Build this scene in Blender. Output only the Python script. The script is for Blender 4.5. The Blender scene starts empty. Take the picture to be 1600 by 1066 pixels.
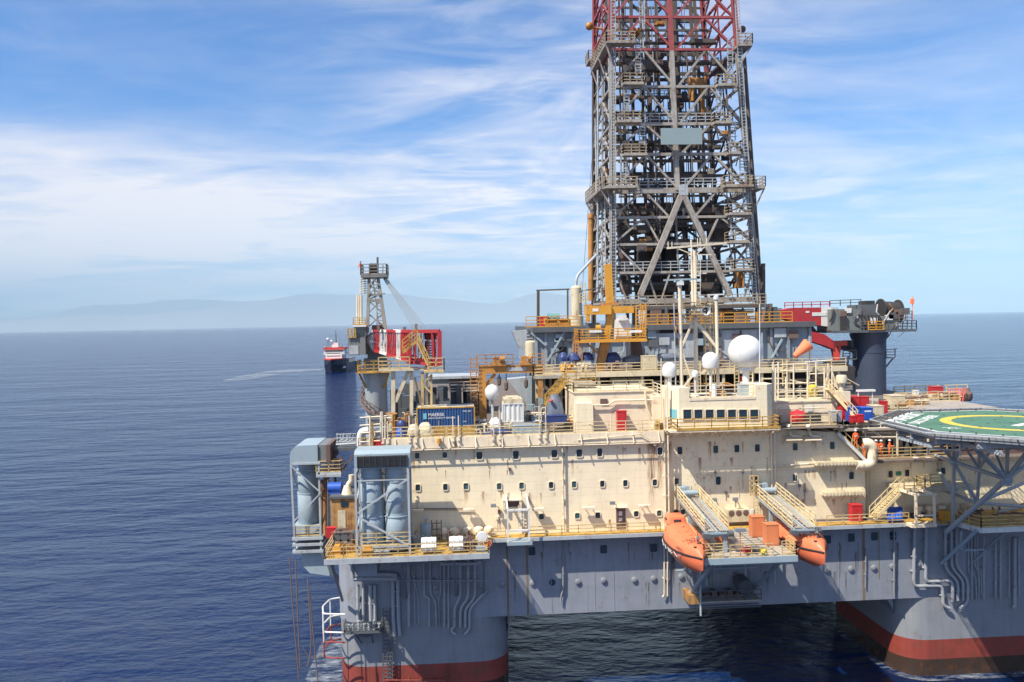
import bpy, math, random
from mathutils import Vector as V
random.seed(7)
R = math.radians
sc = bpy.context.scene
col = sc.collection
# ---------------------------------------------------------------- camera model (1600 x 1066 photo pixels)
FPX, YAW, PITCH, ROLL = 1250.0, R(3.7), R(1.38), R(1.18)
CAM = V((0, -80, 38))
F = V((math.sin(YAW)*math.cos(PITCH), math.cos(YAW)*math.cos(PITCH), -math.sin(PITCH)))
r0 = V((math.cos(YAW), -math.sin(YAW), 0)); u0 = r0.cross(F)
CR = r0*math.cos(ROLL) - u0*math.sin(ROLL); CU = u0*math.cos(ROLL) + r0*math.sin(ROLL)
def ray(px, py): return F + CR*((px-800)/FPX) + CU*((533-py)/FPX)
def W(px, py, Y):
    d = ray(px, py); return CAM + d*((Y-CAM.y)/d.y)
def WZ(px, py, Z):
    d = ray(px, py); return CAM + d*((Z-CAM.z)/d.z)
def WX(px, py, X):
    d = ray(px, py); return CAM + d*((X-CAM.x)/d.x)
def X_(px, Y, Z):
    k = (px-800)/FPX; q = V((0, Y, Z))-CAM; n = CR - F*k
    return -(q.dot(n))/n.x
def Z_(py, X, Y):
    k = (533-py)/FPX; q = V((X, Y, 0))-CAM; n = CU - F*k
    return -(q.dot(n))/n.z
def P(px, Y, Z): return V((X_(px, Y, Z), Y, Z))
# ---------------------------------------------------------------- mesh builder
class M:
    def __init__(s): s.v = []; s.f = []; s.g = []
    def add(s, vs, fs):
        b = len(s.v); s.g.append((b, len(s.f))); s.v += [tuple(a) for a in vs]; s.f += [tuple(i+b for i in f) for f in fs]; return s
    def box(s, x0, x1, y0, y1, z0, z1):
        return s.add([(x0,y0,z0),(x1,y0,z0),(x1,y1,z0),(x0,y1,z0),(x0,y0,z1),(x1,y0,z1),(x1,y1,z1),(x0,y1,z1)],
                     [(0,3,2,1),(4,5,6,7),(0,1,5,4),(1,2,6,5),(2,3,7,6),(3,0,4,7)])
    def pb(s, px0, py0, px1, py1, Y, d):   # box whose front face fills a pixel rectangle at depth Y
        mx, my = (px0+px1)/2, (py0+py1)/2
        return s.box(W(px0,my,Y).x, W(px1,my,Y).x, Y, Y+d, W(mx,py1,Y).z, W(mx,py0,Y).z)
    def bar(s, p, q, w, h=None):
        p, q = V(p), V(q); h = h or w; d = (q-p)
        if d.length < 1e-6: return s
        d.normalize(); up = V((0,0,1)) if abs(d.z) < .9 else V((0,1,0))
        a = d.cross(up).normalized()*(w/2); b = a.cross(d).normalized()*(h/2)
        vs = [c+e for c in (p,q) for e in (-a-b, a-b, a+b, -a+b)]
        return s.add(vs, [(0,1,2,3),(7,6,5,4),(0,4,5,1),(1,5,6,2),(2,6,7,3),(3,7,4,0)])
    def tube(s, p, q, r, n=8, r2=None):
        p, q = V(p), V(q); r2 = r if r2 is None else r2; d = (q-p)
        if d.length < 1e-6: return s
        d.normalize(); up = V((0,0,1)) if abs(d.z) < .9 else V((0,1,0))
        a = d.cross(up).normalized(); b = d.cross(a)
        vs = [c + (a*math.cos(t)+b*math.sin(t))*rr for c, rr in ((p,r),(q,r2)) for t in [2*math.pi*i/n for i in range(n)]]
        return s.add(vs, [(i,(i+1)%n,n+(i+1)%n,n+i) for i in range(n)]+[tuple(range(n-1,-1,-1)), tuple(range(n,2*n))])
    def path(s, pts, r, n=8, bend=0.0):
        pts = [V(p) for p in pts]
        if bend:
            out = [pts[0]]
            for a, b, c in zip(pts, pts[1:], pts[2:]):
                l = min(bend, (a-b).length*.48, (c-b).length*.48)
                u = b+(a-b).normalized()*l; w = b+(c-b).normalized()*l
                for t in (0,.33,.67,1): out.append(u*(1-t)**2+b*2*t*(1-t)+w*t*t)
            out.append(pts[-1]); pts = out
        rings = []; a = None
        for i, p in enumerate(pts):
            d = (pts[min(i+1,len(pts)-1)]-pts[max(i-1,0)])
            if d.length < 1e-9: d = V((0,0,1))
            d.normalize()
            if a is None:
                up = V((0,0,1)) if abs(d.z) < .9 else V((0,1,0)); a = d.cross(up).normalized()
            else: a = (a - d*a.dot(d)).normalized()
            b = d.cross(a)
            rings.append([p+(a*math.cos(t)+b*math.sin(t))*r for t in [2*math.pi*k/n for k in range(n)]])
        return s.loft(rings)
    def loft(s, rings, caps=True, closed=True):
        n = len(rings[0]); vs = [p for g in rings for p in g]; fs = []
        for j in range(len(rings)-1):
            for i in range(n if closed else n-1):
                fs.append((j*n+i, j*n+(i+1)%n, (j+1)*n+(i+1)%n, (j+1)*n+i))
        if caps: fs += [tuple(range(n-1,-1,-1)), tuple(range((len(rings)-1)*n, len(rings)*n))]
        return s.add(vs, fs)
    def lathe(s, c, prof, n=24, axis='z'):
        c = V(c); rings = []
        for r, h in prof:
            rings.append([c+(V((r*math.cos(t),r*math.sin(t),h)) if axis == 'z' else V((r*math.cos(t),h,r*math.sin(t))) if axis == 'y' else V((h,r*math.cos(t),r*math.sin(t))))
                          for t in [2*math.pi*i/n for i in range(n)]])
        return s.loft(rings)
    def sph(s, c, r, n=20, zs=1.0):
        return s.lathe(c, [(max(1e-3,r*math.sin(math.pi*k/n)), -r*zs*math.cos(math.pi*k/n)) for k in range(n+1)], n)
    def ext(s, poly, d):      # poly of 3-D points extruded by vector d
        d = V(d); return s.loft([[V(p) for p in poly], [V(p)+d for p in poly]])
    def ladder(s, p, q, side, w=.45, r=.03, step=.35):
        p, q, side = V(p), V(q), V(side).normalized()*(w/2)
        s.bar(p-side, q-side, r*2); s.bar(p+side, q+side, r*2)
        n = max(2, int((q-p).length/step))
        for i in range(1, n): c = p.lerp(q, i/n); s.bar(c-side, c+side, r*1.5)
        return s
    def rail(s, pts, h=1.1, rails=3, r=.035, step=1.6, toe=True):
        pts = [V(p) for p in pts]; Z = V((0,0,1))
        for a, b in zip(pts, pts[1:]):
            n = max(1, round((b-a).length/step))
            for i in range(n+1):
                c = a.lerp(b, i/n); s.bar(c, c+Z*h, r*2)
            for k in range(rails): z = Z*(h*(k+1)/rails); s.bar(a+z, b+z, r*2)
            if toe: s.bar(a+Z*.07, b+Z*.07, .02, .14)
        return s
BASE = {}
def obj(name, m, mat, parent=None, base=None, smooth=False, label=None):
    if base is None:
        if parent is not None: base = BASE[parent.name]
        else:
            xs, ys, zs = zip(*m.v); base = V(((min(xs)+max(xs))/2, (min(ys)+max(ys))/2, min(zs)))
    me = bpy.data.meshes.new(name)
    me.from_pydata([(a-base[0], b-base[1], c-base[2]) for a, b, c in m.v], [], m.f)
    me.materials.append(mat)
    if smooth:
        me.polygons.foreach_set('use_smooth', [True]*len(me.polygons))
        try: me.set_sharp_from_angle(angle=R(40))
        except Exception: pass
    me.update()
    o = bpy.data.objects.new(name, me); col.objects.link(o)
    BASE[o.name] = V(base)
    if parent is None: o.location = base
    else: o.parent = parent
    if label: o['label'] = label
    return o
def parts(name, m, mat, parent=None, **k):     # every shape in the builder becomes a part of its own
    ends = m.g[1:]+[(len(m.v), len(m.f))]; o = None
    for (v0, f0), (v1, f1) in zip(m.g, ends):
        q = M(); q.add(m.v[v0:v1], [tuple(i-v0 for i in f) for f in m.f[f0:f1]]); o = obj(name, q, mat, parent, **k)
    return o
def fixn(o):
    import bmesh
    bm = bmesh.new(); bm.from_mesh(o.data); bmesh.ops.recalc_face_normals(bm, faces=bm.faces); bm.to_mesh(o.data); bm.free()
def tag(o, label, cat, group=None):
    o['label'] = label; o['category'] = cat
    if group: o['group'] = group
    return o
def thing(name, label, cat, base=(0,0,0), group=None):
    o = bpy.data.objects.new(name, None); col.objects.link(o); o.location = base; o.empty_display_size = .5
    BASE[o.name] = V(base); return tag(o, label, cat, group)
def solo(name, m, mat, label, cat, group=None, smooth=False):
    return tag(obj(name, m, mat, smooth=smooth), label, cat, group)
def struct(name, m, mat, smooth=False):
    o = obj(name, m, mat, smooth=smooth); o['kind'] = 'structure'; return o
def copy_tree(o, loc, label=None, parent=None):
    c = o.copy(); col.objects.link(c)
    if parent is None:
        c.location = loc
        if label: c['label'] = label
    else: c.parent = parent
    BASE[c.name] = V(loc)
    for ch in list(o.children): copy_tree(ch, loc, None, c)
    return c
def text(body, size, mat, parent, loc, rot, name='lettering', align='LEFT', ext=.004, bold=.012):
    cu = bpy.data.curves.new(name, 'FONT'); cu.body = body; cu.size = size; cu.extrude = ext; cu.offset = size*bold; cu.align_x = align
    t = bpy.data.objects.new(name, cu); col.objects.link(t)
    bpy.context.view_layer.update()
    me = bpy.data.meshes.new_from_object(t.evaluated_get(bpy.context.evaluated_depsgraph_get()))
    bpy.data.objects.remove(t); me.materials.clear(); me.materials.append(mat)
    o = bpy.data.objects.new(name, me); col.objects.link(o); o.parent = parent
    o.location = V(loc)-BASE[parent.name]; o.rotation_euler = rot; BASE[o.name] = BASE[parent.name]
    return o
# ---------------------------------------------------------------- materials
def nodes(name):
    m = bpy.data.materials.new(name); m.use_nodes = True; t = m.node_tree; return m, t.nodes, t.links, t.nodes['Principled BSDF']
def paint(name, c, rough=.5, grime=.3, rust=.0, metal=0., bump=.15, sc_=.5, rustc=(.16,.055,.02), plates=None, streak=1.0):
    m, n, l, b = nodes(name)
    b.inputs['Roughness'].default_value = rough; b.inputs['Metallic'].default_value = metal
    tc = n.new('ShaderNodeTexCoord')
    geo = n.new('ShaderNodeNewGeometry')
    n1 = n.new('ShaderNodeTexNoise'); n1.inputs['Scale'].default_value = sc_; n1.inputs['Detail'].default_value = 8; n1.inputs['Roughness'].default_value = .65
    l.new(geo.outputs['Position'], n1.inputs['Vector'])
    mp = n.new('ShaderNodeMapping'); mp.inputs['Scale'].default_value = (1.6, 1.6, .12)
    l.new(geo.outputs['Position'], mp.inputs['Vector'])
    n2 = n.new('ShaderNodeTexNoise'); n2.inputs['Scale'].default_value = 1.3; n2.inputs['Detail'].default_value = 7; n2.inputs['Roughness'].default_value = .7
    l.new(mp.outputs['Vector'], n2.inputs['Vector'])
    def ramp(src, a, z):
        r = n.new('ShaderNodeMapRange'); r.inputs['From Min'].default_value = a; r.inputs['From Max'].default_value = z
        l.new(src, r.inputs['Value']); return r.outputs['Result']
    def mix(fac, A, B, typ='MIX'):
        x = n.new('ShaderNodeMix'); x.data_type = 'RGBA'; x.blend_type = typ
        if isinstance(fac, float): x.inputs[0].default_value = fac
        else: l.new(fac, x.inputs[0])
        for i, q in ((6, A), (7, B)):
            if isinstance(q, tuple): x.inputs[i].default_value = (*q, 1)
            else: l.new(q, x.inputs[i])
        return x.outputs[2]
    def mul(s, k):
        x = n.new('ShaderNodeMath'); x.operation = 'MULTIPLY'; l.new(s, x.inputs[0]); x.inputs[1].default_value = k; return x.outputs[0]
    dark = tuple(a*.55 for a in c); 
    o = mix(mul(ramp(n1.outputs['Fac'], .40, .66), grime), c, dark)
    o = mix(mul(ramp(n2.outputs['Fac'], .48, .68), grime*streak), o, tuple(a*.5+.01 for a in c))
    if rust:
        n3 = n.new('ShaderNodeTexNoise'); n3.inputs['Scale'].default_value = .9; n3.inputs['Detail'].default_value = 9; n3.inputs['Roughness'].default_value = .75
        l.new(geo.outputs['Position'], n3.inputs['Vector'])
        mm = n.new('ShaderNodeMath'); mm.operation = 'MULTIPLY'; l.new(ramp(n3.outputs['Fac'], .60-rust*.27, .70-rust*.18), mm.inputs[0]); l.new(ramp(n2.outputs['Fac'], .36, .6), mm.inputs[1])
        o = mix(mul(mm.outputs[0], .85), o, rustc)
    hs = n1.outputs['Fac']
    if plates:
        px, pz = plates
        sp = n.new('ShaderNodeSeparateXYZ'); l.new(geo.outputs['Position'], sp.inputs[0])
        cb = n.new('ShaderNodeCombineXYZ'); l.new(sp.outputs['X'], cb.inputs['X']); l.new(sp.outputs['Z'], cb.inputs['Y'])
        br = n.new('ShaderNodeTexBrick'); l.new(cb.outputs[0], br.inputs['Vector'])
        br.inputs['Scale'].default_value = 1; br.inputs['Brick Width'].default_value = px; br.inputs['Row Height'].default_value = pz
        br.inputs['Mortar Size'].default_value = .025; br.inputs['Mortar Smooth'].default_value = .6; br.offset = .37
        o = mix(mul(br.outputs['Fac'], .32), o, dark)
        ad = n.new('ShaderNodeMath'); ad.operation = 'SUBTRACT'; l.new(n1.outputs['Fac'], ad.inputs[0]); l.new(br.outputs['Fac'], ad.inputs[1]); hs = ad.outputs[0]
    l.new(o, b.inputs['Base Color'])
    if bump:
        bp = n.new('ShaderNodeBump'); bp.inputs['Strength'].default_value = bump; bp.inputs['Distance'].default_value = .05
        l.new(hs, bp.inputs['Height']); l.new(bp.outputs[0], b.inputs['Normal'])
    return m
MT = dict(
 wall=paint('cream_wall_paint', (.82,.70,.49), .55, .20, .13, plates=(7.3,.78), rustc=(.38,.20,.09), sc_=.35),
 wall2=paint('cream_trim_paint', (.78,.65,.47), .55, .22, .22, rustc=(.26,.10,.035)),
 hull=paint('hull_grey_paint', (.255,.272,.31), .5, .30, .14, plates=(3.1,2.7), rustc=(.17,.13,.09)),
 column=paint('column_grey_paint', (.24,.25,.27), .5, .30, .05, plates=(4.4,3.4)),
 boot=paint('red_boot_paint', (.27,.05,.035), .5, .5, .45, rustc=(.12,.06,.035), sc_=.8),
 duct=paint('blue_grey_duct_paint', (.30,.37,.41), .42, .15, .04),
 steel=paint('light_grey_steel_paint', (.40,.43,.45), .5, .35, .22),
 dsteel=paint('dark_grey_steel_paint', (.10,.11,.12), .55, .4, .2),
 bluewall=paint('drill_house_cladding', (.27,.32,.36), .5, .35, .18, plates=(1.2,30.)),
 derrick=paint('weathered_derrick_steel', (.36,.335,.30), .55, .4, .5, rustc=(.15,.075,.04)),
 dderrick=paint('dark_derrick_steel', (.105,.09,.078), .6, .4, .35),  # darker derrick steel, for rear, inner and right side members
 red=paint('derrick_red_paint', (.34,.07,.07), .55, .4, .15),
 boomred=paint('boom_red_paint', (.42,.03,.035), .5, .35, .12, sc_=1.5),
 boomwhite=paint('boom_white_paint', (.70,.68,.64), .5, .25, .2),
 ored=paint('bright_red_paint', (.48,.025,.03), .4, .2, .03),
 yellow=paint('rail_yellow_paint', (.58,.42,.19), .5, .3, .4, sc_=1.5),
 cyellow=paint('pale_yellow_rail_paint', (.68,.54,.30), .5, .25, .3),
 oyellow=paint('walkway_yellow_paint', (.52,.31,.06), .6, .55, .5, sc_=1.2),
 ocrane=paint('amber_crane_paint', (.60,.29,.035), .45, .25, .2),
 rcrane=paint('rusty_orange_crane_paint', (.48,.22,.05), .5, .35, .45),
 orange=paint('lifeboat_orange_gel', (.78,.19,.085), .35, .28, .04, bump=.03, rustc=(.45,.13,.06)),
 orange2=paint('locker_orange_paint', (.62,.20,.085), .45, .2, .05),
 coverall=paint('orange_coverall_cloth', (.75,.13,.025), .85, .25, 0),
 skin=paint('skin', (.42,.24,.16), .6, .1, 0),
 white=paint('white_gelcoat', (.66,.66,.65), .4, .16, .05, bump=.02),
 white2=paint('weathered_white_paint', (.70,.69,.66), .5, .25, .1),
 black=paint('black_rubber', (.02,.02,.022), .7, .2, 0),
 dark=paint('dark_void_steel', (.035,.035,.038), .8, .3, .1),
 deck=paint('weathered_deck_coating', (.15,.125,.105), .75, .4, .4),
 grating=paint('bleached_grating', (.40,.36,.30), .7, .4, .3),
 rustbox=paint('rusted_orange_housing', (.46,.26,.09), .6, .4, .75),
 blue=paint('container_blue_paint', (.03,.085,.22), .45, .2, .06),
 bblue=paint('bright_blue_paint', (.02,.09,.42), .45, .15, 0),
 tarp=paint('navy_tarpaulin', (.03,.05,.16), .45, .3, 0, bump=.6, sc_=2.),
 gtarp=paint('grey_tarpaulin', (.13,.15,.19), .5, .3, 0, bump=.8, sc_=2.),
 teal=paint('teal_tank_paint', (.12,.28,.27), .45, .2, .1),
 pedestal=paint('dark_blue_pedestal_paint', (.045,.06,.095), .45, .3, .05),
 ped2=paint('pale_grey_pedestal_paint', (.36,.39,.40), .5, .2, .08),
 cabin=paint('crane_cabin_grey_paint', (.17,.18,.17), .5, .25, .15),
 pipe=paint('aged_pipe_paint', (.34,.35,.37), .45, .3, .06),
 cpipe=paint('cream_pipe_paint', (.72,.62,.46), .5, .22, .25),
 rope=paint('brown_hawser', (.17,.11,.09), .9, .3, 0),
 wire=paint('steel_wire', (.16,.17,.18), .5, .2, 0),
 hdeck=paint('helideck_green_paint', (.075,.18,.115), .75, .5, 0),
 hyel=paint('helideck_yellow_paint', (.62,.47,.06), .65, .25, 0),
 hwhite=paint('helideck_white_paint', (.66,.66,.64), .65, .25, 0),
 cream2=paint('cream_machinery_paint', (.60,.52,.36), .5, .3, .3),
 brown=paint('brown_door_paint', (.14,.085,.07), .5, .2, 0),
 windsock=paint('windsock_orange_cloth', (.85,.22,.10), .8, .1, 0),
 shipred=paint('ship_red_paint', (.62,.07,.05), .5, .2, 0), shipnavy=paint('ship_navy_hull', (.012,.016,.035), .5, .2, 0),
 fyellow=paint('flag_yellow', (.75,.55,.03), .8, .1, 0), fblue=paint('flag_blue', (.02,.06,.35), .8, .1, 0), fred=paint('flag_red', (.6,.03,.04), .8, .1, 0),
 green=paint('sign_green', (.03,.20,.10), .5, .1, 0), sign=paint('grey_green_sign_paint', (.24,.31,.32), .5, .06, 0, bump=.03),
 cyan=paint('pale_cyan_paint', (.16,.42,.46), .4, .1, 0), drail=paint('rusty_tower_rail_paint', (.42,.35,.25), .55, .4, .55, sc_=1.5), slat=paint('dark_louvre_slat', (.05,.055,.06), .5, .2, .1), rearc=paint('pale_rear_deck_coating', (.36,.32,.27), .7, .4, .3),
 lamp=paint('lamp_housing_grey', (.22,.23,.24), .4, .2, 0),
 wet=paint('wet_brown_waterline', (.055,.035,.025), .25, .5, .3), mast=paint('rust_toned_crane_steel', (.25,.235,.20), .5, .4, .45),
 net=paint('grey_net_steel', (.09,.09,.092), .7, .3, 0),
)
def glass_mat():
    m, n, l, b = nodes('dark_tinted_glass'); b.inputs['Base Color'].default_value = (.012,.03,.045,1); b.inputs['Roughness'].default_value = .06
    b.inputs['Specular IOR Level'].default_value = .8; return m
MT['glass'] = glass_mat()
MT['glass2'] = paint('curtained_window_glass', (.05,.10,.11), .12, .5, 0, bump=0, sc_=3.)
MT['bottom'] = paint('hull_underside_shade', (.035,.035,.04), .8, .3, .1)  # near-black colour stands in for the deep shade under the hull
def stain_mat(name, c):
    m, n, l, b = nodes(name); b.inputs['Base Color'].default_value = (*c,1); b.inputs['Roughness'].default_value = .8
    tc = n.new('ShaderNodeTexCoord'); sp = n.new('ShaderNodeSeparateXYZ'); l.new(tc.outputs['Generated'], sp.inputs[0]); g = n.new('ShaderNodeNewGeometry')
    mp = n.new('ShaderNodeMapping'); mp.inputs['Scale'].default_value = (9,9,.7); l.new(g.outputs['Position'], mp.inputs[0])
    t = n.new('ShaderNodeTexNoise'); t.inputs['Scale'].default_value = 1.2; t.inputs['Detail'].default_value = 6; l.new(mp.outputs[0], t.inputs['Vector'])
    def mth(op, a, b_):
        x = n.new('ShaderNodeMath'); x.operation = op; x.use_clamp = op == 'MULTIPLY'
        for i, q in enumerate((a, b_)):
            if isinstance(q, (int, float)): x.inputs[i].default_value = q
            else: l.new(q, x.inputs[i])
        return x.outputs[0]
    edge = mth('MULTIPLY', mth('MULTIPLY', sp.outputs['X'], mth('SUBTRACT', 1.0, sp.outputs['X'])), 4.0)
    r = n.new('ShaderNodeMapRange'); r.inputs['From Min'].default_value = .35; r.inputs['From Max'].default_value = .65; l.new(t.outputs['Fac'], r.inputs['Value'])
    l.new(mth('MULTIPLY', mth('MULTIPLY', mth('MULTIPLY', edge, sp.outputs['Z']), r.outputs[0]), 1.1), b.inputs['Alpha']); return m
# ---------------------------------------------------------------- camera, sun, sky
cd = bpy.data.cameras.new('camera'); cam = bpy.data.objects.new('camera', cd); col.objects.link(cam); sc.camera = cam
from mathutils import Matrix
cam.matrix_world = Matrix(((CR.x,CU.x,-F.x,CAM.x),(CR.y,CU.y,-F.y,CAM.y),(CR.z,CU.z,-F.z,CAM.z),(0,0,0,1)))
cd.sensor_width = 36; cd.lens = FPX/1600*36; cd.clip_start = .5; cd.clip_end = 500000
SD = V((.60,.42,-1.0)).normalized()
sl = bpy.data.lights.new('sun', 'SUN'); sl.energy = 5.0; sl.angle = R(.5); sl.color = (1,.93,.80)
so = bpy.data.objects.new('sun', sl); col.objects.link(so); so.rotation_euler = SD.to_track_quat('-Z','Y').to_euler(); so.location = (-40,-60,140)
SUNEL = math.asin(-SD.z); SUNAZ = math.atan2(-SD.x, -SD.y)
w = bpy.data.worlds.new('World'); sc.world = w; w.use_nodes = True
wn, wl = w.node_tree.nodes, w.node_tree.links
bg = wn['Background']; bg.inputs['Strength'].default_value = .078
sky = wn.new('ShaderNodeTexSky'); sky.sky_type = 'NISHITA'; sky.sun_disc = False; sky.sun_elevation = SUNEL; sky.sun_rotation = SUNAZ % (2*math.pi)
sky.altitude = 40; sky.air_density = 1.0; sky.dust_density = .6; sky.ozone_density = 2.0
def wnode(t, **k):
    x = wn.new(t)
    for a, b in k.items(): setattr(x, a, b)
    return x
def wmath(op, a, b=None):
    x = wnode('ShaderNodeMath', operation=op)
    for i, q in enumerate((a, b)):
        if q is None: continue
        if isinstance(q, (int, float)): x.inputs[i].default_value = q
        else: wl.new(q, x.inputs[i])
    return x.outputs[0]
tc = wnode('ShaderNodeTexCoord'); sp = wnode('ShaderNodeSeparateXYZ'); wl.new(tc.outputs['Generated'], sp.inputs[0])
zz = wmath('ADD', wmath('MAXIMUM', sp.outputs['Z'], 0.0), .10)
cx = wmath('DIVIDE', sp.outputs['X'], zz); cy = wmath('DIVIDE', sp.outputs['Y'], zz)
cb = wnode('ShaderNodeCombineXYZ'); wl.new(cx, cb.inputs['X']); wl.new(cy, cb.inputs['Y'])
def cloud(scale, sxy, rot, detail, lo, hi, dist=.6, off=(0,0,0)):
    mp = wnode('ShaderNodeMapping'); mp.inputs['Scale'].default_value = (*sxy,1); mp.inputs['Rotation'].default_value = (0,0,rot); mp.inputs['Location'].default_value = off
    wl.new(cb.outputs[0], mp.inputs['Vector'])
    nn = wnode('ShaderNodeTexNoise'); nn.inputs['Scale'].default_value = scale; nn.inputs['Detail'].default_value = detail; nn.inputs['Roughness'].default_value = .58; nn.inputs['Distortion'].default_value = dist
    wl.new(mp.outputs[0], nn.inputs['Vector'])
    mr = wnode('ShaderNodeMapRange', interpolation_type='SMOOTHSTEP'); mr.inputs['From Min'].default_value = lo; mr.inputs['From Max'].default_value = hi
    wl.new(nn.outputs['Fac'], mr.inputs['Value']); return mr.outputs['Result']
def rng(src, a, b, c=0., d=1.):
    mr = wnode('ShaderNodeMapRange', interpolation_type='SMOOTHSTEP'); mr.inputs['From Min'].default_value = a; mr.inputs['From Max'].default_value = b
    mr.inputs['To Min'].default_value = c; mr.inputs['To Max'].default_value = d; wl.new(src, mr.inputs['Value']); return mr.outputs['Result']
big = cloud(.42, (1,.8), .5, 4, .30, .60, .5, (3.1,.4,0))
wisp = cloud(1.25, (.8,1.15), .55, 12, .36, .70, 1.4, (1.7,5.2,0))
fine = cloud(3.6, (.6,1.5), .6, 10, .34, .72, 1.6)
band = rng(sp.outputs['Z'], .0, .10); low = rng(sp.outputs['Z'], .25, .14); left = rng(sp.outputs['X'], .25, -.35)
bank = wmath('MULTIPLY', low, wmath('ADD', wmath('MULTIPLY', left, .85), .32))
mid = wmath('MULTIPLY', rng(sp.outputs['X'], -.22, .05), wmath('MULTIPLY', rng(sp.outputs['X'], .70, .15), .62))
mass = cloud(.8, (.7,1.1), .2, 7, .30, .62, .4, (6.3,1.1,0))
soft = wmath('ADD', wmath('MULTIPLY', wisp, .7), wmath('MULTIPLY', fine, .3))
cov = wmath('ADD', wmath('MULTIPLY', soft, wmath('ADD', wmath('MULTIPLY', big, .26), mid)), wmath('MULTIPLY', bank, wmath('ADD', wmath('ADD', wmath('MULTIPLY', mass, .45), .22), wmath('MULTIPLY', soft, .40))))
cov = wmath('MULTIPLY', wmath('MINIMUM', cov, .9), wmath('ADD', wmath('MULTIPLY', band, .45), .55))
tint = wnode('ShaderNodeMix', data_type='RGBA', blend_type='MULTIPLY'); tint.inputs[0].default_value = 1; tint.inputs[7].default_value = (.56,.98,1.46,1)
wl.new(sky.outputs[0], tint.inputs[6])
mx = wnode('ShaderNodeMix', data_type='RGBA'); wl.new(cov, mx.inputs[0]); wl.new(tint.outputs[2], mx.inputs[6]); mx.inputs[7].default_value = (9.6,9.0,8.9,1)
wl.new(mx.outputs[2], bg.inputs['Color'])
sc.view_settings.view_transform = 'Standard'; sc.view_settings.look = 'None'; sc.view_settings.exposure = .68; sc.view_settings.gamma = 1
sc.cycles.max_bounces = 6; sc.cycles.diffuse_bounces = 3; sc.cycles.glossy_bounces = 3; sc.cycles.transmission_bounces = 3; sc.cycles.volume_bounces = 0
# ---------------------------------------------------------------- sea
def sea_mat():
    m, n, l, b = nodes('deep_blue_sea'); g = n.new('ShaderNodeNewGeometry')
    b.inputs['Base Color'].default_value = (.0010,.0125,.062,1); b.inputs['Specular IOR Level'].default_value = .34; b.inputs['Roughness'].default_value = .07; b.inputs['IOR'].default_value = 1.33
    hs = []
    for scale, sx, sy, rot, k, det in ((.009,1,2.6,.25,4.2,4), (.05,1,2.2,.05,1.5,5), (.2,1,1.8,-.3,.6,7), (.7,1,1.5,.5,.30,7)):
        mp = n.new('ShaderNodeMapping'); mp.inputs['Scale'].default_value = (sx,sy,1); mp.inputs['Rotation'].default_value = (0,0,rot); l.new(g.outputs['Position'], mp.inputs[0])
        t = n.new('ShaderNodeTexNoise'); t.inputs['Scale'].default_value = scale; t.inputs['Detail'].default_value = det; t.inputs['Roughness'].default_value = .6; l.new(mp.outputs[0], t.inputs['Vector'])
        q = n.new('ShaderNodeMath'); q.operation = 'MULTIPLY'; q.inputs[1].default_value = k; l.new(t.outputs['Fac'], q.inputs[0]); hs.append(q.outputs[0])
    s = hs[0]
    for h in hs[1:]:
        a = n.new('ShaderNodeMath'); a.operation = 'ADD'; l.new(s, a.inputs[0]); l.new(h, a.inputs[1]); s = a.outputs[0]
    bp = n.new('ShaderNodeBump'); bp.inputs['Strength'].default_value = .9; bp.inputs['Distance'].default_value = 2.1; l.new(s, bp.inputs['Height']); l.new(bp.outputs[0], b.inputs['Normal'])
    return m
m = M(); m.add([(-160000,-1500,0),(160000,-1500,0),(160000,145000,0),(-160000,145000,0)], [(0,1,2,3)])
struct('sea', m, sea_mat())
hm, hn, hl, hb = nodes('haze_air'); hn.remove(hb); pv = hn.new('ShaderNodeVolumePrincipled'); hl.new(pv.outputs[0], hn['Material Output'].inputs['Volume'])
pv.inputs['Color'].default_value = (.58,.82,1.0,1); pv.inputs['Density'].default_value = 1.05e-5; pv.inputs['Anisotropy'].default_value = -.35
hz = obj('haze', M().box(-161000,161000,-1600,146000,-5,7600), hm); hz['kind'] = 'stuff'
# far mountains
def mountains(name, Y, x0, x1, hts, mat):
    m = M(); n = 260; pk = [(x0+(x1-x0)*i/(len(hts)-1), h) for i, h in enumerate(hts)]
    rings = []
    def hgt(x):
        for (a, p), (b, q) in zip(pk, pk[1:]):
            if a <= x <= b:
                t = (x-a)/(b-a); t = t*t*(3-2*t); return p+(q-p)*t
        return 0
    rnd = random.Random(5); rough = [0]*(n+1)
    for o_ in range(1, 6):
        k = 2**o_*3; vals = [rnd.uniform(-1,1) for _ in range(k+2)]
        for i in range(n+1):
            t = i/n*k; j = int(t); rough[i] += (vals[j]*(1-t+j)+vals[j+1]*(t-j))/(2**o_)
    for i in range(n+1):
        x = x0+(x1-x0)*i/n; h = max(2, 1.6*hgt(x)*(1+.30*rough[i]))
        rings.append([V((x, Y-1500, -2)), V((x, Y-500, h*.5)), V((x, Y, h)), V((x, Y+1500, h*.4)), V((x, Y+3000,-2))])
    m.loft(rings, caps=False, closed=False)
    o = struct(name, m, mat, True); fixn(o); return o
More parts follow.
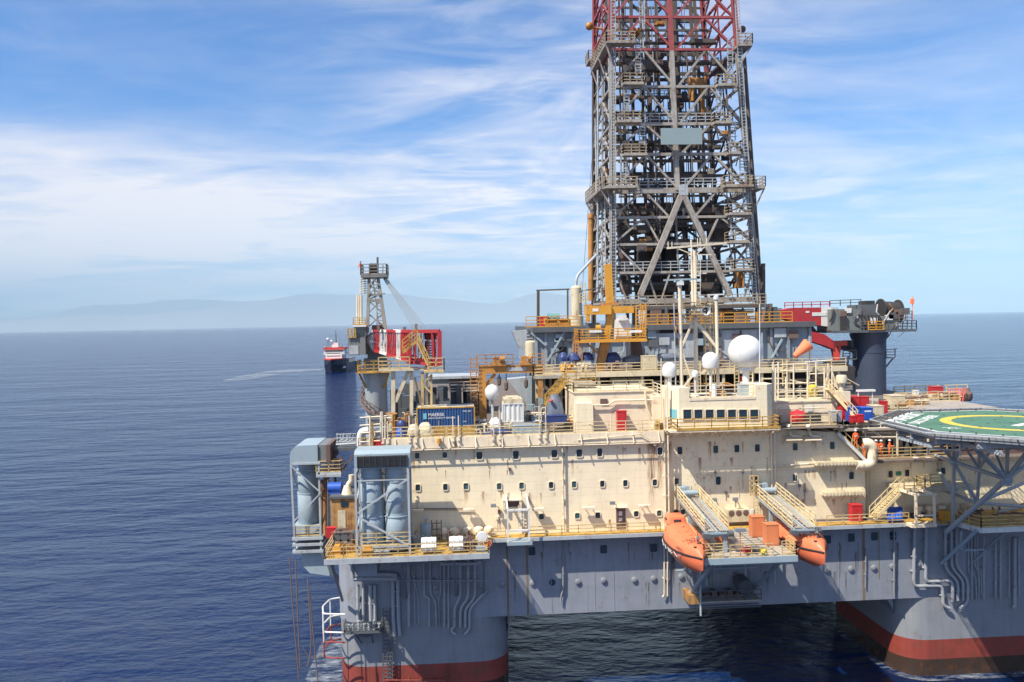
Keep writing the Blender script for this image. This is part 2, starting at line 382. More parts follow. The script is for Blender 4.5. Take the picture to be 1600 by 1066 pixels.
# ---------------------------------------------------------------- haze / land / ship
mtm = paint('haze_paled_land', (.34,.36,.38), .9, .3, 0, bump=0)  # base colour paled so the hills fade further, haze put into the colour
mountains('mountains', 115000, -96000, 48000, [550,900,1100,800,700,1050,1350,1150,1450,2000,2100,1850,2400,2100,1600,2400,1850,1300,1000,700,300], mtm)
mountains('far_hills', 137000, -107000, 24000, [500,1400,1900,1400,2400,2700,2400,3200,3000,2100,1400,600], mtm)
def ship():
    D = 600.0; c = WZ(521, 582, 0); s = 1.0
    t = thing('supply_ship', 'navy hulled supply ship with red wheelhouse top steaming behind the crane', 'ship', c)
    ax = V((.42,.91,0)).normalized(); sd = V((ax.y,-ax.x,0))   # stern direction, starboard
    ax = V((.03,1,0)).normalized(); sd = V((ax.y,-ax.x,0))
    def q(l, b, z): return c + ax*l + sd*b + V((0,0,z))
    def hull(zs):
        rings = []
        for z, fl, wd in zs:
            r_ = []
            prof = [(-8*fl,0),(-4,3.6*fl),(2,6.8*fl+.8),(10,9),(60,9)]
            for l, b in prof: r_.append(q(l, b*wd, z))
            for l, b in reversed(prof): r_.append(q(l, -b*wd, z))
            rings.append(r_)
        return M().loft(rings)
    h = obj('hull', hull([(-1,.55,.92),(2,.7,.97),(6.5,1.,1.)]), MT['shipnavy'], t); fixn(h)
    f = M(); rings = []
    for z, fl, wd in ((6.5,1.0,1.),(10.3,1.2,1.03)):
        r_ = [q(l, b*wd, z) for l, b in ((-8*fl,0),(-4,3.8),(2,7),(10,9),(24,9))]
        r_ += [q(l, -b*wd, z) for l, b in reversed(((-8*fl,0),(-4,3.8),(2,7),(10,9),(24,9)))]
        rings.append(r_)
    o = obj('forecastle', f.loft(rings), MT['shipnavy'], t); fixn(o)
    f = M(); rings = []
    for z, k in ((10.3,1.0),(11.3,1.02)):
        r_ = [q(l, b*k, z) for l, b in ((-9.8,0),(-4.5,4.1),(2,7.3),(9,9.3))] + [q(l, -b*k, z) for l, b in reversed(((-9.8,0),(-4.5,4.1),(2,7.3),(9,9.3)))]
        rings.append(r_)
    o = obj('bulwark', f.loft(rings), MT['shipred'], t); fixn(o)
    def bx(l0,l1,b,z0,z1): 
        return M().loft([[q(l0,-b,z),q(l0,b,z),q(l1,b,z),q(l1,-b,z)] for z in (z0,z1)])
    for nm, a, mt in (('lower_deckhouse',(3,24,6.5,11.3,14.2),'white2'),('bridge_deck',(5,22,8.6,14.2,15.6),'white2'),('wheelhouse',(6,19,8,15.6,18.2),'white2')):
        o = obj(nm, bx(*a), MT[mt], t); fixn(o)
    o = obj('wheelhouse_window', bx(5.8,19.2,7.2,16.2,17.5), MT['glass'], t); fixn(o)
    o = obj('wheelhouse_roof', bx(5,20,8.6,18.2,20.0), MT['shipred'], t); fixn(o)
    o = obj('funnel_house', bx(10,16,2.6,20,23.6), MT['white2'], t); fixn(o)
    k = M(); k.tube(q(12,.5,23), q(12,.5,34), .5, 8, .25); k.bar(q(12,-1.6,30), q(12,2.6,30), .3); k.tube(q(9,-5.5,20), q(9,-5.5,26),.3,6)
    obj('mast', k, MT['dsteel'], t)
    k = M(); k.sph(q(9,-5.5,26.8),1.2,10); k.sph(q(10,-2.8,25),1.1,10); obj('radome', k, MT['white'], t, smooth=True)
    k = M()
    for i in range(6): 
        l = 32+i*4.5
        for b in (8.4, -8.4): k.tube(q(l,b,6.5), q(l,b,10), .35, 6)
    k.bar(q(28,8.4,9.8), q(58,8.4,9.8), .5); k.bar(q(28,-8.4,9.8), q(58,-8.4,9.8), .5)
    obj('cargo_rail', k, MT['lamp'], t)
    k = M()
    for l, b, z in ((33,-3,7.6),(38,3,7.8),(45,-2,7.5),(50,4,7.6)): k.loft([[q(l-2,b-2,zz_),q(l-2,b+2,zz_),q(l+2,b+2,zz_),q(l+2,b-2,zz_)] for zz_ in (6.5,z+1)])
    obj('deck_cargo', k, MT['cream2'], t)
    k = M()
    for l,b,z in ((7,-6.5,20),(7,6.5,20),(15,-5,20),(15,5,20),(18,2,20)): k.tube(q(l,b,z),q(l,b,z+2.6),.15,6); k.loft([[q(l-.6,b-.6,zz_),q(l-.6,b+.6,zz_),q(l+.6,b+.6,zz_),q(l+.6,b-.6,zz_)] for zz_ in (z,z+.9)])
    obj('deck_gear', k, MT['dsteel'], t)
    k = M()
    for z in (12.8,14.9): k.loft([[q(2.9,-5.5,z),q(2.9,5.5,z),q(2.95,5.5,z),q(2.95,-5.5,z)],[q(2.9,-5.5,z+.6),q(2.9,5.5,z+.6),q(2.95,5.5,z+.6),q(2.95,-5.5,z+.6)]])
    obj('window_band', k, MT['glass'], t)
    k = M()
    for z in (14.3,15.7,20.2):
        for b0,b1 in ((-8.6,8.6),): k.bar(q(4.5,b0,z+.9),q(4.5,b1,z+.9),.12); k.bar(q(4.5,b0,z+.5),q(4.5,b1,z+.5),.08)
    obj('deck_rail', k, MT['white2'], t)
    k = M(); k.loft([[q(2.2,7.45,z),q(6.8,8.6,z),q(6.8,8.9,z),q(2.2,7.75,z)] for z in (3.2,4.6)]); obj('hull_emblem', k, MT['white2'], t)
ship()
def wake_mat():
    m, n, l, b = nodes('wake_foam'); g = n.new('ShaderNodeNewGeometry')
    b.inputs['Base Color'].default_value = (.40,.44,.48,1); b.inputs['Roughness'].default_value = .5
    mp = n.new('ShaderNodeMapping'); mp.inputs['Scale'].default_value = (.5,1.4,1); l.new(g.outputs['Position'], mp.inputs[0])
    t = n.new('ShaderNodeTexNoise'); t.inputs['Scale'].default_value = .05; t.inputs['Detail'].default_value = 10; t.inputs['Roughness'].default_value = .75; l.new(mp.outputs[0], t.inputs['Vector'])
    r = n.new('ShaderNodeMapRange'); r.inputs['From Min'].default_value = .42; r.inputs['From Max'].default_value = .66; r.inputs['To Max'].default_value = .75; l.new(t.outputs['Fac'], r.inputs['Value']); l.new(r.outputs[0], b.inputs['Alpha'])
    return m
wm = wake_mat()
def wake(pts, name='wake'):
    m = M(); rings = []
    for px, py, hw in pts: rings.append([WZ(px, py-hw, .06), WZ(px, py+hw, .06)])
    vs = [p for r_ in rings for p in r_]; m.add(vs, [(2*i, 2*i+1, 2*i+3, 2*i+2) for i in range(len(rings)-1)])
    o = struct(name, m, wm); fixn(o)
wake([(503,577,2),(480,577.5,2.2),(450,580,3),(420,584,4),(400,588,4.5),(370,592,3.5),(345,596,.5)])
def foam(ring, name='foam'):
    m = M(); n = len(ring[0]); vs = ring[0]+ring[1]; m.add(vs, [(i,(i+1)%n,n+(i+1)%n,n+i) for i in range(n)]); o = struct(name, m, fm); fixn(o)
fm = wm.copy(); 
for q in fm.node_tree.nodes:
    if q.type == 'TEX_NOISE': q.inputs['Scale'].default_value = .7
    if q.type == 'MAP_RANGE': q.inputs['From Min'].default_value = .45; q.inputs['From Max'].default_value = .7
# ---------------------------------------------------------------- hull
HX0, HX1, HZ0, HZ1 = -12.9, 72.5, 8.3, 16.45
hullt = thing('rig_hull', 'blue grey steel hull of the drilling rig standing on red footed columns', 'rig hull', (30,40,0))
def rrect(x0,x1,y0,y1,r,z,n=8):
    p = []
    for cx_,cy_,a in ((x1-r,y1-r,0),(x0+r,y1-r,90),(x0+r,y0+r,180),(x1-r,y0+r,270)):
        for i in range(n+1): t = R(a+90*i/n); p.append(V((cx_+r*math.cos(t), cy_+r*math.sin(t), z)))
    return p
m = M().loft([rrect(HX0,HX1,0,82,2.4,HZ0), rrect(HX0,HX1,0,82,2.4,HZ1)]); o = obj('deck_box', m, MT['hull'], hullt, smooth=True); fixn(o)
obj('underside_shade_plate', M().box(HX0+2.6,HX1-2.6,1.2,80.8,HZ0-.03,HZ0-.004), MT['bottom'], hullt)  # added dark sheet: paints the shade below the deck box
def column_mat():
    m = MT['boot']; return m
for x0, x1, y0, y1 in ((HX0,4.3,0,17),(45.3,HX1,0,17),(HX0,4.3,65,82),(45.3,HX1,65,82)):
    c = obj('column', M().loft([rrect(x0,x1,y0,y1,3.0,3.8), rrect(x0,x1,y0,y1,3.0,HZ0)]), MT['column'], hullt, smooth=True); fixn(c)
    b = obj('boot_band', M().loft([rrect(x0-.004,x1+.004,y0-.004,y1+.004,3.0,-4), rrect(x0-.004,x1+.004,y0-.004,y1+.004,3.0,3.8)]), MT['boot'], c, smooth=True); fixn(b)
    b = obj('waterline_stain', M().loft([rrect(x0-.012,x1+.012,y0-.012,y1+.012,3.0,-3), rrect(x0-.012,x1+.012,y0-.012,y1+.012,3.0,1.75)], caps=False), MT['wet'], c, smooth=True); fixn(b)
foam([rrect(HX0-.1,4.4,-.1,17.1,3.0,.07), rrect(HX0-4.5,5.6,-1.2,20,4.5,.07)])
foam([rrect(45.2,HX1+.1,-.1,17.1,3.0,.07), rrect(44.2,HX1+2,-1.3,18.5,4.,.07)])
def gusset(xc, s, y0):   # curved bracket between column side and hull bottom
    pl = [V((xc,y0,HZ0)), V((xc+s*2.3,y0,HZ0))]+[V((xc+s*(2.3-2.3*math.sin(R(t))), y0, HZ0-2.3+2.3*math.cos(R(t)))) for t in (10,20,30,40,50,60,70,80,90)]
    o = obj('bracket', M().ext(pl, (0,13.5,0)), MT['hull'], hullt); fixn(o)
gusset(4.3,1,1.6); gusset(45.3,-1,1.6)
# hull front: rust runs, hatches and port lids
def HP(px, py, Y=-.02): return W(px, py, Y)
def lid(px, py, kind):
    p = W(px, py, 0); k = M()
    if kind in 'LD':
        k.lathe((p.x,0,p.z), [(.30,-.002),(.30,-.14),(.24,-.18),(.01,-.19)] if kind == 'L' else [(.33,-.002),(.33,-.05),(.27,-.05),(.26,-.01),(.01,-.01)], 14, 'y')
        obj('porthole_lid' if kind == 'L' else 'porthole', k, MT['column'] if kind == 'L' else MT['glass'], hullt, smooth=True, label='dark open porthole' if kind == 'D' else None)
    else:
        k.loft([rr2(p.x, p.z, .34, .42, .1, -.002), rr2(p.x, p.z, .34, .42, .1, -.07)])
        obj('hatch_lid' if kind == 'S' else 'hatch_window', k, MT['column'] if kind == 'S' else MT['glass'], hullt, label='dark glazed hatch window' if kind == 'W' else None)
def rr2(cx_, cz, hw, hh, r, y, n=3):
    p = []
    for sx, sz, a in ((1,1,0),(-1,1,90),(-1,-1,180),(1,-1,270)):
        for i in range(n+1):
            t = R(a+90*i/n); p.append(V((cx_+sx*(hw-r)+r*math.cos(t), y, cz+sz*(hh-r)+r*math.sin(t))))
    return p
for px, py, k in ((785,913,'L'),(832,911,'L'),(863,910,'D'),(903,909,'L'),(943,907,'L'),(991,906,'L'),(1021,904,'L'),(1064,901,'L'),(1247,893,'L'),(1292,891,'L'),(1329,889,'L'),(1365,887,'L'),(1394,885,'L'),(1434,882,'L'),
                  (784,862,'S'),(831,861,'W'),(862,860,'S'),(903,860,'S'),(943,858,'W'),(991,857,'S'),(1021,856,'W'),(1293,843,'W'),(1330,840,'W'),(1366,838,'W'),(1395,837,'W'),(680,918,'L'),(712,917,'L'),(752,915,'L')):
    lid(px, py, k)
rustm = paint('rust_run', (.20,.15,.10), .7, .4, .3)
for px, y0, y1, wd in ((792,848,975,.20),(823,846,962,.22),(1349,826,938,.30),(1373,830,905,.12)):
    a = W(px,y0,0); b = W(px,y1,0); obj('rust_run', M().box(a.x-wd/2, a.x+wd/2, -.012, .05, b.z, a.z), rustm, hullt)
for px in (762,860,928,958,1085,1180,1310,1400):
    a = W(px,846,0); b = W(px,958 if px>800 else 1030,0); obj('stiffener_seam', M().box(a.x-.04, a.x+.04, -.03, .05, max(b.z,HZ0+.02), a.z), MT['hull'], hullt)
hs_ = stain_mat('hull_rust_weep', (.13,.085,.05)); rnd = random.Random(61)
for i in range(46):
    px = rnd.uniform(800,1420); y0 = rnd.choice([848,848,862,910,893]); y1 = y0+rnd.uniform(15,70); a = W(px,y0,0); b = W(px,y1,0); wd = rnd.uniform(.1,.45); b.z = max(b.z,HZ0+.05)
    obj('rust_run', M().add([(a.x-wd/2,-.007,a.z),(a.x+wd/2,-.007,a.z),(a.x+wd*.4,-.007,b.z),(a.x-wd*.4,-.007,b.z)],[(0,1,2,3)]), hs_, hullt)
# pipes on the columns and hull face
def hpipe(pts, r, off, mat='pipe', Y0=0, sx=None, **k):
    if sx: pts = [(sx[0]+x/sx[2], sx[1]+y/sx[2]) for x, y in pts]
    m_ = M(); pl = [W(x, y, Y0-off) for x, y in pts]; m_.path(pl, r, 8, bend=.5)
    for a, b in zip(pl, pl[1:]):        # clamps
        n = int((b-a).length/1.9)
        for i in range(1, n+1):
            c = a.lerp(b, i/(n+1)); m_.box(c.x-r-.05, c.x+r+.05, Y0-off-r*.6, Y0+.02, c.z-.05, c.z+.05)
    return obj('pipe', m_, MT[mat], hullt, smooth=True)
L7 = (440,826,4.442); L6 = (1280,800,4.006)
for pts, r, off in (([(1240,215),(1240,480),(1200,545),(1200,685)],.15,.3),([(1295,215),(1295,480),(1240,555),(1240,685)],.15,.3),([(1342,215),(1342,480),(1275,560),(1275,685)],.15,.3),([(1425,430),(1305,555),(1305,700),(1270,735)],.15,.3),
   ([(1198,680),(1180,700),(1180,720),(1210,735)],.14,.3),([(772,330),(775,640),(785,745)],.19,.4),([(806,330),(812,640),(820,745)],.19,.4),([(530,390),(530,655)],.16,.4),([(566,390),(568,640)],.14,.4),([(615,390),(620,650)],.19,.4),([(646,390),(650,650)],.16,.4),
   ([(500,350),(800,350)],.24,.7),([(530,300),(545,320),(760,318),(800,330)],.22,.9),([(920,230),(925,645),(938,690),(955,660),(948,480),(905,290)],.06,.2),([(1025,480),(1025,680)],.12,.3),([(985,230),(990,470),(1025,485)],.12,.3),([(1030,230),(1035,460),(1070,510),(1075,680)],.10,.25),
   ([(1103,230),(1103,460),(1090,480),(1095,680)],.06,.2),([(1130,230),(1130,680)],.11,.3),([(880,230),(885,680)],.16,.3),([(1158,230),(1158,690)],.10,.25),([(490,240),(495,340)],.2,.8),([(1380,230),(1360,245),(1100,245)],.2,.9),([(800,360),(1430,362)],.06,.75)):
    hpipe(pts, r, off, sx=L7)
for pts, r, off in (([(597,95),(590,465),(770,462),(775,585),(820,605)],.17,.4),([(670,95),(665,437),(822,432),(836,455),(834,560)],.17,.45),([(790,95),(790,352),(868,440),(868,555)],.15,.35),([(828,95),(828,345),(900,432),(900,555)],.15,.35),([(860,95),(860,340),(930,430),(930,570),(878,606)],.15,.35),
   ([(955,150),(955,545)],.08,.3),([(975,150),(975,345),(1000,372),(1000,545)],.07,.25),([(990,150),(990,350),(1015,370),(1015,520)],.07,.25),([(935,150),(935,390),(980,400),(985,550)],.06,.2),([(1030,150),(1030,545)],.10,.35),([(1225,160),(1225,590),(1210,600)],.17,.4),([(1250,160),(1250,530)],.11,.3),([(1105,160),(1105,540)],.09,.3),([(1135,160),(1135,545)],.09,.3),([(1190,160),(1190,540)],.06,.3)):
    hpipe(pts, r, off, sx=L6)
hpipe([(880,845),(880,922),(877,930),(876,942)],.09,.25,'column'); hpipe([(1038,800),(1038,930),(1035,933)],.08,.3,'cpipe'); hpipe([(1043,800),(1043,932)],.08,.3,'cpipe'); hpipe([(1353,858),(1352,918)],.06,.2,'column'); hpipe([(1397,815),(1397,930)],.10,.3,'column')
m = M(); m.ladder(W(604,950,-.45), W(604,1064,-.45), (1,0,0), .7, .05, .4); m.ladder(W(609,1000,-.5), W(609,1066,-.5),(1,0,0),.5,.04,.4)
obj('column_ladder', m, MT['dsteel'], hullt)
m = M(); a, b = W(600,1063,-.6), W(696,1063,-.6); m.tube(a, b, .07); m.tube(a+V((0,0,-1.2)), b+V((0,0,-1.2)), .07)
for i in range(6): c = a.lerp(b, i/5); m.tube(c, c+V((0,.6,0)), .05); m.tube(c, c+V((0,0,-2.2)), .05)
m.ladder(W(700,1040,-.5), W(700,1066,-.5), (1,0,0), .6, .05, .4)
obj('fender_rail', m, MT['boot'], hullt)
# valve gallery on the left column, tanks under the platform
t = thing('valve_platform', 'small dark valve gallery bracketed to the left column below the exhaust deck', 'platform', W(568,985,-.6))
a, b = W(541,981,0), W(598,978,0)
m = M().box(a.x, b.x, -1.5, -.02, a.z-.12, a.z); obj('deck_plate', m, MT['dsteel'], t)
m = M().rail([(a.x,-.1,a.z),(a.x,-1.45,a.z),(b.x,-1.45,a.z),(b.x,-.1,a.z)], 1.0, 3, .03, 1.0); obj('handrail', m, MT['dsteel'], t)
m = M()
for i in range(7): x = a.x+.35+i*.5; m.tube((x,-.8,a.z),(x,-.8,a.z+.55+.2*(i%3)),.12,8); m.tube((x-.2,-.8,a.z+.6),(x+.2,-.8,a.z+.6),.05,6)
obj('valve_row', m, MT['steel'], t)
m = M().bar((a.x+1,-1.3,a.z-.1),(a.x+1.5,-.1,a.z-1.6),.1).bar((b.x-1,-1.3,a.z-.1),(b.x-1,-.1,a.z-1.6),.1); m.path([W(560,985,-.9),W(562,993,-.9),W(575,994,-.9),W(583,988,-.9)],.14,8); obj('support_strut', m, MT['dsteel'], t)
# side guard on the left column
t = thing('bumper_frame', 'white and red tubular guard cage on the outer side of the left column', 'guard frame', W(515,990,3))
m = M(); 
def arc(z, out, Y0=-1, Y1=4): return [V((HX0+1, Y0, z)), V((HX0-out*.75, Y0+.4, z)), V((HX0-out, (Y0+Y1)/2, z)), V((HX0-out*.75, Y1-.4, z)), V((HX0-.1, Y1, z))]
z0 = W(515,950,1).z; z1 = W(515,978,1).z; z2 = W(515,993,1).z; z3 = W(515,1017,1).z
for z in (z0, z1): m.path(arc(z,1.6), .085, 8, .4)
for i in (1,2,3): m.tube(arc(z0,1.6)[i], arc(z2,1.6)[i], .07)
obj('upper_hoop', m, MT['white2'], t, smooth=True)
m = M()
for z in (z2, z3): m.path(arc(z,1.6), .085, 8, .4)
for i in (1,2,3): m.tube(arc(z2,1.6)[i], arc(z3,1.6)[i], .07)
obj('lower_hoop', m, MT['boot'], t, smooth=True)
# hanging hawsers left of the column
for i, (pts, lb) in enumerate((([(452,870),(456,930),(461,990),(467,1062)],'outermost brown rope hanging from the exhaust deck to the sea'),([(462,875),(464,930),(467,1000),(469,1045)],'brown rope hanging close inside the outermost one'),
    ([(481,905),(484,960),(487,1000),(484,1030),(480,1042)],'brown rope ending in a loop beside the column guard cage'),([(484,930),(489,985),(494,1040),(497,1068)],'brown rope nearest the left column'),([(473,1010),(480,1025),(493,1030),(503,1022),(508,1012)],'slack bight of thin rope slung between the hanging ropes'))):
    solo('rope', M().path([W(x,y,-4) for x,y in pts], .055 if i < 4 else .035, 6, 2), MT['rope'], lb, 'rope', 'ropes hanging beside the left column')
# ---------------------------------------------------------------- walkway ledge
DZ = 16.6
wk = thing('walkway', 'yellow decked walkway ledge along the foot of the cream wall', 'walkway', (20,-1,DZ))
m = M().box(2.75, X_(1500,-1,DZ), -1.5, .28, DZ-.18, DZ); obj('deck_plate', m, MT['oyellow'], wk)
m = M().box(2.75, X_(1500,-1,DZ), -1.62, -1.502, DZ-.34, DZ+.02)
obj('edge_beam', m, MT['steel'], wk)
k = M()
for i in range(26):
    x = 3.4+i*1.9; k.add([(x-.04,-1.5,DZ-.34),(x+.04,-1.5,DZ-.34),(x+.04,-.02,DZ-.34),(x-.04,-.02,DZ-.34),(x-.04,-.02,DZ-.9),(x+.04,-.02,DZ-.9)], [(0,1,5,4),(0,4,3),(1,2,5),(0,3,2,1),(2,3,4,5)])
obj('bracket_row', k, MT['hull'], wk)
def handrail(label, pts, mat='yellow', group='handrails on the rig', **k):
    return solo('handrail', M().rail(pts, **k), MT[mat], label, 'handrail', group)
handrail('yellow handrail along the wall walkway right of the white access cage', [P(826,-1.45,DZ),P(1032,-1.45,DZ)], 'yellow', h=1.05, toe=False)
handrail('short yellow handrail on the wall walkway between life raft deck and access cage', [P(768,-1.45,DZ),P(790,-1.45,DZ)], 'yellow', h=1.05, toe=False)
handrail('long yellow handrail on the wall walkway right of the lifeboats', [P(1292,-1.45,DZ),P(1420,-1.45,DZ)], 'yellow', h=1.05, toe=False)
# ---------------------------------------------------------------- accommodation block
acc = thing('accommodation_block', 'long cream accommodation block with rows of small rounded windows', 'deckhouse', (20,5,DZ))
ZT = 26.35
xa0, xa1 = X_(641,0,21), X_(1040,0,21); xb1 = X_(1209,.6,21); xc1 = X_(1354,1.2,21)
obj('front_wall', M().box(xa0, xa1, .0, 16, DZ-.1, ZT), MT['wall'], acc)
obj('middle_wall', M().box(xa1+.002, xb1, .75, 15, DZ-.1, ZT-.02), MT['wall'], acc)
pl = [P(1209.3,1.5,DZ-.1), P(1354,1.5,DZ-.1), V((xc1,1.5,W(1354,728,1.5).z)), W(1308,676,1.5), V((xb1+.002,1.5,ZT-.03))]
pl[1].x = xc1; pl[0].x = xb1+.002
obj('stair_wall', M().ext(pl, (0,13,0)), MT['wall'], acc)
xd1 = HX1-.5; ZD = W(1400,716,2.6).z
obj('lower_wing', M().box(xc1+.004, xd1, 2.6, 20, DZ-.1, ZD-.25), MT['wall'], acc)
obj('wing_deck', M().box(xc1-3.2, xd1, 1.3, 7.5, ZD-.248, ZD), MT['deck'], acc)
# bulwark band on top of the front wall
xl = X_(599,-.4,26)
obj('bulwark', M().box(xl, xa1-.2, -.55, -.002, ZT-.75, ZT+.32), MT['wall2'], acc)
k = M(); k.path([(xl,-.75,ZT-.85),(xa1-.4,-.75,ZT-.85)],.06,6)
k.path([W(903,688,-.6)]+[P(x,-.75,ZT+.1) for x in (1000,)]+[W(1018,688,-.75),W(1024,697,-.7)],.05,6); obj('bulwark_pipe', k, MT['cpipe'], acc)
obj('end_wall', M().box(xl+.1, xa0-.01, .3, 1.2, W(620,706,0).z-3.2, ZT-.75), MT['wall2'], acc)
# windows
def window(px, py, wpx, hpx, Y, hood=True, mat='glass'):
    p = W(px, py, Y); s_ = (Y+80)/FPX; hw, hh = wpx*s_/2, hpx*s_/2
    fr = M(); a = rr2(p.x,p.z,hw+.07,hh+.07,.16,Y-.002); b = rr2(p.x,p.z,hw+.07,hh+.07,.16,Y-.09); c = rr2(p.x,p.z,hw,hh,.13,Y-.09); d = rr2(p.x,p.z,hw,hh,.13,Y-.01)
    fr.loft([a,b,c,d], caps=False)
    f = obj('window', fr, MT['wall2'], acc); fixn(f)
    g = obj('pane', M().add(rr2(p.x,p.z,hw,hh,.13,Y-.02),[tuple(range(16))]), MT['glass2' if int(px*7+py) % 4 == 0 else mat], f); fixn(g)
for px, py, a, b in ((652,712,7,9),(695,711,7,9),(749,712,9,12),(806,711,9,13),(866,709,9,12),(905,708,9,12),(937,707,8,13)): window(px,py,a,b,0)
for px, py in ((653,762),(696,761),(728,760),(780,760),(815,759),(861,758),(897,757),(941,756),(977,755),(1023,754)): window(px,py,7,10,0)
for px, py in ((846,807),(902,806),(934,805),(994,803),(1030,802)): window(px,py,7.5,9,0)
window(1031,705,8,12,0)
for px, py, a, b in ((1062,704,8,12),(1118,702,8,12),(1151,701,8,12),(1183,700,8,12),(1057,752,7,10),(1122,751,8,13),(1182,749,8,12),(1056,801,8,9),(1067,800,7,9)): window(px,py,a,b,.75)
for px, py, a, b in ((1242,698,8,12),(1300,696,8,12),(1242,746,8,12),(1330,743,8,12)): window(px,py,a,b,1.5)
for px, py in ((1391,741),(1417,739),(1473,736)): window(px,py,7.5,11,2.6)
p = W(1404,740,2.6); obj('wall_sign', M().box(p.x-.3,p.x+.3,2.55,2.599,p.z-.22,p.z+.22), MT['green'], acc)
# door
a = W(963,826,0); b = W(977,794,0); d = obj('door', M().box(a.x,b.x,-.07,-.002,a.z,b.z), MT['brown'], acc)
obj('door_pane', M().box(a.x+.28,a.x+.62,-.085,-.071,b.z-.75,b.z-.3).box(a.x+.28,a.x+.62,-.085,-.071,b.z-1.3,b.z-.95), MT['white2'], d)
obj('door_hood', M().box(a.x-.15,b.x+.15,-.5,-.002,b.z+.12,b.z+.2), MT['wall2'], d)
# downpipes at the steps of the wall
for px, Y in ((879,0),(1038,0),(1043.5,0),(1204,.75),(1209.5,.75)):
    k = M(); x = X_(px,Y,22); k.path([(x,Y-.3,ZT-.2),(x,Y-.3,DZ+.1)],.085,8)
    for z in (18,20,22,24,25.4): k.box(x-.14,x+.14,Y-.32,Y+.02,z-.05,z+.05)
    obj('downpipe', k, MT['cpipe'], acc, smooth=True)
k = M(); x = X_(1354,2.3,20); k.path([(x,2.2,ZD-.5),(x,2.2,DZ)],.08,8); x += .4; k.path([(x,2.3,ZD-.5),(x,2.3,DZ)],.05,8); obj('downpipe', k, MT['cpipe'], acc)
rw = stain_mat('rust_weep', (.34,.14,.05))
rnd = random.Random(88)
extra = [(rnd.uniform(645,1030),y,y+rnd.uniform(6,30),rnd.uniform(.05,.16),0) for y in (698,699,700,718,735,768,770,812,820) for _ in range(3)]+[(rnd.uniform(1052,1200),y,y+rnd.uniform(8,34),rnd.uniform(.06,.2),.75) for y in (690,715,760,790) for _ in range(3)]+[(rnd.uniform(1215,1345),y,y+rnd.uniform(8,30),rnd.uniform(.06,.22),1.5) for y in (735,755,780) for _ in range(4)]+[(rnd.uniform(1360,1480),y,y+rnd.uniform(8,26),rnd.uniform(.06,.2),2.6) for y in (722,750) for _ in range(4)]
k = M()
for i in range(26):
    px, py, Y = rnd.choice([(rnd.uniform(645,1030),rnd.uniform(700,825),0),(rnd.uniform(1052,1200),rnd.uniform(690,800),.75),(rnd.uniform(1215,1345),rnd.uniform(735,800),1.5)]); c = W(px,py,Y); a_ = rnd.uniform(.06,.16); k = M().box(c.x-a_,c.x+a_,Y-rnd.uniform(.08,.25),Y-.003,c.z-a_,c.z+a_*1.3); k.bar((c.x,Y-.05,c.z-a_),(c.x,Y-.05,c.z-a_-rnd.uniform(.4,2.0)),.03); obj('wall_fixture', k, MT[rnd.choice(['wall2','wall2','lamp','brown'])], acc)
for px, y0, y1, wd, Y in extra+[(1017,690,800,.45,0),(1024,688,740,.5,0),(1031,720,770,.3,0),(1046,690,730,.25,.75),(728,766,790,.22,0),(815,765,790,.05,0),(1017,683,790,.18,0),(646,720,740,.16,0),(937,690,696,.3,0),(967,690,696,.3,0),(1272,678,706,.30,1.5),(1272,735,752,.2,1.5),(1100,746,764,.1,.75),(712,690,712,.14,-.55)]:
    a = W(px,y0,Y); b = W(px,y1,Y); wd *= 2.2; obj('rust_run', M().add([(a.x-wd/2,Y-.006,a.z),(a.x+wd/2,Y-.006,a.z),(a.x+wd*.4,Y-.006,b.z),(a.x-wd*.4,Y-.006,b.z)],[(0,1,2,3)]), rw, acc)
# lamps on brackets
n_ = 0
for px, py, Y, lb in ((771,790,0,'floodlight on a bracket left of the white access cage'),(957,786,0,'floodlight on a bracket above the brown door'),(1116,781,.75,'left floodlight above the grilles between the lifeboat davits'),(1149,780,.75,'right floodlight above the grilles between the lifeboat davits')):
    p = W(px,py,Y-.9); t = solo('floodlight', M().box(p.x-.26,p.x+.26,p.y-.15,p.y+.15,p.z-.16,p.z+.16), MT['lamp'], lb, 'floodlight', 'floodlights on the cream wall')
    obj('bracket_arm', M().bar(p+V((0,.1,0)), V((p.x+.5,Y-.01,p.z-.35)), .08), MT['cpipe'], t)
for px0, py, px1, Y, lb in ((641,799,662,0,'pale shelf bracket low on the wall at the exhaust ducts'),(724,798,741,0,'pale cable tray box under the long conduit'),(832,797,850,0,'pale shelf lamp right of the white access cage'),(910,795,930,0,'pale shelf lamp on the wall left of the brown door'),(998,792,1016,0,'pale shelf lamp on the wall right of the brown door')):
    a = W(px0,py,Y-.8); b = W(px1,py,Y-.8); solo('wall_light', M().box(a.x,b.x,-.9,-.45,a.z-.1,a.z+.14).bar((a.x+.3,-.45,a.z),(a.x+.3,0,a.z),.07).bar((b.x-.3,-.45,a.z),(b.x-.3,0,a.z),.07), MT['wall2'], lb, 'wall light', 'lights on the cream wall')
k = M().path([W(641,795,-.2),W(700,795,-.2),W(738,795,-.2),W(742,798,-.3)],.05,6); k.path([W(660,797,-.2),W(738,797,-.2)],.03,6); solo('conduit', k, MT['rope'], 'long dark conduit running along the wall above the bell vents', 'conduit')
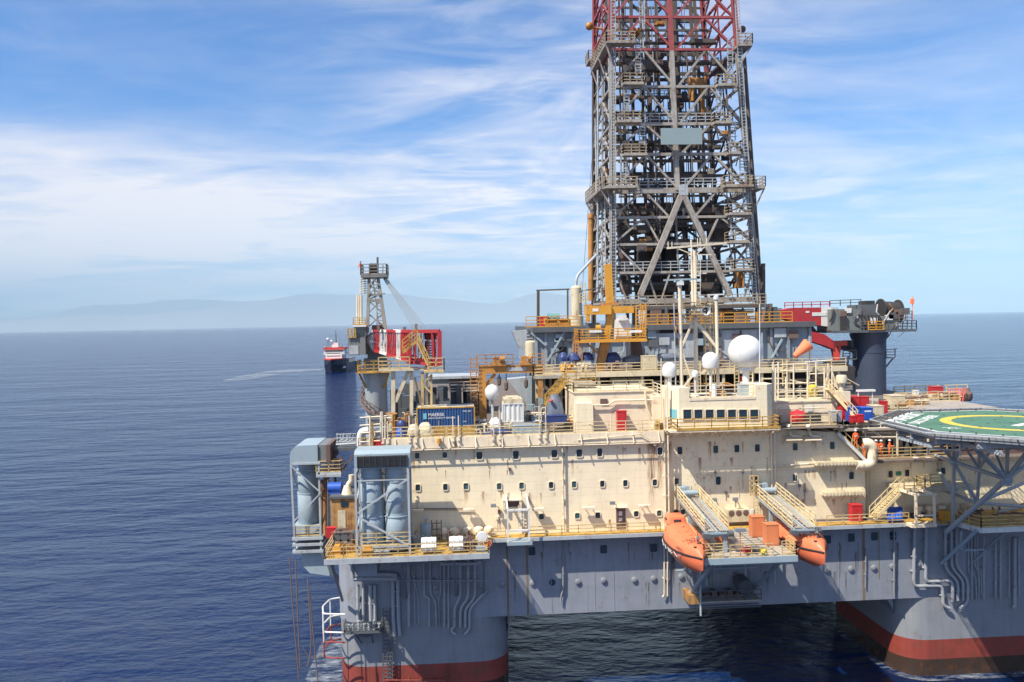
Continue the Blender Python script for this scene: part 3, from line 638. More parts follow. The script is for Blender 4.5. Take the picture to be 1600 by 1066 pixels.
# ---------------------------------------------------------------- exhaust deck (left)
EY = -6.4; ex0, ex1 = X_(508,EY,DZ), X_(763,EY,DZ)
t = thing('exhaust_deck', 'yellow floored deck carrying the twin exhaust stacks at the left corner', 'deck', ((ex0+ex1)/2,-3,DZ))
obj('deck_plate', M().box(ex0,ex1,EY,-.02,DZ-.2,DZ), MT['oyellow'], t)
obj('edge_beam', M().box(ex0-.1,ex1+.1,EY-.12,EY-.002,DZ-.45,DZ+.04).box(ex1+.002,ex1+.12,EY,-.02,DZ-.45,DZ+.04), MT['steel'], t)
k = M()
for i in range(9): x = ex0+.4+i*(ex1-ex0-.8)/8; k.box(x-.09,x+.09,EY+.1,-.04,DZ-.6,DZ-.2)
for i in range(3): k.box(ex0+.2,ex1-.2,EY+1+i*2,EY+1.2+i*2,DZ-.5,DZ-.2)
obj('floor_beam', k, MT['hull'], t)
k = M()
for x in (ex0+.5,-6,-1,ex1-.4): k.bar((x,EY+.4,DZ-.5),(x,-.03,DZ-6.),.22)
parts('knee_brace', k, MT['column'], t)
obj('underdeck_box', M().box(X_(560,-4,15),X_(590,-4,15),-4.5,-2.,DZ-2.2,DZ-.2), MT['hull'], t)
k = M().tube((X_(612,-3,15),-3,DZ-1.1),(X_(668,-3,15),-3,DZ-1.1),.62,14); obj('underdeck_tank', k, MT['hull'], t, smooth=True)
obj('machinery_floor', M().box(HX0+.2,xa0-.1,0,16,HZ1+.004,DZ), MT['deck'], t)
handrail('pale handrail along the front of the exhaust deck below the stacks', [(ex0,-.5,DZ),(ex0,EY+.05,DZ),(ex1,EY+.05,DZ),(ex1,-1.7,DZ)], 'yellow', h=1.1)
handrail('orange inner handrail around the feet of the twin exhaust stacks', [P(562,-5.6,DZ+.9),P(640,-5.6,DZ+.9)], 'yellow', h=1.15, toe=True)
def duct(m_, x, y, segs):   # segs (z0,z1,r)
    pr = []
    for z0, z1, r in segs: pr += [(r*.96,z0),(r,z0+.06),(r,z1-.06),(r*.96,z1)]
    return m_.lathe((x,y,0), pr, 28)
def stack(name_lb, xs, Y, ztop, zbase, hood, louv):
    pass
# twin stacks
ZH0, ZH1 = W(597,732,-5.8).z, W(597,707,-5.8).z
t = thing('exhaust_stack', 'twin blue grey exhaust stacks under one slatted hood, beside the cream wall', 'exhaust stack', (X_(597,-4,DZ),-4,DZ), 'exhaust stacks')
hx0, hx1 = X_(553,-5.8,26), X_(640.5,-5.8,26)
prof = [V((hx0,-5.75,ZH0)),V((hx0,-2.6,ZH0)),V((hx0,-2.6,ZH1+.15)),V((hx0,-5.2,ZH1+.15)),V((hx0,-5.75,ZH1-.15))]
o = obj('hood', M().ext(prof,(hx1-hx0,0,0)), MT['duct'], t); fixn(o)
lv = obj('louvre', M().box(hx0+.25,hx1-.25,-5.78,-5.752,ZH0+.1,ZH1-.32), MT['dark'], o)
k = M(); n = 9
for i in range(n): z = ZH0+.2+i*(ZH1-ZH0-.6)/(n-1); k.bar((hx0+.25,-5.82,z),(hx1-.25,-5.82,z),.09,.04)
for i in range(9): x = hx0+.3+i*(hx1-hx0-.6)/8; k.box(x-.03,x+.03,-5.90,-5.8,ZH0+.08,ZH1-.3)
obj('slat', k, MT['slat'], lv)
for px in (581.5,620): 
    x = X_(px,-4.2,21)
    k = duct(M(), x, -4.2, [(25.0,ZH0+.02,.92),(23.3,25.0,1.02),(20.0,23.3,1.08),(18.0,20.0,1.16)]); 
    k.lathe((x,-4.2,0),[(1.15,18.0),(1.12,17.9),(1.25,17.2),(1.25,DZ+.3)],28)
    obj('stack_pipe', k, MT['duct'], t, smooth=True)
    k = M()
    for z in (25.0,23.9,23.3,21.5,20.0,18.0): k.lathe((x,-4.2,0),[(1.10 if z<23.5 else 1.0,z-.05),(1.22 if z<21 else 1.14,z-.05),(1.22 if z<21 else 1.14,z+.05),(1.10 if z<23.5 else 1.0,z+.05)],28)
    parts('flange_ring', k, MT['duct'], t, smooth=True)
k = M(); xl_, xr_ = X_(556.5,-5.7,21), X_(639,-5.7,21)
for y in (-5.7,-2.7):
    k.bar((xl_,y,DZ),(xl_,y,ZH0),.2); k.bar((xr_,y,DZ),(xr_,y,ZH0),.2)
    k.bar((xl_,y,DZ+.85),(xr_,y,DZ+.85),.2)
k.bar((xl_+.1,-5.7,20.6),(xr_-.1,-5.7,23.6),.15); k.bar((xl_+.1,-5.7,20.3),(xr_-.1,-5.7,17.4),.15); k.bar((xl_,-5.7,23.6),(xr_,-5.7,23.6),.1)
for z in (19,21.6,24): k.bar((xl_,-5.7,z),(xl_,-2.7,z+1),.1)
x2 = X_(562,-5.2,21); k.bar((x2,-5.2,DZ),(x2,-5.2,ZH0),.13)
obj('support_frame', k, MT['steel'], t)
# single left stack, outboard
YS = 7.0; zl1 = W(478,696,YS).z; zl0 = W(478,726,YS).z
t = thing('exhaust_stack', 'single blue grey exhaust stack with a rounded hood standing outboard on the far left', 'exhaust stack', (X_(482,YS+2,20),YS+2,15), 'exhaust stacks')
lx0, lx1 = X_(452.5,YS,25), X_(496,YS,25)
poly = [V((lx1,YS,zl0)),V((lx0,YS,zl0)),V((lx0,YS,zl1-1.1))]+[V((lx0+1.1-1.1*math.cos(R(a)),YS,zl1-1.1+1.1*math.sin(R(a)))) for a in (20,40,60,80)]+[V((lx1,YS,zl1))]
o = obj('hood', M().ext(poly,(0,5.6,0)), MT['duct'], t, smooth=True); fixn(o)
obj('hood_neck', M().box(lx1+.002,lx1+.9,YS+.2,YS+5.4,zl0+.15,zl1-.06), MT['cabin'], t)
lv = obj('louvre', M().box(lx1+.9,lx1+1.35,YS-.05,YS+5.65,zl0+.1,zl1-.02), MT['brown'], t)
k = M()
for i in range(8): z = zl0+.3+i*.25; k.box(lx1+1.352,lx1+1.42,YS,YS+5.6,z,z+.09)
obj('slat', k, MT['rope'], lv)
x = X_(482,YS+2.6,20); zb = W(480,838,YS).z
k = duct(M(), x, YS+2.6, [(23.0,zl0+.02,1.05),(21.8,23.0,1.1),(19.6,21.8,1.12),(zb+.9,19.6,1.2)]); obj('stack_pipe', k, MT['duct'], t, smooth=True)
k = M()
for z in (23.0,22.2,21.8,19.6): k.lathe((x,YS+2.6,0),[(1.1,z-.05),(1.24,z-.05),(1.24,z+.05),(1.1,z+.05)],28)
parts('flange_ring', k, MT['duct'], t, smooth=True)
obj('stack_base', M().box(x-1.45,x+1.45,YS+1,YS+4.2,zb,zb+.9), MT['duct'], t)
k = M(); za = W(480,864,YS).z; bx0, bx1 = X_(457,YS,18), X_(502,YS,18)
for y in (YS+.1,YS+5.3):
    k.bar((X_(454,YS,24),y,zl0),(bx0+.15,y,za),.2); k.bar((bx1-.15,y,zl0+.3),(bx1-.15,y,za),.2)
k.bar((bx0,YS,23.2),(bx1,YS,23.2),.2); k.bar((bx0,YS,23.0),(bx1,YS,20.0),.13); k.bar((bx1,YS,20.0),(bx0+.1,YS,17.0),.13)
k.bar((bx0,YS+5.3,23.0),(bx1,YS+5.3,18.0),.13); k.bar((bx0,YS,22.9),(bx0,YS+5.3,18.0),.13)
obj('support_frame', k, MT['steel'], t)
k = M()
for z in (za,za+.75,za+1.4): k.box(bx0-.1,bx1+.1,YS-.1,YS+5.6,z,z+.28)
obj('base_grillage', k, MT['steel'], t)
k = M().loft([[V((X_(472,YS+1,15),YS+.6,za)),V((bx1-.2,YS+.6,za)),V((bx1-.2,YS+4.6,za)),V((X_(472,YS+1,15),YS+4.6,za))],
              [V((X_(474,YS+1,14),YS+.6,za-1.6)),V((bx1+.6,YS+.6,za-2.4)),V((bx1+.6,YS+4.6,za-2.4)),V((X_(474,YS+1,14),YS+4.6,za-1.6))],
              [V((X_(484,YS+1,14),YS+.6,za-2.4)),V((bx1+.6,YS+.6,za-2.8)),V((bx1+.6,YS+4.6,za-2.8)),V((X_(484,YS+1,14),YS+4.6,za-2.4))]])
o = obj('under_duct', k, MT['duct'], t); fixn(o)
k = M().bar((bx1,YS-.2,za),(HX0-.05,YS-.2,za-5),.25); k.bar((bx0+.5,YS+3,za),(HX0-.05,YS+3,za-5),.25); parts('knee_brace', k, MT['dsteel'], t)
handrail('small pale handrail at the base of the single left stack', [P(462,YS+.1,zb),P(500,YS+.1,zb)], 'yellow', h=1.1)
# gangway from hood to the rig
zg = W(515,738,YS).z
t = thing('gangway', 'short gangway with yellow rails between the left stack hood and the machinery', 'gangway', P(515,YS+1,zg))
a, b = X_(494,YS,zg), X_(533,YS,zg)
obj('gangway_floor', M().box(a,b,YS,YS+1.4,zg-.2,zg).bar((a,YS,zg-.35),(b,YS,zg-.35),.3), MT['steel'], t)
obj('handrail', M().rail([(a,YS+.05,zg),(b,YS+.05,zg),(b,YS+1.4,zg)],1.2,3,.045,1.2).rail([(a,YS+1.35,zg),(b,YS+1.35,zg)],1.2,3,.045,1.2), MT['yellow'], t)
obj('stair', M().bar((b-.1,YS+.6,zg+1.5),(X_(500,YS+.6,20),YS+.6,20.),.18,.3).bar((b+1.6,YS+1.4,zg+2.2),(b,YS+1.4,zg),.2,.2), MT['brown'], t)
# machinery behind the stacks
t = thing('machinery_house', 'rust streaked ochre machinery house between the exhaust stacks', 'deckhouse', P(533,4,DZ))
zt_ = W(533,779,4).z
obj('house_body', M().box(X_(516,4,20),X_(556,4,20),4,9,DZ,zt_), MT['rustbox'], t)
obj('roof_slab', M().box(X_(515,4,20),X_(557,4,20),3.8,9.2,zt_+.002,zt_+.25), MT['dsteel'], t)
p = W(538,788,3.9); obj('window', M().box(p.x-.35,p.x+.35,3.93,3.998,p.z-.28,p.z+.28), MT['glass'], t)
obj('door_panel', M().box(X_(528,4,18),X_(540,4,18),3.94,3.999,DZ+.1,DZ+2.1), MT['cream2'], t)
p = W(522,767,5); solo('tank', M().tube((p.x-.7,5.6,zt_+.85),(p.x+.7,5.6,zt_+.85),.55,14).box(p.x-.6,p.x+.6,5.2,6.0,zt_+.25,zt_+.5), MT['bblue'], 'small blue tank on the roof of the ochre machinery house', 'tank', smooth=True)
k = M().path([W(544,769,5),W(544,757,5),W(549,752,5),W(549,742,5)],.28,10,.6); k.lathe(W(543,772,5),[(.7,-.2),(.35,.9)],12); solo('vent_pipe', k, MT['cpipe'], 'cream funnel based vent pipe on the ochre machinery house', 'vent', smooth=True)
p = W(517,838,1); solo('fire_box', M().box(p.x-.45,p.x+.45,1,1.7,DZ+.02,DZ+1.0).box(p.x-.5,p.x+.5,.98,1.72,DZ+1.0,DZ+1.06), MT['ored'], 'red box at the foot of the ochre machinery house', 'box')
for i, (px, y0, y1, Y, r, mt, lb) in enumerate(((503,750,838,8,.16,'rope','brown riser pipe just right of the single left stack'),(508,745,838,8,.22,'rustbox','rusty orange riser pipe left of the ochre machinery house'),(513,750,838,7,.12,'dsteel','thin dark riser pipe left of the ochre machinery house'))):
    solo('riser_pipe', M().tube(P(px,Y,W(px,y1,Y).z),P(px,Y,W(px,y0,Y).z),r,8), MT[mt], lb, 'pipe', smooth=True)
t = thing('machinery_skid', 'dark pump skid crowded with pipes in front of the ochre machinery house', 'pump skid', P(532,-1.5,DZ))
a, b = X_(519,-1.5,DZ), X_(552,-1.5,DZ)
obj('skid_frame', M().box(a,b,-2.2,-.4,DZ+.02,DZ+.35), MT['dsteel'], t)
k = M()
for i in range(3): x = a+.5+i*.75; k.tube((x,-1.9,DZ+.8),(x,-.7,DZ+.8),.38,12); k.box(x-.3,x+.3,-1.8,-.8,DZ+.3,DZ+.55)
obj('pump', k, MT['dsteel'], t, smooth=True)
k = M().path([(a,-1.9,DZ+1.3),(b,-1.9,DZ+1.3),(b,-1.9,DZ+.3)],.09,6,.3); k.path([(a+.4,-1.6,DZ+.4),(a+.4,-1.6,DZ+1.6),(a+1.6,-1.6,DZ+1.6)],.08,6,.3); obj('pipe_run', k, MT['rope'], t)
for px0,py0,px1,py1,Y,d,mt,lb in ((519,848,532,862,-5.2,1.2,'ocrane','amber step block at the left end of the exhaust deck'),(566,846,582,862,-6.0,.9,'ocrane','amber equipment block below the twin stacks'),(584,850,608,860,-6.1,.4,'steel','grey valve bank on the exhaust deck rail right of the amber block')):
    a = W(px0,py1,Y); b = W(px1,py0,Y); k = M().box(a.x,b.x,Y,Y+d,DZ+.01,DZ+.01+(b.z-a.z)*.8).box(a.x+.15,b.x-.15,Y+.1,Y+d*.8,DZ+(b.z-a.z)*.8,DZ+(b.z-a.z)*1.05)
    k.tube((a.x,Y-.05,DZ+.5),(b.x,Y-.05,DZ+.5),.07,6); solo('equipment_block', k, MT[mt], lb, 'equipment')
# life raft canisters
def raft(px0, px1, lb):
    Y = -5.9; a, b = X_(px0,Y,17.5), X_(px1,Y,17.5)
    t = thing('life_raft', lb, 'life raft', ((a+b)/2,Y+.5,DZ), 'life rafts on the exhaust deck')
    for (y, z) in ((Y+.1,DZ+.55),(Y+.45,DZ+1.1)):
        k = M().lathe((0,y,z),[(.30,a),(.36,a+.05),(.36,(a+b)/2-.32),(.40,(a+b)/2-.30),(.40,(a+b)/2-.22),(.36,(a+b)/2-.20),(.36,(a+b)/2+.20),(.40,(a+b)/2+.22),(.40,(a+b)/2+.30),(.36,(a+b)/2+.32),(.36,b-.05),(.30,b)],16,'x')
        obj('canister', k, MT['white'], t, smooth=True)
    k = M()
    for x in (a+.25,b-.25): k.bar((x,Y-.2,DZ),(x,Y-.2,DZ+.4),.07); k.bar((x,Y+.9,DZ),(x,Y+.9,DZ+1.2),.07); k.bar((x,Y-.25,DZ+.18),(x,Y+.9,DZ+.75),.07)
    obj('cradle', k, MT['dsteel'], t)
raft(658,682,'pair of white life raft canisters nearer the exhaust stacks'); raft(702,724,'pair of white life raft canisters nearer the right end of the exhaust deck')
p = W(666,832,-1.5); t = solo('drum', M().lathe((p.x,-1.5,0),[(.5,DZ+.25),(.52,DZ+.3),(.52,DZ+1.6),(.48,DZ+1.75),(.12,DZ+1.8),(.1,DZ+2.2),(.3,DZ+2.22),(.3,DZ+2.3),(.01,DZ+2.31)],18), MT['duct'], 'blue grey upright drum with a hand wheel behind the life rafts', 'drum', smooth=True)
k = M()
for px in (675,683,690): x = X_(px,-1.2,DZ); k.bar((x,-1.2,DZ),(x,-1.2,DZ+2.0),.08)
for z in (.5,1.1,1.7): k.bar((X_(675,-1.2,DZ),-1.2,DZ+z),(X_(690,-1.2,DZ),-1.2,DZ+z),.07)
solo('pipe_rack', k, MT['rope'], 'dark brown pipe rack beside the upright drum', 'rack')
mush = None; names = ('first bell vent from the left, half in shade','second bell vent from the left along the wall foot','third bell vent from the left along the wall foot','fourth bell vent from the left, behind the right life raft','rightmost bell vent, beyond the end of the exhaust deck')
for px, lb in zip((693,711,731,748,764), names):
    p = P(px,-.75,DZ)
    if mush is None:
        t = thing('bell_vent', lb, 'vent', p, 'bell vents along the wall foot')
        obj('vent_pipe', M().tube(p,p+V((0,0,.75)),.24,12), MT['wall2'], t, smooth=True)
        obj('vent_cap', M().lathe(p,[(.20,.55),(.46,.56),(.50,.75),(.42,.98),(.2,1.1),(.01,1.12)],16), MT['wall2'], t, smooth=True)
        obj('drip_tray', M().box(p.x-.3,p.x+.3,p.y-.3,p.y+.3,DZ+.005,DZ+.12), MT['wall2'], t); mush = t
    else: copy_tree(mush, p, lb)
t = thing('deck_winch', 'small winch with a pale round drum at the right end of the exhaust deck', 'winch', P(752,-5.6,DZ))
p = P(752,-5.6,DZ); obj('winch_frame', M().box(p.x-.5,p.x+.4,p.y-.3,p.y+.3,DZ,DZ+.5).bar((p.x-.3,p.y,DZ+.4),(p.x,p.y,DZ+1.1),.14).bar((p.x+.2,p.y,DZ+.4),(p.x,p.y,DZ+1.1),.14), MT['duct'], t)
obj('winch_drum', M().lathe((p.x+.1,p.y,DZ+1.35),[(.01,-.22),(.48,-.2),(.52,0),(.48,.2),(.01,.22)],18,'y'), MT['white2'], t, smooth=True)
obj('hose_reel', M().tube((p.x+.65,p.y-.1,DZ+.75),(p.x+.65,p.y+.2,DZ+.75),.38,14), MT['orange2'], t, smooth=True)
rnd = random.Random(14)
for i,(x0,x1,Y,lb) in enumerate(((596,640,-1.4,'dark pipework cluster at the wall behind the twin stacks'),(700,740,-3.2,'low brown pipework cluster on the exhaust deck behind the life rafts'),(520,560,-4.2,'rust brown valve cluster at the left end of the exhaust deck'),(642,658,-3.6,'small grey valve cluster left of the life rafts'),(726,746,-5.2,'small brown pipework cluster beside the deck winch'))):
    t = thing('pipework', lb, 'pipework', P((x0+x1)/2,Y,DZ)); a, b = X_(x0,Y,DZ), X_(x1,Y,DZ); k = M()
    for j in range(9): x = a+rnd.random()*(b-a); y = Y+rnd.uniform(-.5,.6); h = rnd.uniform(.4,1.5); k.path([(x,y,DZ),(x,y,DZ+h),(x+rnd.uniform(-1,1),y,DZ+h),(x+rnd.uniform(-.4,.4),y+.3,DZ+.1)],rnd.uniform(.04,.1),6)
    obj('pipe_run', k, MT[('dsteel','rope','rustbox','steel','rope')[i]], t)
    k = M()
    for j in range(5): x = a+rnd.random()*(b-a-.4); y = Y+rnd.uniform(-.4,.5); h = rnd.uniform(.3,1.0); k.box(x,x+rnd.uniform(.25,.7),y,y+.4,DZ+.003,DZ+h)
    obj('valve_box', k, MT[('brown','dsteel','rustbox','lamp','cabin')[i]], t)
# white access cage
CY = -2.5; t = thing('access_cage', 'white framed access cage hung on the wall walkway', 'access cage', P(810,CY,DZ))
ax_, bx_ = X_(793.5,CY,18), X_(826.5,CY,18); zt_ = W(810,797,CY).z; zb_ = W(810,852,CY).z
k = M()
for x in (ax_,bx_):
    k.bar((x,CY,zb_),(x,CY,zt_),.15); k.bar((x,-.05,zt_+.9),(x,CY,zt_),.15,.3)
k.bar((ax_,CY,zt_),(bx_,CY,zt_),.18); k.bar((ax_,CY,DZ+1.0),(bx_,CY,DZ+1.0),.16)
obj('cage_frame', k, MT['white2'], t)
obj('cage_floor', M().box(ax_-.1,bx_+.3,CY-.1,-1.64,zb_,zb_+.35), MT['duct'], t)
k = M().ladder((bx_-.6,-.3,DZ+.2),(bx_-.6,-.3,zt_),(1,0,0),.5,.04); obj('ladder', k, MT['white2'], t)
a, b = W(786,797,-.4), W(815,782,-.4); obj('hatch_surround', M().box(a.x,a.x+.25,-.5,-.003,a.z,b.z).box(b.x-.25,b.x,-.5,-.003,a.z,b.z).box(a.x,b.x,-.55,-.003,b.z,b.z+.12), MT['wall2'], t)
obj('hatch_void', M().box(a.x+.25,b.x-.25,-.06,-.003,a.z+.2,b.z), MT['brown'], t)
# ---------------------------------------------------------------- lifeboats
def lifeboat(cx_, y0, y1, zk, lb):
    t = thing('lifeboat', lb, 'lifeboat', (cx_,(y0+y1)/2,zk), 'lifeboats under the davits')
    L = y1-y0; N = 18; hb, gw = 1.72, 1.75
    def beam(s): return hb*max(.03,(1-abs(2*s-.92)**3.1)) if s < .46 else hb*max(.02,(1-((s-.46)/.54)**2.6))
    low, up, belt = [], [], []
    for i in range(N+1):
        s = i/N; y = y1-L*s; b = beam(s); kz = zk+.9*max(0,(s-.70)/.30)**2+.5*max(0,(.12-s)/.12)**2; g = zk+gw+.22*(s-.4)**2*2
        if s > .995: y -= .12
        low.append([V((cx_-b,y,g)),V((cx_-b*.94,y,g-.45)),V((cx_-b*.62,y,kz+.42)),V((cx_,y,kz)),V((cx_+b*.62,y,kz+.42)),V((cx_+b*.94,y,g-.45)),V((cx_+b,y,g))])
        # canopy height: tower aft, sloping to the bow
        h = 1.42 if s < .06 else 1.45 if s < .34 else 1.30-.55*((s-.34)/.66)**1.8
        h *= min(1,(s+.035)/.07) if s < .035 else min(1,(1.0-s)/.10+.12)
        w_ = .80-.10*s
        up.append([V((cx_-b*.985,y,g+.01)),V((cx_-b*.93,y,g+h*.42)),V((cx_-b*w_,y,g+h*.80)),V((cx_-b*.42,y,g+h)),V((cx_,y,g+h*1.03)),V((cx_+b*.42,y,g+h)),V((cx_+b*w_,y,g+h*.80)),V((cx_+b*.93,y,g+h*.42)),V((cx_+b*.985,y,g+.01))])
        belt.append((y,b,g))
    k = M().loft(low, caps=True, closed=True); hl = obj('hull', k, MT['orange'], t, smooth=True); fixn(hl)
    cn = obj('canopy', M().loft(up), MT['orange'], t, smooth=True); fixn(cn)
    k = M()
    for sg in (-1,1): k.path([V((cx_+sg*(b+.02),y,g)) for y,b,g in belt],.085,6)
    obj('fender_belt', k, MT['black'], t)
    tx, ty, tz = cx_-.15, y1-L*.14, zk+gw+1.35
    o = obj('conning_tower', M().loft([rr3(tx,ty,.98,.92,.25,tz),rr3(tx,ty-.05,.82,.78,.25,tz+.62),rr3(tx,ty,.66,.6,.25,tz+.74)]), MT['orange'], t, smooth=True); fixn(o)
    obj('tower_window', M().box(tx-.36,tx+.36,ty-.92,ty-.84,tz+.16,tz+.42).box(tx-.93,tx-.86,ty-.4,ty+.4,tz+.18,tz+.42), MT['glass'], o)
    # hatches, ribs, fittings
    def top(s, u):   # point on the canopy
        i = min(N-1,int(s*N)); f_ = s*N-i; r_ = [up[i][j].lerp(up[i+1][j],f_) for j in range(9)]; j = min(7,int(u*8)); return r_[j].lerp(r_[j+1],u*8-j)
    k = M()
    for u in (.38,.62): k.path([top(s,u)+V((0,0,.02)) for s in (.3,.42,.54,.66,.78,.88)],.03,5)
    for s in (.78,): k.path([top(s,u)+V((0,0,.02)) for u in (.12,.25,.38,.5,.62,.75,.88)],.03,5)
    obj('grab_rail', k, MT['orange2'], t)
    k = M()
    for s0,s1,u0,u1 in ((.42,.56,.16,.30),(.42,.56,.70,.84)):
        q = [top(s0,u0),top(s1,u0),top(s1,u1),top(s0,u1)]; nn = (q[1]-q[0]).cross(q[3]-q[0]).normalized(); nn = nn if nn.z > 0 else -nn
        k.loft([[a+nn*-.02 for a in q],[a+nn*.05 for a in q]])
    o = obj('side_hatch', k, MT['orange'], t); fixn(o)
    k = M(); q = top(.86,.5); k.tube(q,q+V((0,0,.5)),.07,8); k.lathe(q+V((0,0,.5)),[(.01,-.1),(.2,0),(.01,.3)],8); k.tube(q+V((0,0,.5)),(q.x,q.y,19.2),.025,6)
    q = top(.12,.5)
    obj('lifting_hook', k, MT['dsteel'], t)
    k = M(); q = top(.9,.34); k.lathe(q,[(.01,-.02),(.16,.03),(.16,.06),(.01,.07)],10); obj('porthole', k, MT['black'], t)
    k = M()
    for sg in (-1,1):
        for s in (.2,.3,.4,.5,.6,.7):
            i = int(s*N); y,b,g = belt[i]; y2,b2,g2 = belt[min(N,i+2)]; k.path([(cx_+sg*(b+.1),y,g-.12),(cx_+sg*((b+b2)/2+.12),(y+y2)/2,g-.42),(cx_+sg*(b2+.1),y2,g2-.12)],.025,5)
    obj('grab_line', k, MT['white2'], t)
    k = M()
    for s, u in ((.25,.2),(.25,.8),(.5,.5),(.62,.5),(.72,.3),(.72,.7),(.36,.5)): q = top(s,u); k.lathe(q,[(.02,-.02),(.16,.02),(.14,.08),(.01,.1)],8)
    obj('deck_fitting', k, MT['orange2'], t)
    # number on the canopy front
    q = top(.83,.40); text('NO.2', .52, MT['black'], t, q+V((-.55,0,.12)), (R(28),R(-8),0))
    q = top(.68,.10); text('LIFEBOAT', .30, MT['brown'], t, q+V((-.13,-.1,-.05)), (R(66),0,R(-80)))
    return t
def rr3(cx_, cy_, hw, hd, r, z, n=3): return [V((a.x, cy_+(a.z-0), z)) for a in rr2(cx_, 0, hw, hd, r, 0, n)]
lifeboat(20.75, -11.6, -1.9, 15.0, 'orange enclosed lifeboat hanging clear at the left of the davit platform')
lifeboat(31.9, -11.2, -1.5, 15.0, 'orange enclosed lifeboat half hidden behind the right davit')
# ---------------------------------------------------------------- davit platform
PY = -10.8; dx0, dx1 = X_(1100,PY,DZ), X_(1244,PY,DZ)
t = thing('davit_platform', 'weathered grating platform projecting between the two lifeboats', 'platform', ((dx0+dx1)/2,-6,DZ))
obj('floor', M().box(dx0,dx1,PY,-1.64,DZ-.16,DZ-.004), MT['grating'], t)
k = M()
for i in range(12): k.bar((26.2+i*.001,PY+.5+i*.8,DZ+.01),(28.2,PY+.5+i*.8,DZ+.01),.06,.03)
for x in (25.4,26.2,27.2,28.2): k.bar((x,PY+.3,DZ+.012),(x,-1.8,DZ+.012),.08,.03)
obj('grating_bar', k, MT['dsteel'], t)
obj('edge_beam', M().box(dx0-.1,dx1+.1,PY-.15,PY-.002,DZ-.5,DZ+.05).box(dx0-.14,dx0-.002,PY,-1.64,DZ-.5,DZ).box(dx1+.002,dx1+.14,PY,-1.64,DZ-.5,DZ).box(dx0+1,dx1-.5,PY+.3,PY+.6,DZ-.75,DZ-.17), MT['duct'], t)
k = M()
for i in range(8): x = dx0+.5+i*(dx1-dx0-1)/7; k.box(x-.06,x+.06,PY+.1,-1.7,DZ-.5,DZ-.17)
obj('floor_beam', k, MT['hull'], t)
k = M(); zc = HZ0+1.3
k.tube((dx0+1.6,PY+1.2,DZ-.5),(W(1076,933,-.2).x,-.1,zc),.24,10); k.tube((dx1-.6,PY+1.2,DZ-.5),(W(1178,926,-.2).x,-.1,zc+.4),.20,10)
k.tube((dx0+.6,-3.5,DZ-.4),(dx0+1.4,-.1,HZ0+4),.14,8); k.tube((dx1-2.6,-6,DZ-.4),(dx1-1.2,-.1,HZ0+4.5),.12,8); k.tube((dx0+3.4,-5,DZ-.4),(dx0+5,-.1,HZ0+3.5),.1,8)
k.tube((dx0,-1.2,HZ0+4.3),(dx1,-1.2,HZ0+4.3),.09,8)
for px in (1104,1165,1210): x = X_(px,-1,13); k.tube((x,-1,DZ-.3),(x,-1,HZ0+2.5),.1,8)
parts('diagonal_brace', k, MT['duct'], t, smooth=True)
obj('brace_node', M().sph((dx0+1.7,PY+1.3,DZ-.75),.34,10), MT['steel'], t, smooth=True)
def rl(lb, pts, **k): return handrail(lb, pts, 'yellow', 'yellow handrails of the lifeboat station', **k)
a, b = X_(1131,PY,DZ), X_(1194,PY,DZ); c = X_(1222,PY,DZ)
rl('closely barred yellow handrail at the left front corner of the davit platform', [(dx0,PY+2.6,DZ),(dx0,PY,DZ),(a,PY,DZ)], h=1.35, rails=5, step=1.1)
rl('yellow handrail along the middle front of the davit platform', [(a+.6,PY+.05,DZ),(c-.8,PY+.05,DZ)], h=1.15, rails=3, step=1.6)
rl('closely barred yellow handrail at the right front corner of the davit platform', [(c,PY,DZ),(dx1,PY,DZ),(dx1,PY+2.2,DZ)], h=1.35, rails=5, step=1.1)
rl('yellow stair rail behind the left davit leg', [(dx0+.1,-8.3,DZ),(dx0+.5,-4.5,DZ)], h=1.6, rails=4, step=.8)
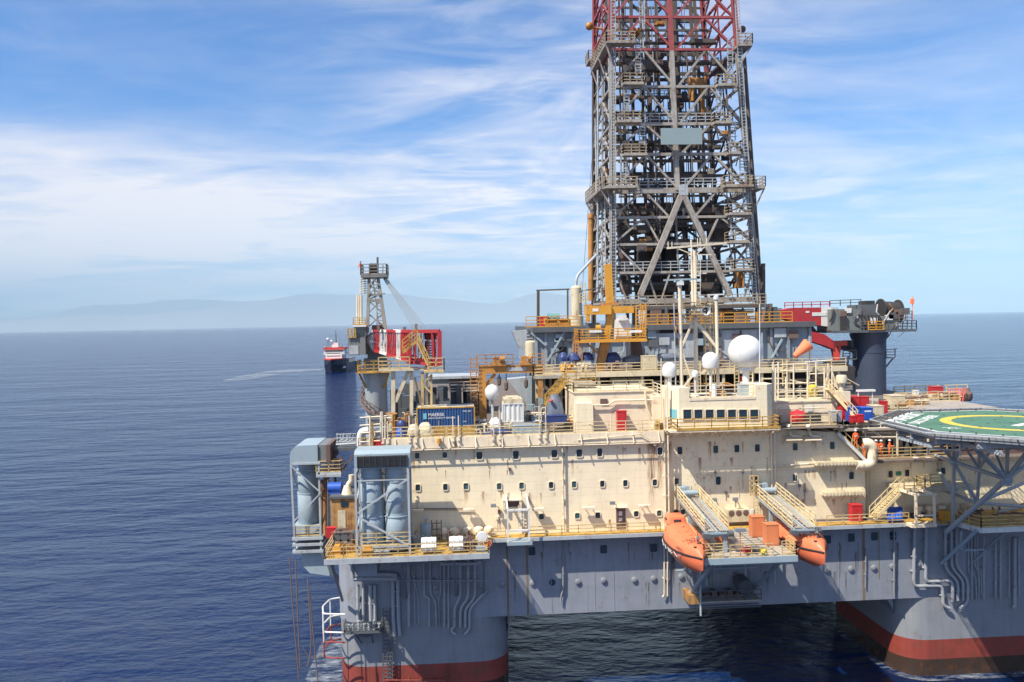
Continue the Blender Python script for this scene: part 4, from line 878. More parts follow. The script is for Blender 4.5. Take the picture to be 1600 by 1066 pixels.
def davit(x0, x1, lb):
    t = thing('davit', lb, 'davit', ((x0+x1)/2,-5,DZ), 'lifeboat davits')
    A, B = (.3,19.6), (-9.3,18.5)
    k = M()
    for x in (x0+.12,(x0+x1)/2,x1-.12): k.bar((x,A[0],A[1]),(x,B[0],B[1]),.16,.28)
    for i in range(9): y = A[0]+(B[0]-A[0])*i/8; z = A[1]+(B[1]-A[1])*i/8; k.bar((x0,y,z-.05),(x1,y,z-.05),.14,.16)
    obj('track_beam', k, MT['duct'], t)
    k = M(); n = 16
    for x in (x0+.36,x0+.56,x0+.76,x1-.36,x1-.56,x1-.76): k.bar((x,A[0],A[1]+.17),(x,B[0],B[1]+.17),.13,.05)
    for i in range(n): y = A[0]+(B[0]-A[0])*(i+.5)/n; z = A[1]+(B[1]-A[1])*(i+.5)/n+.12; k.bar((x0+.2,y,z),(x1-.2,y,z),.07,.04)
    obj('tread_plate', k, MT['grating'], t)
    k = M()
    k.bar((x0+.2,B[0]+.3,B[1]-.2),(x1-.2,B[0]+.3,B[1]-.2),.35,.4)
    k.bar((x1-.3,B[0]+.4,B[1]-.2),(x1-.3,B[0]+.4,DZ),.36); k.bar((x0+.5,B[0]+.4,B[1]-.2),(x1-.5,B[0]+2.2,DZ),.3)
    k.bar((x0+.4,-3.0,19),(x0+.4,-3.0,DZ),.3); k.bar((x1-.3,-3.0,19),(x1-.3,-3.0,DZ),.3)
    parts('support_leg', k, MT['duct'], t)
    k = M(); k.bar(((x0+x1)/2-.1,.0,19.4),((x0+x1)/2-.1,.0,20.9),.42,.5); k.tube(((x0+x1)/2-.8,-.2,20.2),((x0+x1)/2+.9,-.2,20.2),.28,12); k.box(x0+.1,x0+.8,-.3,.4,19.8,20.8)
    obj('winch', k, MT['duct'], t)
    k = M()
    for x in (x0,x1): 
        k.rail([(x,A[0]-.3,A[1]+.15),(x,B[0]+.2,B[1]+.15)],1.15,3,.042,1.15)
    obj('handrail', k, MT['cyellow'], t)
    k = M().tube(((x0+x1)/2+.9,B[0]-.2,B[1]-.05),((x0+x1)/2+1.4,B[0]-.2,B[1]-.05),.3,12); k.box(x0-.3,x0+.3,B[0]-.3,B[0]+.2,B[1]-.4,B[1]-.02); parts('sheave', k, MT['dsteel'], t)
    return t
davit(21.75,23.95,'grey railed davit track above the left lifeboat'); davit(29.9,32.1,'grey railed davit track above the right lifeboat')
for px0,py0,px1,py1,Y,lb in ((1176,806,1194,842,-4.6,'tall orange locker further back between the davits'),(1198,823,1217,857,-7.6,'tall orange locker nearer the front of the davit platform'),(1121,830,1138,862,-6.6,'tall orange locker behind the left davit leg')):
    a = W(px0,py1,Y); b = W(px1,py0,Y); h = 1.95
    t = solo('locker', M().box(a.x,b.x,Y,Y+1.0,DZ+.03,DZ+h), MT['orange2'], lb, 'locker', 'orange lockers of the lifeboat station')
    obj('locker_lid', M().box(a.x-.04,b.x+.04,Y-.04,Y+1.04,DZ+h+.002,DZ+h+.07), MT['orange2'], t)
    obj('locker_door', M().box(a.x+.06,b.x-.06,Y-.02,Y-.002,DZ+.15,DZ+h-.1), MT['orange2'], t)
p = P(1157,PY+.1,DZ); t = solo('lamp_post', M().bar(p,p+V((0,0,2.3)),.08), MT['orange2'], 'lamp post with a grey lamp at the front rail of the davit platform', 'lamp post')
obj('lamp_head', M().box(p.x-.45,p.x+.45,p.y-.2,p.y+.2,DZ+2.3,DZ+2.62), MT['lamp'], t)
p = P(1193,PY+.2,DZ); solo('beacon', M().lathe(p,[(.16,0),(.16,.35),(.3,.36),(.3,.6),(.16,.75),(.01,.8)],12), MT['hyel'], 'small yellow beacon on the front edge of the davit platform', 'beacon', smooth=True)
for i,(px,Y,mt,lb) in enumerate(((1168,-9.6,'ored','red drum lying behind the front rail of the davit platform'),(1180,-9.4,'dsteel','dark coil beside the red drum on the davit platform'))):
    p = P(px,Y,DZ); solo('drum', M().tube((p.x-.35,Y,DZ+.3),(p.x+.35,Y,DZ+.3),.3,12), MT[mt], lb, 'drum', smooth=True)
t = thing('vent_unit', 'brown vent grilles and fan boxes on the wall between the lifeboats', 'vent unit', P(1150,.4,DZ))
a, b = W(1134,805,.3), W(1170,794,.3); obj('unit_body', M().box(a.x,b.x,-.3,.74,a.z-.6,b.z), MT['cream2'], t)
k = M()
for i in range(3): x = a.x+.4+i*.75; k.lathe((x,-.31,(a.z+b.z)/2),[(.3,-.03),(.3,.0),(.2,-.05),(.01,-.05)],12,'y')
obj('fan_grille', k, MT['brown'], t)
obj('switch_box', M().box(b.x-.1,b.x+.35,-.5,-.1,b.z-.9,b.z), MT['white2'], t)
k = M().rail([P(1172,-.6,DZ+3.2),P(1185,-.6,DZ+3.2)],2.0,4,.05,.4); k.ladder(P(1181,-.6,DZ),P(1181,-.6,DZ+5),(1,0,0)); solo('ladder', k, MT['yellow'], 'yellow caged ladder on the wall left of the right davit', 'ladder')
# small lower gallery under the davit platform
t = thing('lower_gallery', 'small rusty grating gallery on the hull below the davit platform', 'platform', P(1130,-1.5,HZ0+1.4))
a, b = X_(1078,-.5,9.6), X_(1178,-.5,9.6); zz_ = HZ0+1.5
obj('floor', M().box(a+.6,b,-2.6,-.03,zz_-.14,zz_), MT['grating'], t)
k = M()
for i in range(4): y = -2.5+i*.75; k.bar((a+.6,y,zz_-.7),(b,y,zz_-.2 if i > 1 else zz_-.7),.1)
k.rail([(a+.6,-2.5,zz_),(b,-2.5,zz_)],1.0,2,.045,1.2,toe=False); obj('handrail', k, MT['dsteel'], t)
k = M(); 
for i in range(7): k.bar((a+.3,-1.9,zz_+.2),(a-.9+i*.3,-2.4,zz_+2.6-.25*i*(i%2)),.07)
obj('spike_rod', k, MT['steel'], t); obj('corner_bracket', M().box(a-.6,a+.5,-2.3,-.03,zz_-.3,zz_+.6), MT['rustbox'], t)
k = M().tube((a+.5,-2.5,DZ-2.6),(a+.5,-2.5,HZ0+.1),.1,8); obj('drop_pipe', k, MT['steel'], t)
k = M()
for i in range(5): x = a+1.2+i*.8; k.box(x,x+.5,-1.6,-.6,zz_+.004,zz_+.4+.25*(i%2))
obj('valve_box', k, MT['rope'], t); obj('winch_body', M().tube((b-1.4,-2.0,zz_+1.1),(b-1.4,-.5,zz_+1.3),.75,14), MT['dsteel'], t, smooth=True)
# ---------------------------------------------------------------- bridge
BZ0, BZ1, BZ2 = 26.95, W(1130,625,-1.2).z, W(1060,606,-1.2).z
bt = thing('bridge', 'cream bridge house with a row of large dark windows over a yellow balcony', 'bridge house', P(1125,2,BZ0))
p0 = (X_(1043,-.2,28),-.2); p1 = (X_(1061,-1.25,28),-1.25); p2 = (X_(1199,-1.25,28),-1.25); p3 = (X_(1207,-.4,28),-.4)
bk = (p3[0],7.); bl = (X_(1046,-.2,28),7.)
foot = [p0,p1,p2,p3,bk,bl]
o = obj('house_body', M().loft([[V((x,y,z)) for x,y in foot] for z in (BZ0,BZ1)]), MT['wall'], bt); fixn(o)
tw = [p0,p1,(X_(1077,-1.25,30),-1.25),(X_(1077,-1.25,30),2.5),(p0[0],2.5)]
o = obj('corner_turret', M().loft([[V((x,y,z)) for x,y in tw] for z in (BZ1+.002,BZ2)]), MT['wall'], bt); fixn(o)
tw2 = [(X_(1180,-1.25,30),-1.25),p2,p3,(p3[0],3.),(X_(1180,-1.25,30),3.)]
o = obj('corner_turret', M().loft([[V((x,y,z)) for x,y in tw2] for z in (BZ1+.002,BZ2+.1)]), MT['wall'], bt); fixn(o)
obj('parapet', M().box(X_(1077,-1.25,30)+.01,X_(1180,-1.25,30)-.01,-1.3,-1.1,BZ1+.002,BZ1+.25), MT['wall2'], bt)
def bwin(px):
    a = W(px-6,655,-1.25); b = W(px+6.5,640,-1.25); cx_, cz, hw, hh = (a.x+b.x)/2, (a.z+b.z)/2, (b.x-a.x)/2, (b.z-a.z)/2
    f = M(); rg = [[V((cx_+sx*(hw+g),y,cz+sz*(hh+g))) for sx,sz in ((1,1),(-1,1),(-1,-1),(1,-1))] for g,y in ((.08,-1.252),(.08,-1.36),(0,-1.36),(0,-1.26))]
    fo = obj('window', f.loft(rg,caps=False), MT['wall2'], bt); fixn(fo)
    g = obj('pane', M().add([(cx_-hw,-1.30,cz-hh),(cx_+hw,-1.30,cz-hh),(cx_+hw,-1.27,cz+hh),(cx_-hw,-1.27,cz+hh)],[(0,1,2,3)]), MT['glass'], fo)
for i in range(7): bwin(1073.5+i*17.4)
d_ = V((p1[0]-p0[0],p1[1]-p0[1],0)); n_ = V((d_.y,-d_.x,0)).normalized(); c = V((p0[0],p0[1],0))+d_*.52; hw = d_.length*.3; dd = d_.normalized(); zc = W(1054,647,-.7).z
obj('angled_window', M().loft([[c+dd*sx*hw+n_*g+V((0,0,zc+sz*.48)) for sx,sz in ((1,1),(-1,1),(-1,-1),(1,-1))] for g in (.01,.05)]), MT['cyan'], bt)
mb = MT['glass']; obj('side_window', M().box(p3[0]+.002,p3[0]+.03,.6,1.6,zc-.5,zc+.5), mb, bt)
# left side wall with lettering and door
obj('side_annex', M().box(X_(1043,-.2,28)-.02-1.05,X_(1043,-.2,28)-.02,1.2,8.5,BZ0-.4,BZ1+.3), MT['wall2'], bt)
xs = X_(1043,-.2,28)-1.08
text('MAERSK', .85, MT['steel'], bt, (xs-.02,7.6,BZ1-.75), (R(90),0,R(-90)))
obj('side_door', M().box(xs-.03,xs+.02,3.0,3.9,BZ0,BZ0+2.1), MT['steel'], bt)
# balcony
bal = obj('balcony', M().box(p0[0]-.2,p3[0]+.1,-2.15,-1.26,BZ0-.3,BZ0-.06).box(p0[0]-.2,p1[0],-1.258,-.2,BZ0-.3,BZ0-.07), MT['wall2'], bt)
k = M().rail([(p0[0]-.15,-.2,BZ0-.06),(p0[0]+.5,-2.05,BZ0-.06),(p3[0]+.05,-2.05,BZ0-.06),(p3[0]+.05,.5,BZ0-.06)],1.1,3,.042,1.75)
k.bar((p0[0]+.4,-2.17,BZ0),(p3[0]+.1,-2.17,BZ0),.03,.28); obj('handrail', k, MT['oyellow'], bal)
k = M()
for i in range(9): x = p0[0]+.5+i*(p3[0]-p0[0]-.6)/8; k.bar((x,-2.1,BZ0-.32),(x,.5,BZ0-1.1),.12,.16)
obj('balcony_bracket', k, MT['wall2'], bal)
obj('under_skirt', M().box(p1[0]-1.,p3[0]-.05,-.2,.74,ZT-.03,BZ0-.31), MT['wall'], bt)
# ---------------------------------------------------------------- upper deck and its cargo
UZ = 26.35
struct('upper_deck', M().box(-9.4, X_(1312,2,26), 1.3, 80, UZ+.004, UZ+.12).box(X_(1312,2,26)+.002, HX1-8, 7.6, 80, UZ+.004, UZ+.12).box(xa0,X_(1300,2,26),0.1,1.3,UZ+.004,UZ+.05), MT['deck'])
m = M().box(-9.2, HX1-9, 16.2, 79, DZ, UZ); struct('under_deck_space', m, MT['dsteel'])
struct('lower_deck', M().box(HX0+.3, HX1-.3, 1, 81, HZ1+.002, DZ-.02), MT['deck'])
DK = UZ+.12
handrail('pale yellow handrail along the roof edge in front of the blue container', [P(603,-.45,DK+.2),P(768,-.45,DK+.2)], 'cyellow', h=1.1, step=1.5)
handrail('pale yellow handrail along the roof edge right of the white cargo box', [P(772,-.45,DK+.2),P(896,-.45,DK+.2)], 'cyellow', h=1.1, step=2.)
handrail('pale yellow handrail along the roof edge below the red locker', [P(899,-.45,DK+.2),P(1030,-.45,DK+.2)], 'cyellow', h=1.1, step=1.7)
pole = None
for px, h in ((598,2.9),(606,1.9),(640,2.4),(650,2.3),(708,2.2),(717,2.2),(771,2.9),(781,2.9),(843,2.9),(853,2.9)):
    p = P(px,-.7,UZ-.1); lb = 'tall thin cream stanchion bolted to the roof edge of the cream wall'
    if pole is None or abs(pole[1]-h) > .01:
        o = solo('stanchion', M().bar(p,p+V((0,0,h+.3)),.10).bar(p+V((0,0,-.5)),p+V((0,.18,-.5)),.12).box(p.x-.12,p.x+.12,p.y-.1,p.y+.16,p.z-.02,p.z+.12), MT['cpipe'], lb, 'stanchion', 'stanchions along the roof edge'); pole = (o,h)
    else: copy_tree(pole[0], p+V((0,pole[0].location.y-p.y,-.5)))
k = M()
for i in range(11):
    x = xl+1.2+i*(xa1-xl-2)/10; k.bar((x,-.56,UZ+.3),(x+.02,-.95,UZ-.8),.09); 
obj('bulwark_bracket', k, MT['wall2'], acc)
p = W(686,689,-.85); t = solo('hook_block', M().tube(p+V((0,0,-.28)),p+V((0,0,.22)),.22,12).tube(p+V((0,0,.22)),p+V((0,0,2.0)),.03,6).tube(p+V((0,0,-.55)),p+V((0,0,-.28)),.05,6), MT['ocrane'], 'amber hook block hanging in front of the roof edge below the blue container', 'hook block', smooth=True)
# blue container
def container(px0,py0,px1,py1,Y,d,mt,lb,fr,pitch=.28):
    a = W(px0,py1,Y); b = W(px1,py0,Y)
    t = thing('cargo_container', lb, 'container', ((a.x+b.x)/2,Y+d/2,a.z))
    n = int((b.x-a.x)/pitch); prof = []
    for i in range(n):
        x = a.x+.12+(b.x-a.x-.24)*i/n; w_ = (b.x-a.x-.24)/n
        prof += [V((x,Y+.02,0)),V((x+w_*.35,Y+.02,0)),V((x+w_*.5,Y+.09,0)),V((x+w_*.85,Y+.09,0))]
    k = M(); lo = [V((p.x,p.y,a.z+.15)) for p in prof]; hi = [V((p.x,p.y,b.z-.12)) for p in prof]
    k.loft([lo,hi],caps=False,closed=False); s = obj('side_panel', k, MT[mt], t); fixn(s)
    obj('box_shell', M().box(a.x+.1,b.x-.1,Y+.12,Y+d-.05,a.z+.05,b.z-.03), MT[mt], t)
    obj('roof_panel', M().box(a.x+.1,b.x-.1,Y+.1,Y+d-.1,b.z-.028,b.z+.03), MT['cream2'], t)
    k = M()
    for x in (a.x,b.x-.13): k.box(x,x+.13,Y-.02,Y+.13,a.z,b.z); k.box(x,x+.13,Y+d-.13,Y+d,a.z,b.z)
    k.box(a.x+.13,b.x-.13,Y-.01,Y+.1,b.z-.12,b.z+.01).box(a.x+.13,b.x-.13,Y-.01,Y+.1,a.z,a.z+.15)
    obj('corner_frame', k, MT[fr], t)
    return t, a, b
t, a, b = container(651,635,742,671,2.5,2.45,'blue','blue corrugated container with white lettering in a yellow frame','oyellow')
L_ = b.x-a.x
text('MAERSK', .46, MT['white'], t, (a.x+L_*.20,2.505,a.z+1.30), (R(90),0,0))
text('HIGH CAPACITY SERVICES', .235, MT['white'], t, (a.x+L_*.20,2.505,a.z+1.02), (R(90),0,0))
obj('logo_square', M().box(a.x+L_*.115,a.x+L_*.175,2.49,2.51,a.z+1.02,a.z+1.62), MT['cyan'], t)
text('MVU 204', .22, MT['white'], t, (a.x+L_*.79,2.505,b.z-.55), (R(90),0,0))
text('22G1', .18, MT['white'], t, (a.x+L_*.79,2.505,b.z-1.6), (R(90),0,0))
obj('floor_skid', M().box(a.x,b.x,2.4,5,DK,a.z-.003), MT['oyellow'], t)
t, a, b = container(785,630,818,661,4.5,3.2,'white2','white corrugated cargo box beside the orange gantry leg','white2',.5)
obj('floor_skid', M().box(a.x,b.x,4.5,7.6,DK,a.z-.003), MT['dsteel'], t)
k = M().box(a.x+.2,b.x-.1,4.6,7.6,b.z+.05,b.z+.45).box(a.x+.5,b.x-.4,5,7.2,b.z+.45,b.z+.6); obj('roof_unit', k, MT['cream2'], t)
def blob(cx_, cy_, z, rx, ry, h, seed, n=14, sag=.25):
    rnd = random.Random(seed); k = M(); rings = []
    for j in range(6):
        t = j/5; r_ = []
        for i in range(n):
            a = 2*math.pi*i/n; s = (1-t**3*.55)*(1+rnd.uniform(-sag,sag)*.5)
            r_.append(V((cx_+rx*s*math.copysign(abs(math.cos(a))**.7,math.cos(a)), cy_+ry*s*math.copysign(abs(math.sin(a))**.7,math.sin(a)), z+h*t*(1+rnd.uniform(-.06,.06)))))
        rings.append(r_)
    return k.loft(rings)
def tarp(px0,py0,px1,py1,Y,d,mt,lb,seed,nm='tarpaulin',cat='covered load'):
    a = W(px0,py1,Y); b = W(px1,py0,Y); return solo(nm, blob((a.x+b.x)/2,Y+d/2,max(a.z,DK) if a.z < DK+1.2 else a.z,(b.x-a.x)/2,d/2,b.z-a.z,seed), MT[mt], lb, cat, smooth=True)
def crate(px0,py0,px1,py1,Y,d,mt,lb,nm='box',cat='box',lid=True,bands=2,base=None,group=None):
    a = W(px0,py1,Y); b = W(px1,py0,Y); z0 = a.z if base is None else base
    t = solo(nm, M().box(a.x,b.x,Y,Y+d,z0,b.z-.08), MT[mt], lb, cat, group)
    w_ = b.x-a.x
    if lid: obj('lid', M().box(a.x-.04,b.x+.04,Y-.04,Y+d+.04,b.z-.078,b.z), MT[mt], t)
    k = M()
    for i in range(bands): x = a.x+w_*(i+.5)/bands; k.box(x-w_*.36/bands,x+w_*.36/bands,Y-.035,Y-.002,z0+.12,b.z-.2)
    if bands: obj('door_panel', k, MT[mt], t)
    return t, a, b
p = W(625,655,1); k = M().lathe((p.x,1.6,0),[(.45,DK),(.5,DK+.1),(.5,DK+.85),(.42,DK+.95)],16); t = solo('tank', k, MT['bblue'], 'bright blue upright tank at the left end of the upper deck', 'tank', smooth=True)
obj('tank_head', M().lathe((p.x+.1,1.6,0),[(.42,DK+.95),(.5,DK+1.05),(.5,DK+1.5),(.3,DK+1.75),(.01,DK+1.8)],16), MT['tarp'], t, smooth=True)
tarp(636,664,656,681,.4,1.2,'cream2','left pile of cream canvas bundles behind the roof rail',3,'canvas_bundle','bundle'); tarp(652,662,676,681,.5,1.3,'cream2','right pile of cream canvas bundles below the blue container',4,'canvas_bundle','bundle')
tarp(763,654,784,674,1.2,1.4,'white','white covered lump right of the blue container',8); tarp(756,671,800,680,.3,.9,'tarp','low navy tarpaulin under the white covered lump',9)
tarp(855,618,882,653,3.0,1.6,'gtarp','tall load wrapped in a grey tarpaulin beside the roof house',11)
p = W(861,626,2.95); solo('orange_bundle', M().sph((p.x,2.9,p.z),.22,10,.7), MT['shipred'], 'small red bundle tucked on the grey wrapped load', 'bundle', smooth=True)
crate(850,649,886,661,2.0,1.0,'tarp','low navy covered bin in front of the grey wrapped load','covered_bin','bin',bands=0)
tarp(792,660,846,669,2.2,.9,'gtarp','long low grey covered pipe bundle right of the white cargo box',13)
k = M()
for i in range(4): k.tube(P(800+i*3,1.2+i*.25,DK+.15),P(846+i*2,1.2+i*.25,DK+.15),.11,8)
solo('pipe_stack', k, MT['pipe'], 'stack of grey pipes lying behind the roof rail left of the navy bin', 'pipe stack', smooth=True)
crate(800,664,845,680,.5,.5,'duct','long grey trough lying behind the roof rail','trough','trough',bands=4,base=DK)
# clutter at the left end (below the crane)
for px0,py0,px1,py1,Y,d,mt,lb in ((575,655,602,668,3,2,'dsteel','dark machine housing at the foot of the left crane'),(578,668,600,690,2,1.5,'duct','pale blue machine housing below the left crane'),(583,690,599,700,.6,.8,'ored','red box tucked under the end of the cream bulwark')):
    crate(px0,py0,px1,py1,Y,d,mt,lb,'machine_housing','machine housing')
k = M()
for px,Y in ((578,1),(586,1.5),(595,1),(602,.8),(590,4)): k.tube(P(px,Y,W(px,705,Y).z),P(px,Y,W(px,640+random.randint(0,30),Y).z),.09,6)
for py in (650,662,674,688): k.path([W(562,py+3,1.2),W(604,py,1.2)],.08,6)
solo('pipe_rack', k, MT['cpipe'], 'cream pipe rack at the left end of the upper deck', 'rack')
p0_ = W(582,700,.5); k = M().bar(p0_,W(582,661,.5),.18); k.rail([W(560,702,3),W(600,700,3)],1.1,3,.04,.9); solo('yellow_post', k, MT['oyellow'], 'thick yellow post with rails at the left end of the cream bulwark', 'post')
k = M().path([W(563,697,6),W(563,680,6),W(566,674,6),W(576,673,6)],.38,12,1.); solo('goose_neck_vent', k, MT['white2'], 'large pale goose neck vent pipe left of the cream bulwark', 'vent', smooth=True)
k = M()
for i in range(6):
    px = 527+i*5; k.tube(W(px,694,9),W(px,677+i%2*2,9),.06,6)
for py in (678,684,690): k.path([W(525,py+1,9),W(556,py,9)],.06,6); k.path([W(525,py+1,10.5),W(556,py,10.5)],.05,6)
for px in (530,538,546): k.path([W(px,690,9),W(px+6,686,9),W(px+6,680,9)],.07,6)
k.tube(W(525,695,9),W(556,693,9),.14,6); solo('pipe_manifold', k, MT['steel'], 'grey pipe manifold between the two exhaust hoods', 'manifold')
solo('manifold_deck', M().box(X_(520,8.5,20),X_(562,8.5,20),8.5,15.8,W(540,697,9).z-.4,W(540,697,9).z-.1).bar(P(524,9,DZ),P(524,9,W(540,700,9).z),.25).bar(P(558,9,DZ),P(558,9,W(540,700,9).z),.25), MT['dsteel'], 'dark deck on legs that carries the grey pipe manifold', 'platform')
rnd = random.Random(41)
for i,(x0,x1,Y,lb) in enumerate(((604,640,3.5,'tangle of cream and brown pipes at the foot of the tan boom rest legs'),(640,700,8.0,'dark pipe tangle behind the blue container'),(742,760,3.0,'grey pipe tangle between the blue container and the gantry leg'),(820,852,6.0,'brown pipe tangle below the tan landing'),(884,897,3.4,'rusty pipe tangle left of the long roof house'),(762,800,1.8,'low brown pipe tangle behind the roof rail at the white lump'))):
    t = thing('pipework', lb, 'pipework', P((x0+x1)/2,Y,DK)); a, b = X_(x0,Y,DK), X_(x1,Y,DK)
    for mt in (('cpipe','rope','rcrane'),('dsteel','steel','rope'),('steel','dsteel','cpipe'),('rope','cpipe','duct'),('rcrane','rope','cpipe'),('rope','dsteel','cream2'))[i]:
        k = M()
        for j in range(10):
            x = a+rnd.random()*(b-a); y = Y+rnd.uniform(-.8,1.5); h = rnd.uniform(.4,2.6 if i in (0,1,3) else 1.4); x2 = min(b,max(a,x+rnd.uniform(-2,2)))
            k.path([(x,y,DK),(x,y,DK+h),(x2,y,DK+h)] if j % 3 else [(a,y,DK+h*.7),(b,y,DK+h*.7)],rnd.uniform(.04,.11),6,.25)
        for j in range(3): x = a+rnd.random()*(b-a-.5); y = Y+rnd.uniform(-.5,1.2); k.box(x,x+rnd.uniform(.3,.8),y,y+.5,DK+.003,DK+rnd.uniform(.4,1.4))
        obj('pipe_run', k, MT[mt], t)
# roof house behind the bulwark
t = thing('roof_house', 'long cream roof house behind the roof rail left of the bridge', 'deckhouse', P(960,5,UZ))
Yh = 2.2; za = W(960,613,Yh).z; x0_, x1_ = X_(897,Yh,28), X_(1021,Yh,28)
obj('house_wall', M().box(x0_,x1_,Yh,9,UZ+.06,za), MT['wall2'], t)
obj('roof_curb', M().box(x0_-.1,x1_+.1,Yh-.12,9.1,za+.002,za+.12), MT['wall2'], t)
a = W(900,630,1.4); b = W(926,660,1.4); obj('entry_annex', M().box(a.x,b.x,1.0,Yh-.002,UZ+.06,a.z), MT['wall'], t)
obj('roof_rail', M().rail([(x0_,Yh,za+.12),(x1_,Yh,za+.12)],1.05,3,.035,1.5).rail([(x0_,Yh,za+.12),(x0_,8.9,za+.12)],1.05,3,.035,1.5), MT['cyellow'], t)
k = M().path([W(905,634,1.9),W(950,633,1.9),W(960,626,1.9),W(1018,625,1.9)],.09,8); k.path([W(1008,612,1.9),W(1010,635,1.9),W(1016,652,1.9),W(1022,658,1.9)],.12,8,.4); obj('wall_pipe', k, MT['cpipe'], t, smooth=True)
a = W(938,631,2.1); obj('vent_grille', M().box(a.x,a.x+.75,2.05,2.19,a.z,a.z+.5), MT['brown'], t)
obj('foam_board', M().box(X_(950,Yh,28),X_(985,Yh,28),Yh-.03,Yh-.004,W(960,634,Yh).z,W(960,626,Yh).z), MT['wall'], t)
crate(965,642,979,662,1.2,.7,'ored','tall red locker against the cream roof house','locker','locker',bands=1,base=UZ+.06)
k = M().path([P(955,1.0,UZ+.1),P(955,1.0,UZ+1.9)],.07,8); k.path([P(920,1.1,UZ+1.1),P(926,1.1,UZ+.9)],.2,8); solo('standpipe', k, MT['cpipe'], 'thin cream standpipe left of the red locker', 'pipe')
p = W(1030,662,.4); solo('hose_reel', M().tube(p+V((-.3,0,.1)),p+V((.3,0,.1)),.35,12).box(p.x-.4,p.x+.4,p.y-.1,p.y+.4,UZ+.06,p.z), MT['oyellow'], 'yellow hose reel at the left foot of the bridge', 'hose reel')
# ---------------------------------------------------------------- pipe deck behind (dark shelf with tanks)
PZ = W(920,583,11).z; px0_, px1_ = X_(838,11,PZ), X_(1322,11,PZ)
t = thing('pipe_deck', 'raised tan edged pipe deck behind the bridge and the roof house', 'deck', ((px0_+px1_)/2,18,UZ))
obj('deck_plate', M().box(px0_,px1_,11,26,PZ-.25,PZ), MT['deck'], t)
obj('edge_beam', M().box(px0_-.1,px1_+.1,10.85,10.998,PZ-.5,PZ+.06), MT['cream2'], t)
k = M()
for px in (838,876,900,935,1003,1040,1075,1130,1190,1232,1262,1310): 
    x = X_(px,11.2,PZ); k.bar((x,11.2,DK),(x,11.2,PZ-.25),.28)
for px in (860,960,1100,1210,1290): x = X_(px,18,PZ); k.bar((x,18,DK),(x,18,PZ-.25),.3)
parts('deck_post', k, MT['cream2'], t)
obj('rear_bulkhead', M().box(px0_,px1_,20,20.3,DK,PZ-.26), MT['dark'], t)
for i,(px,Y,r) in enumerate(((966,12.2,1.1),(992,12.2,1.1))):
    x = X_(px,Y,PZ); obj('tank', M().tube((x-.9 if i else x-.9,Y,PZ-1.75),(x+.95,Y,PZ-1.75),r,18), MT['cream2'], t, smooth=True)
k = M(); rnd = random.Random(4)
for i in range(14):
    x = px0_+1+rnd.random()*(px1_-px0_-2); y = 11.6+rnd.random()*2; z = DK+.4+rnd.random()*3.6; k.path([(x,y,z),(x+rnd.uniform(1.5,6),y,z)],rnd.uniform(.06,.14),6)
for i in range(22):
    x = px0_+1+rnd.random()*(px1_-px0_-2); y = 11.4+rnd.random()*2; k.path([(x,y,DK+.2),(x,y,PZ-.3-rnd.random()*2)],rnd.uniform(.05,.12),6)
obj('pipe_run', k, MT['cpipe'], t)
k = M()
for i in range(16):
    x = px0_+.6+rnd.random()*(px1_-px0_-2); y = 12+rnd.random()*5; s_ = rnd.uniform(.6,1.8); k.box(x,x+s_,y,y+1,DK,DK+rnd.uniform(.8,2.6))
obj('machinery_block', k, MT['dsteel'], t)
for i in range(60):
    x = px0_+.5+rnd.random()*(px1_-px0_-3); y = 10.9+rnd.random()*2.5; z = DK+.2+rnd.random()*4.6; q = rnd.random(); k = M()
    if q < .5: k.path([(x,y,z),(x+rnd.uniform(1,5),y,z),(x+rnd.uniform(5,6),y,z-rnd.uniform(.3,1.5))],rnd.uniform(.05,.13),6,.3)
    elif q < .75: k.path([(x,y,DK),(x,y,z),(x+rnd.uniform(-1,1),y,z)],rnd.uniform(.06,.14),6,.3)
    else: h_ = rnd.uniform(.4,1.2); k.box(x,x+rnd.uniform(.4,1.3),y,y+.6,z-h_,z)
    obj('pipe_run' if q < .75 else 'equipment_box', k, MT[rnd.choice(['cpipe','cream2','rope','steel','dsteel','rcrane','cream2'])], t)
k = M()
for px in (1090,1150,1172,1225): x = X_(px,11,PZ); k.ladder((x,10.8,DK),(x,10.8,PZ+1),(1,0,0),.5,.05,.4)
obj('post_ladder', k, MT['cyellow'], t)
obj('deck_rail', M().rail([(px0_,11.05,PZ),(px1_,11.05,PZ)],1.05,3,.035,1.7), MT['cyellow'], t)
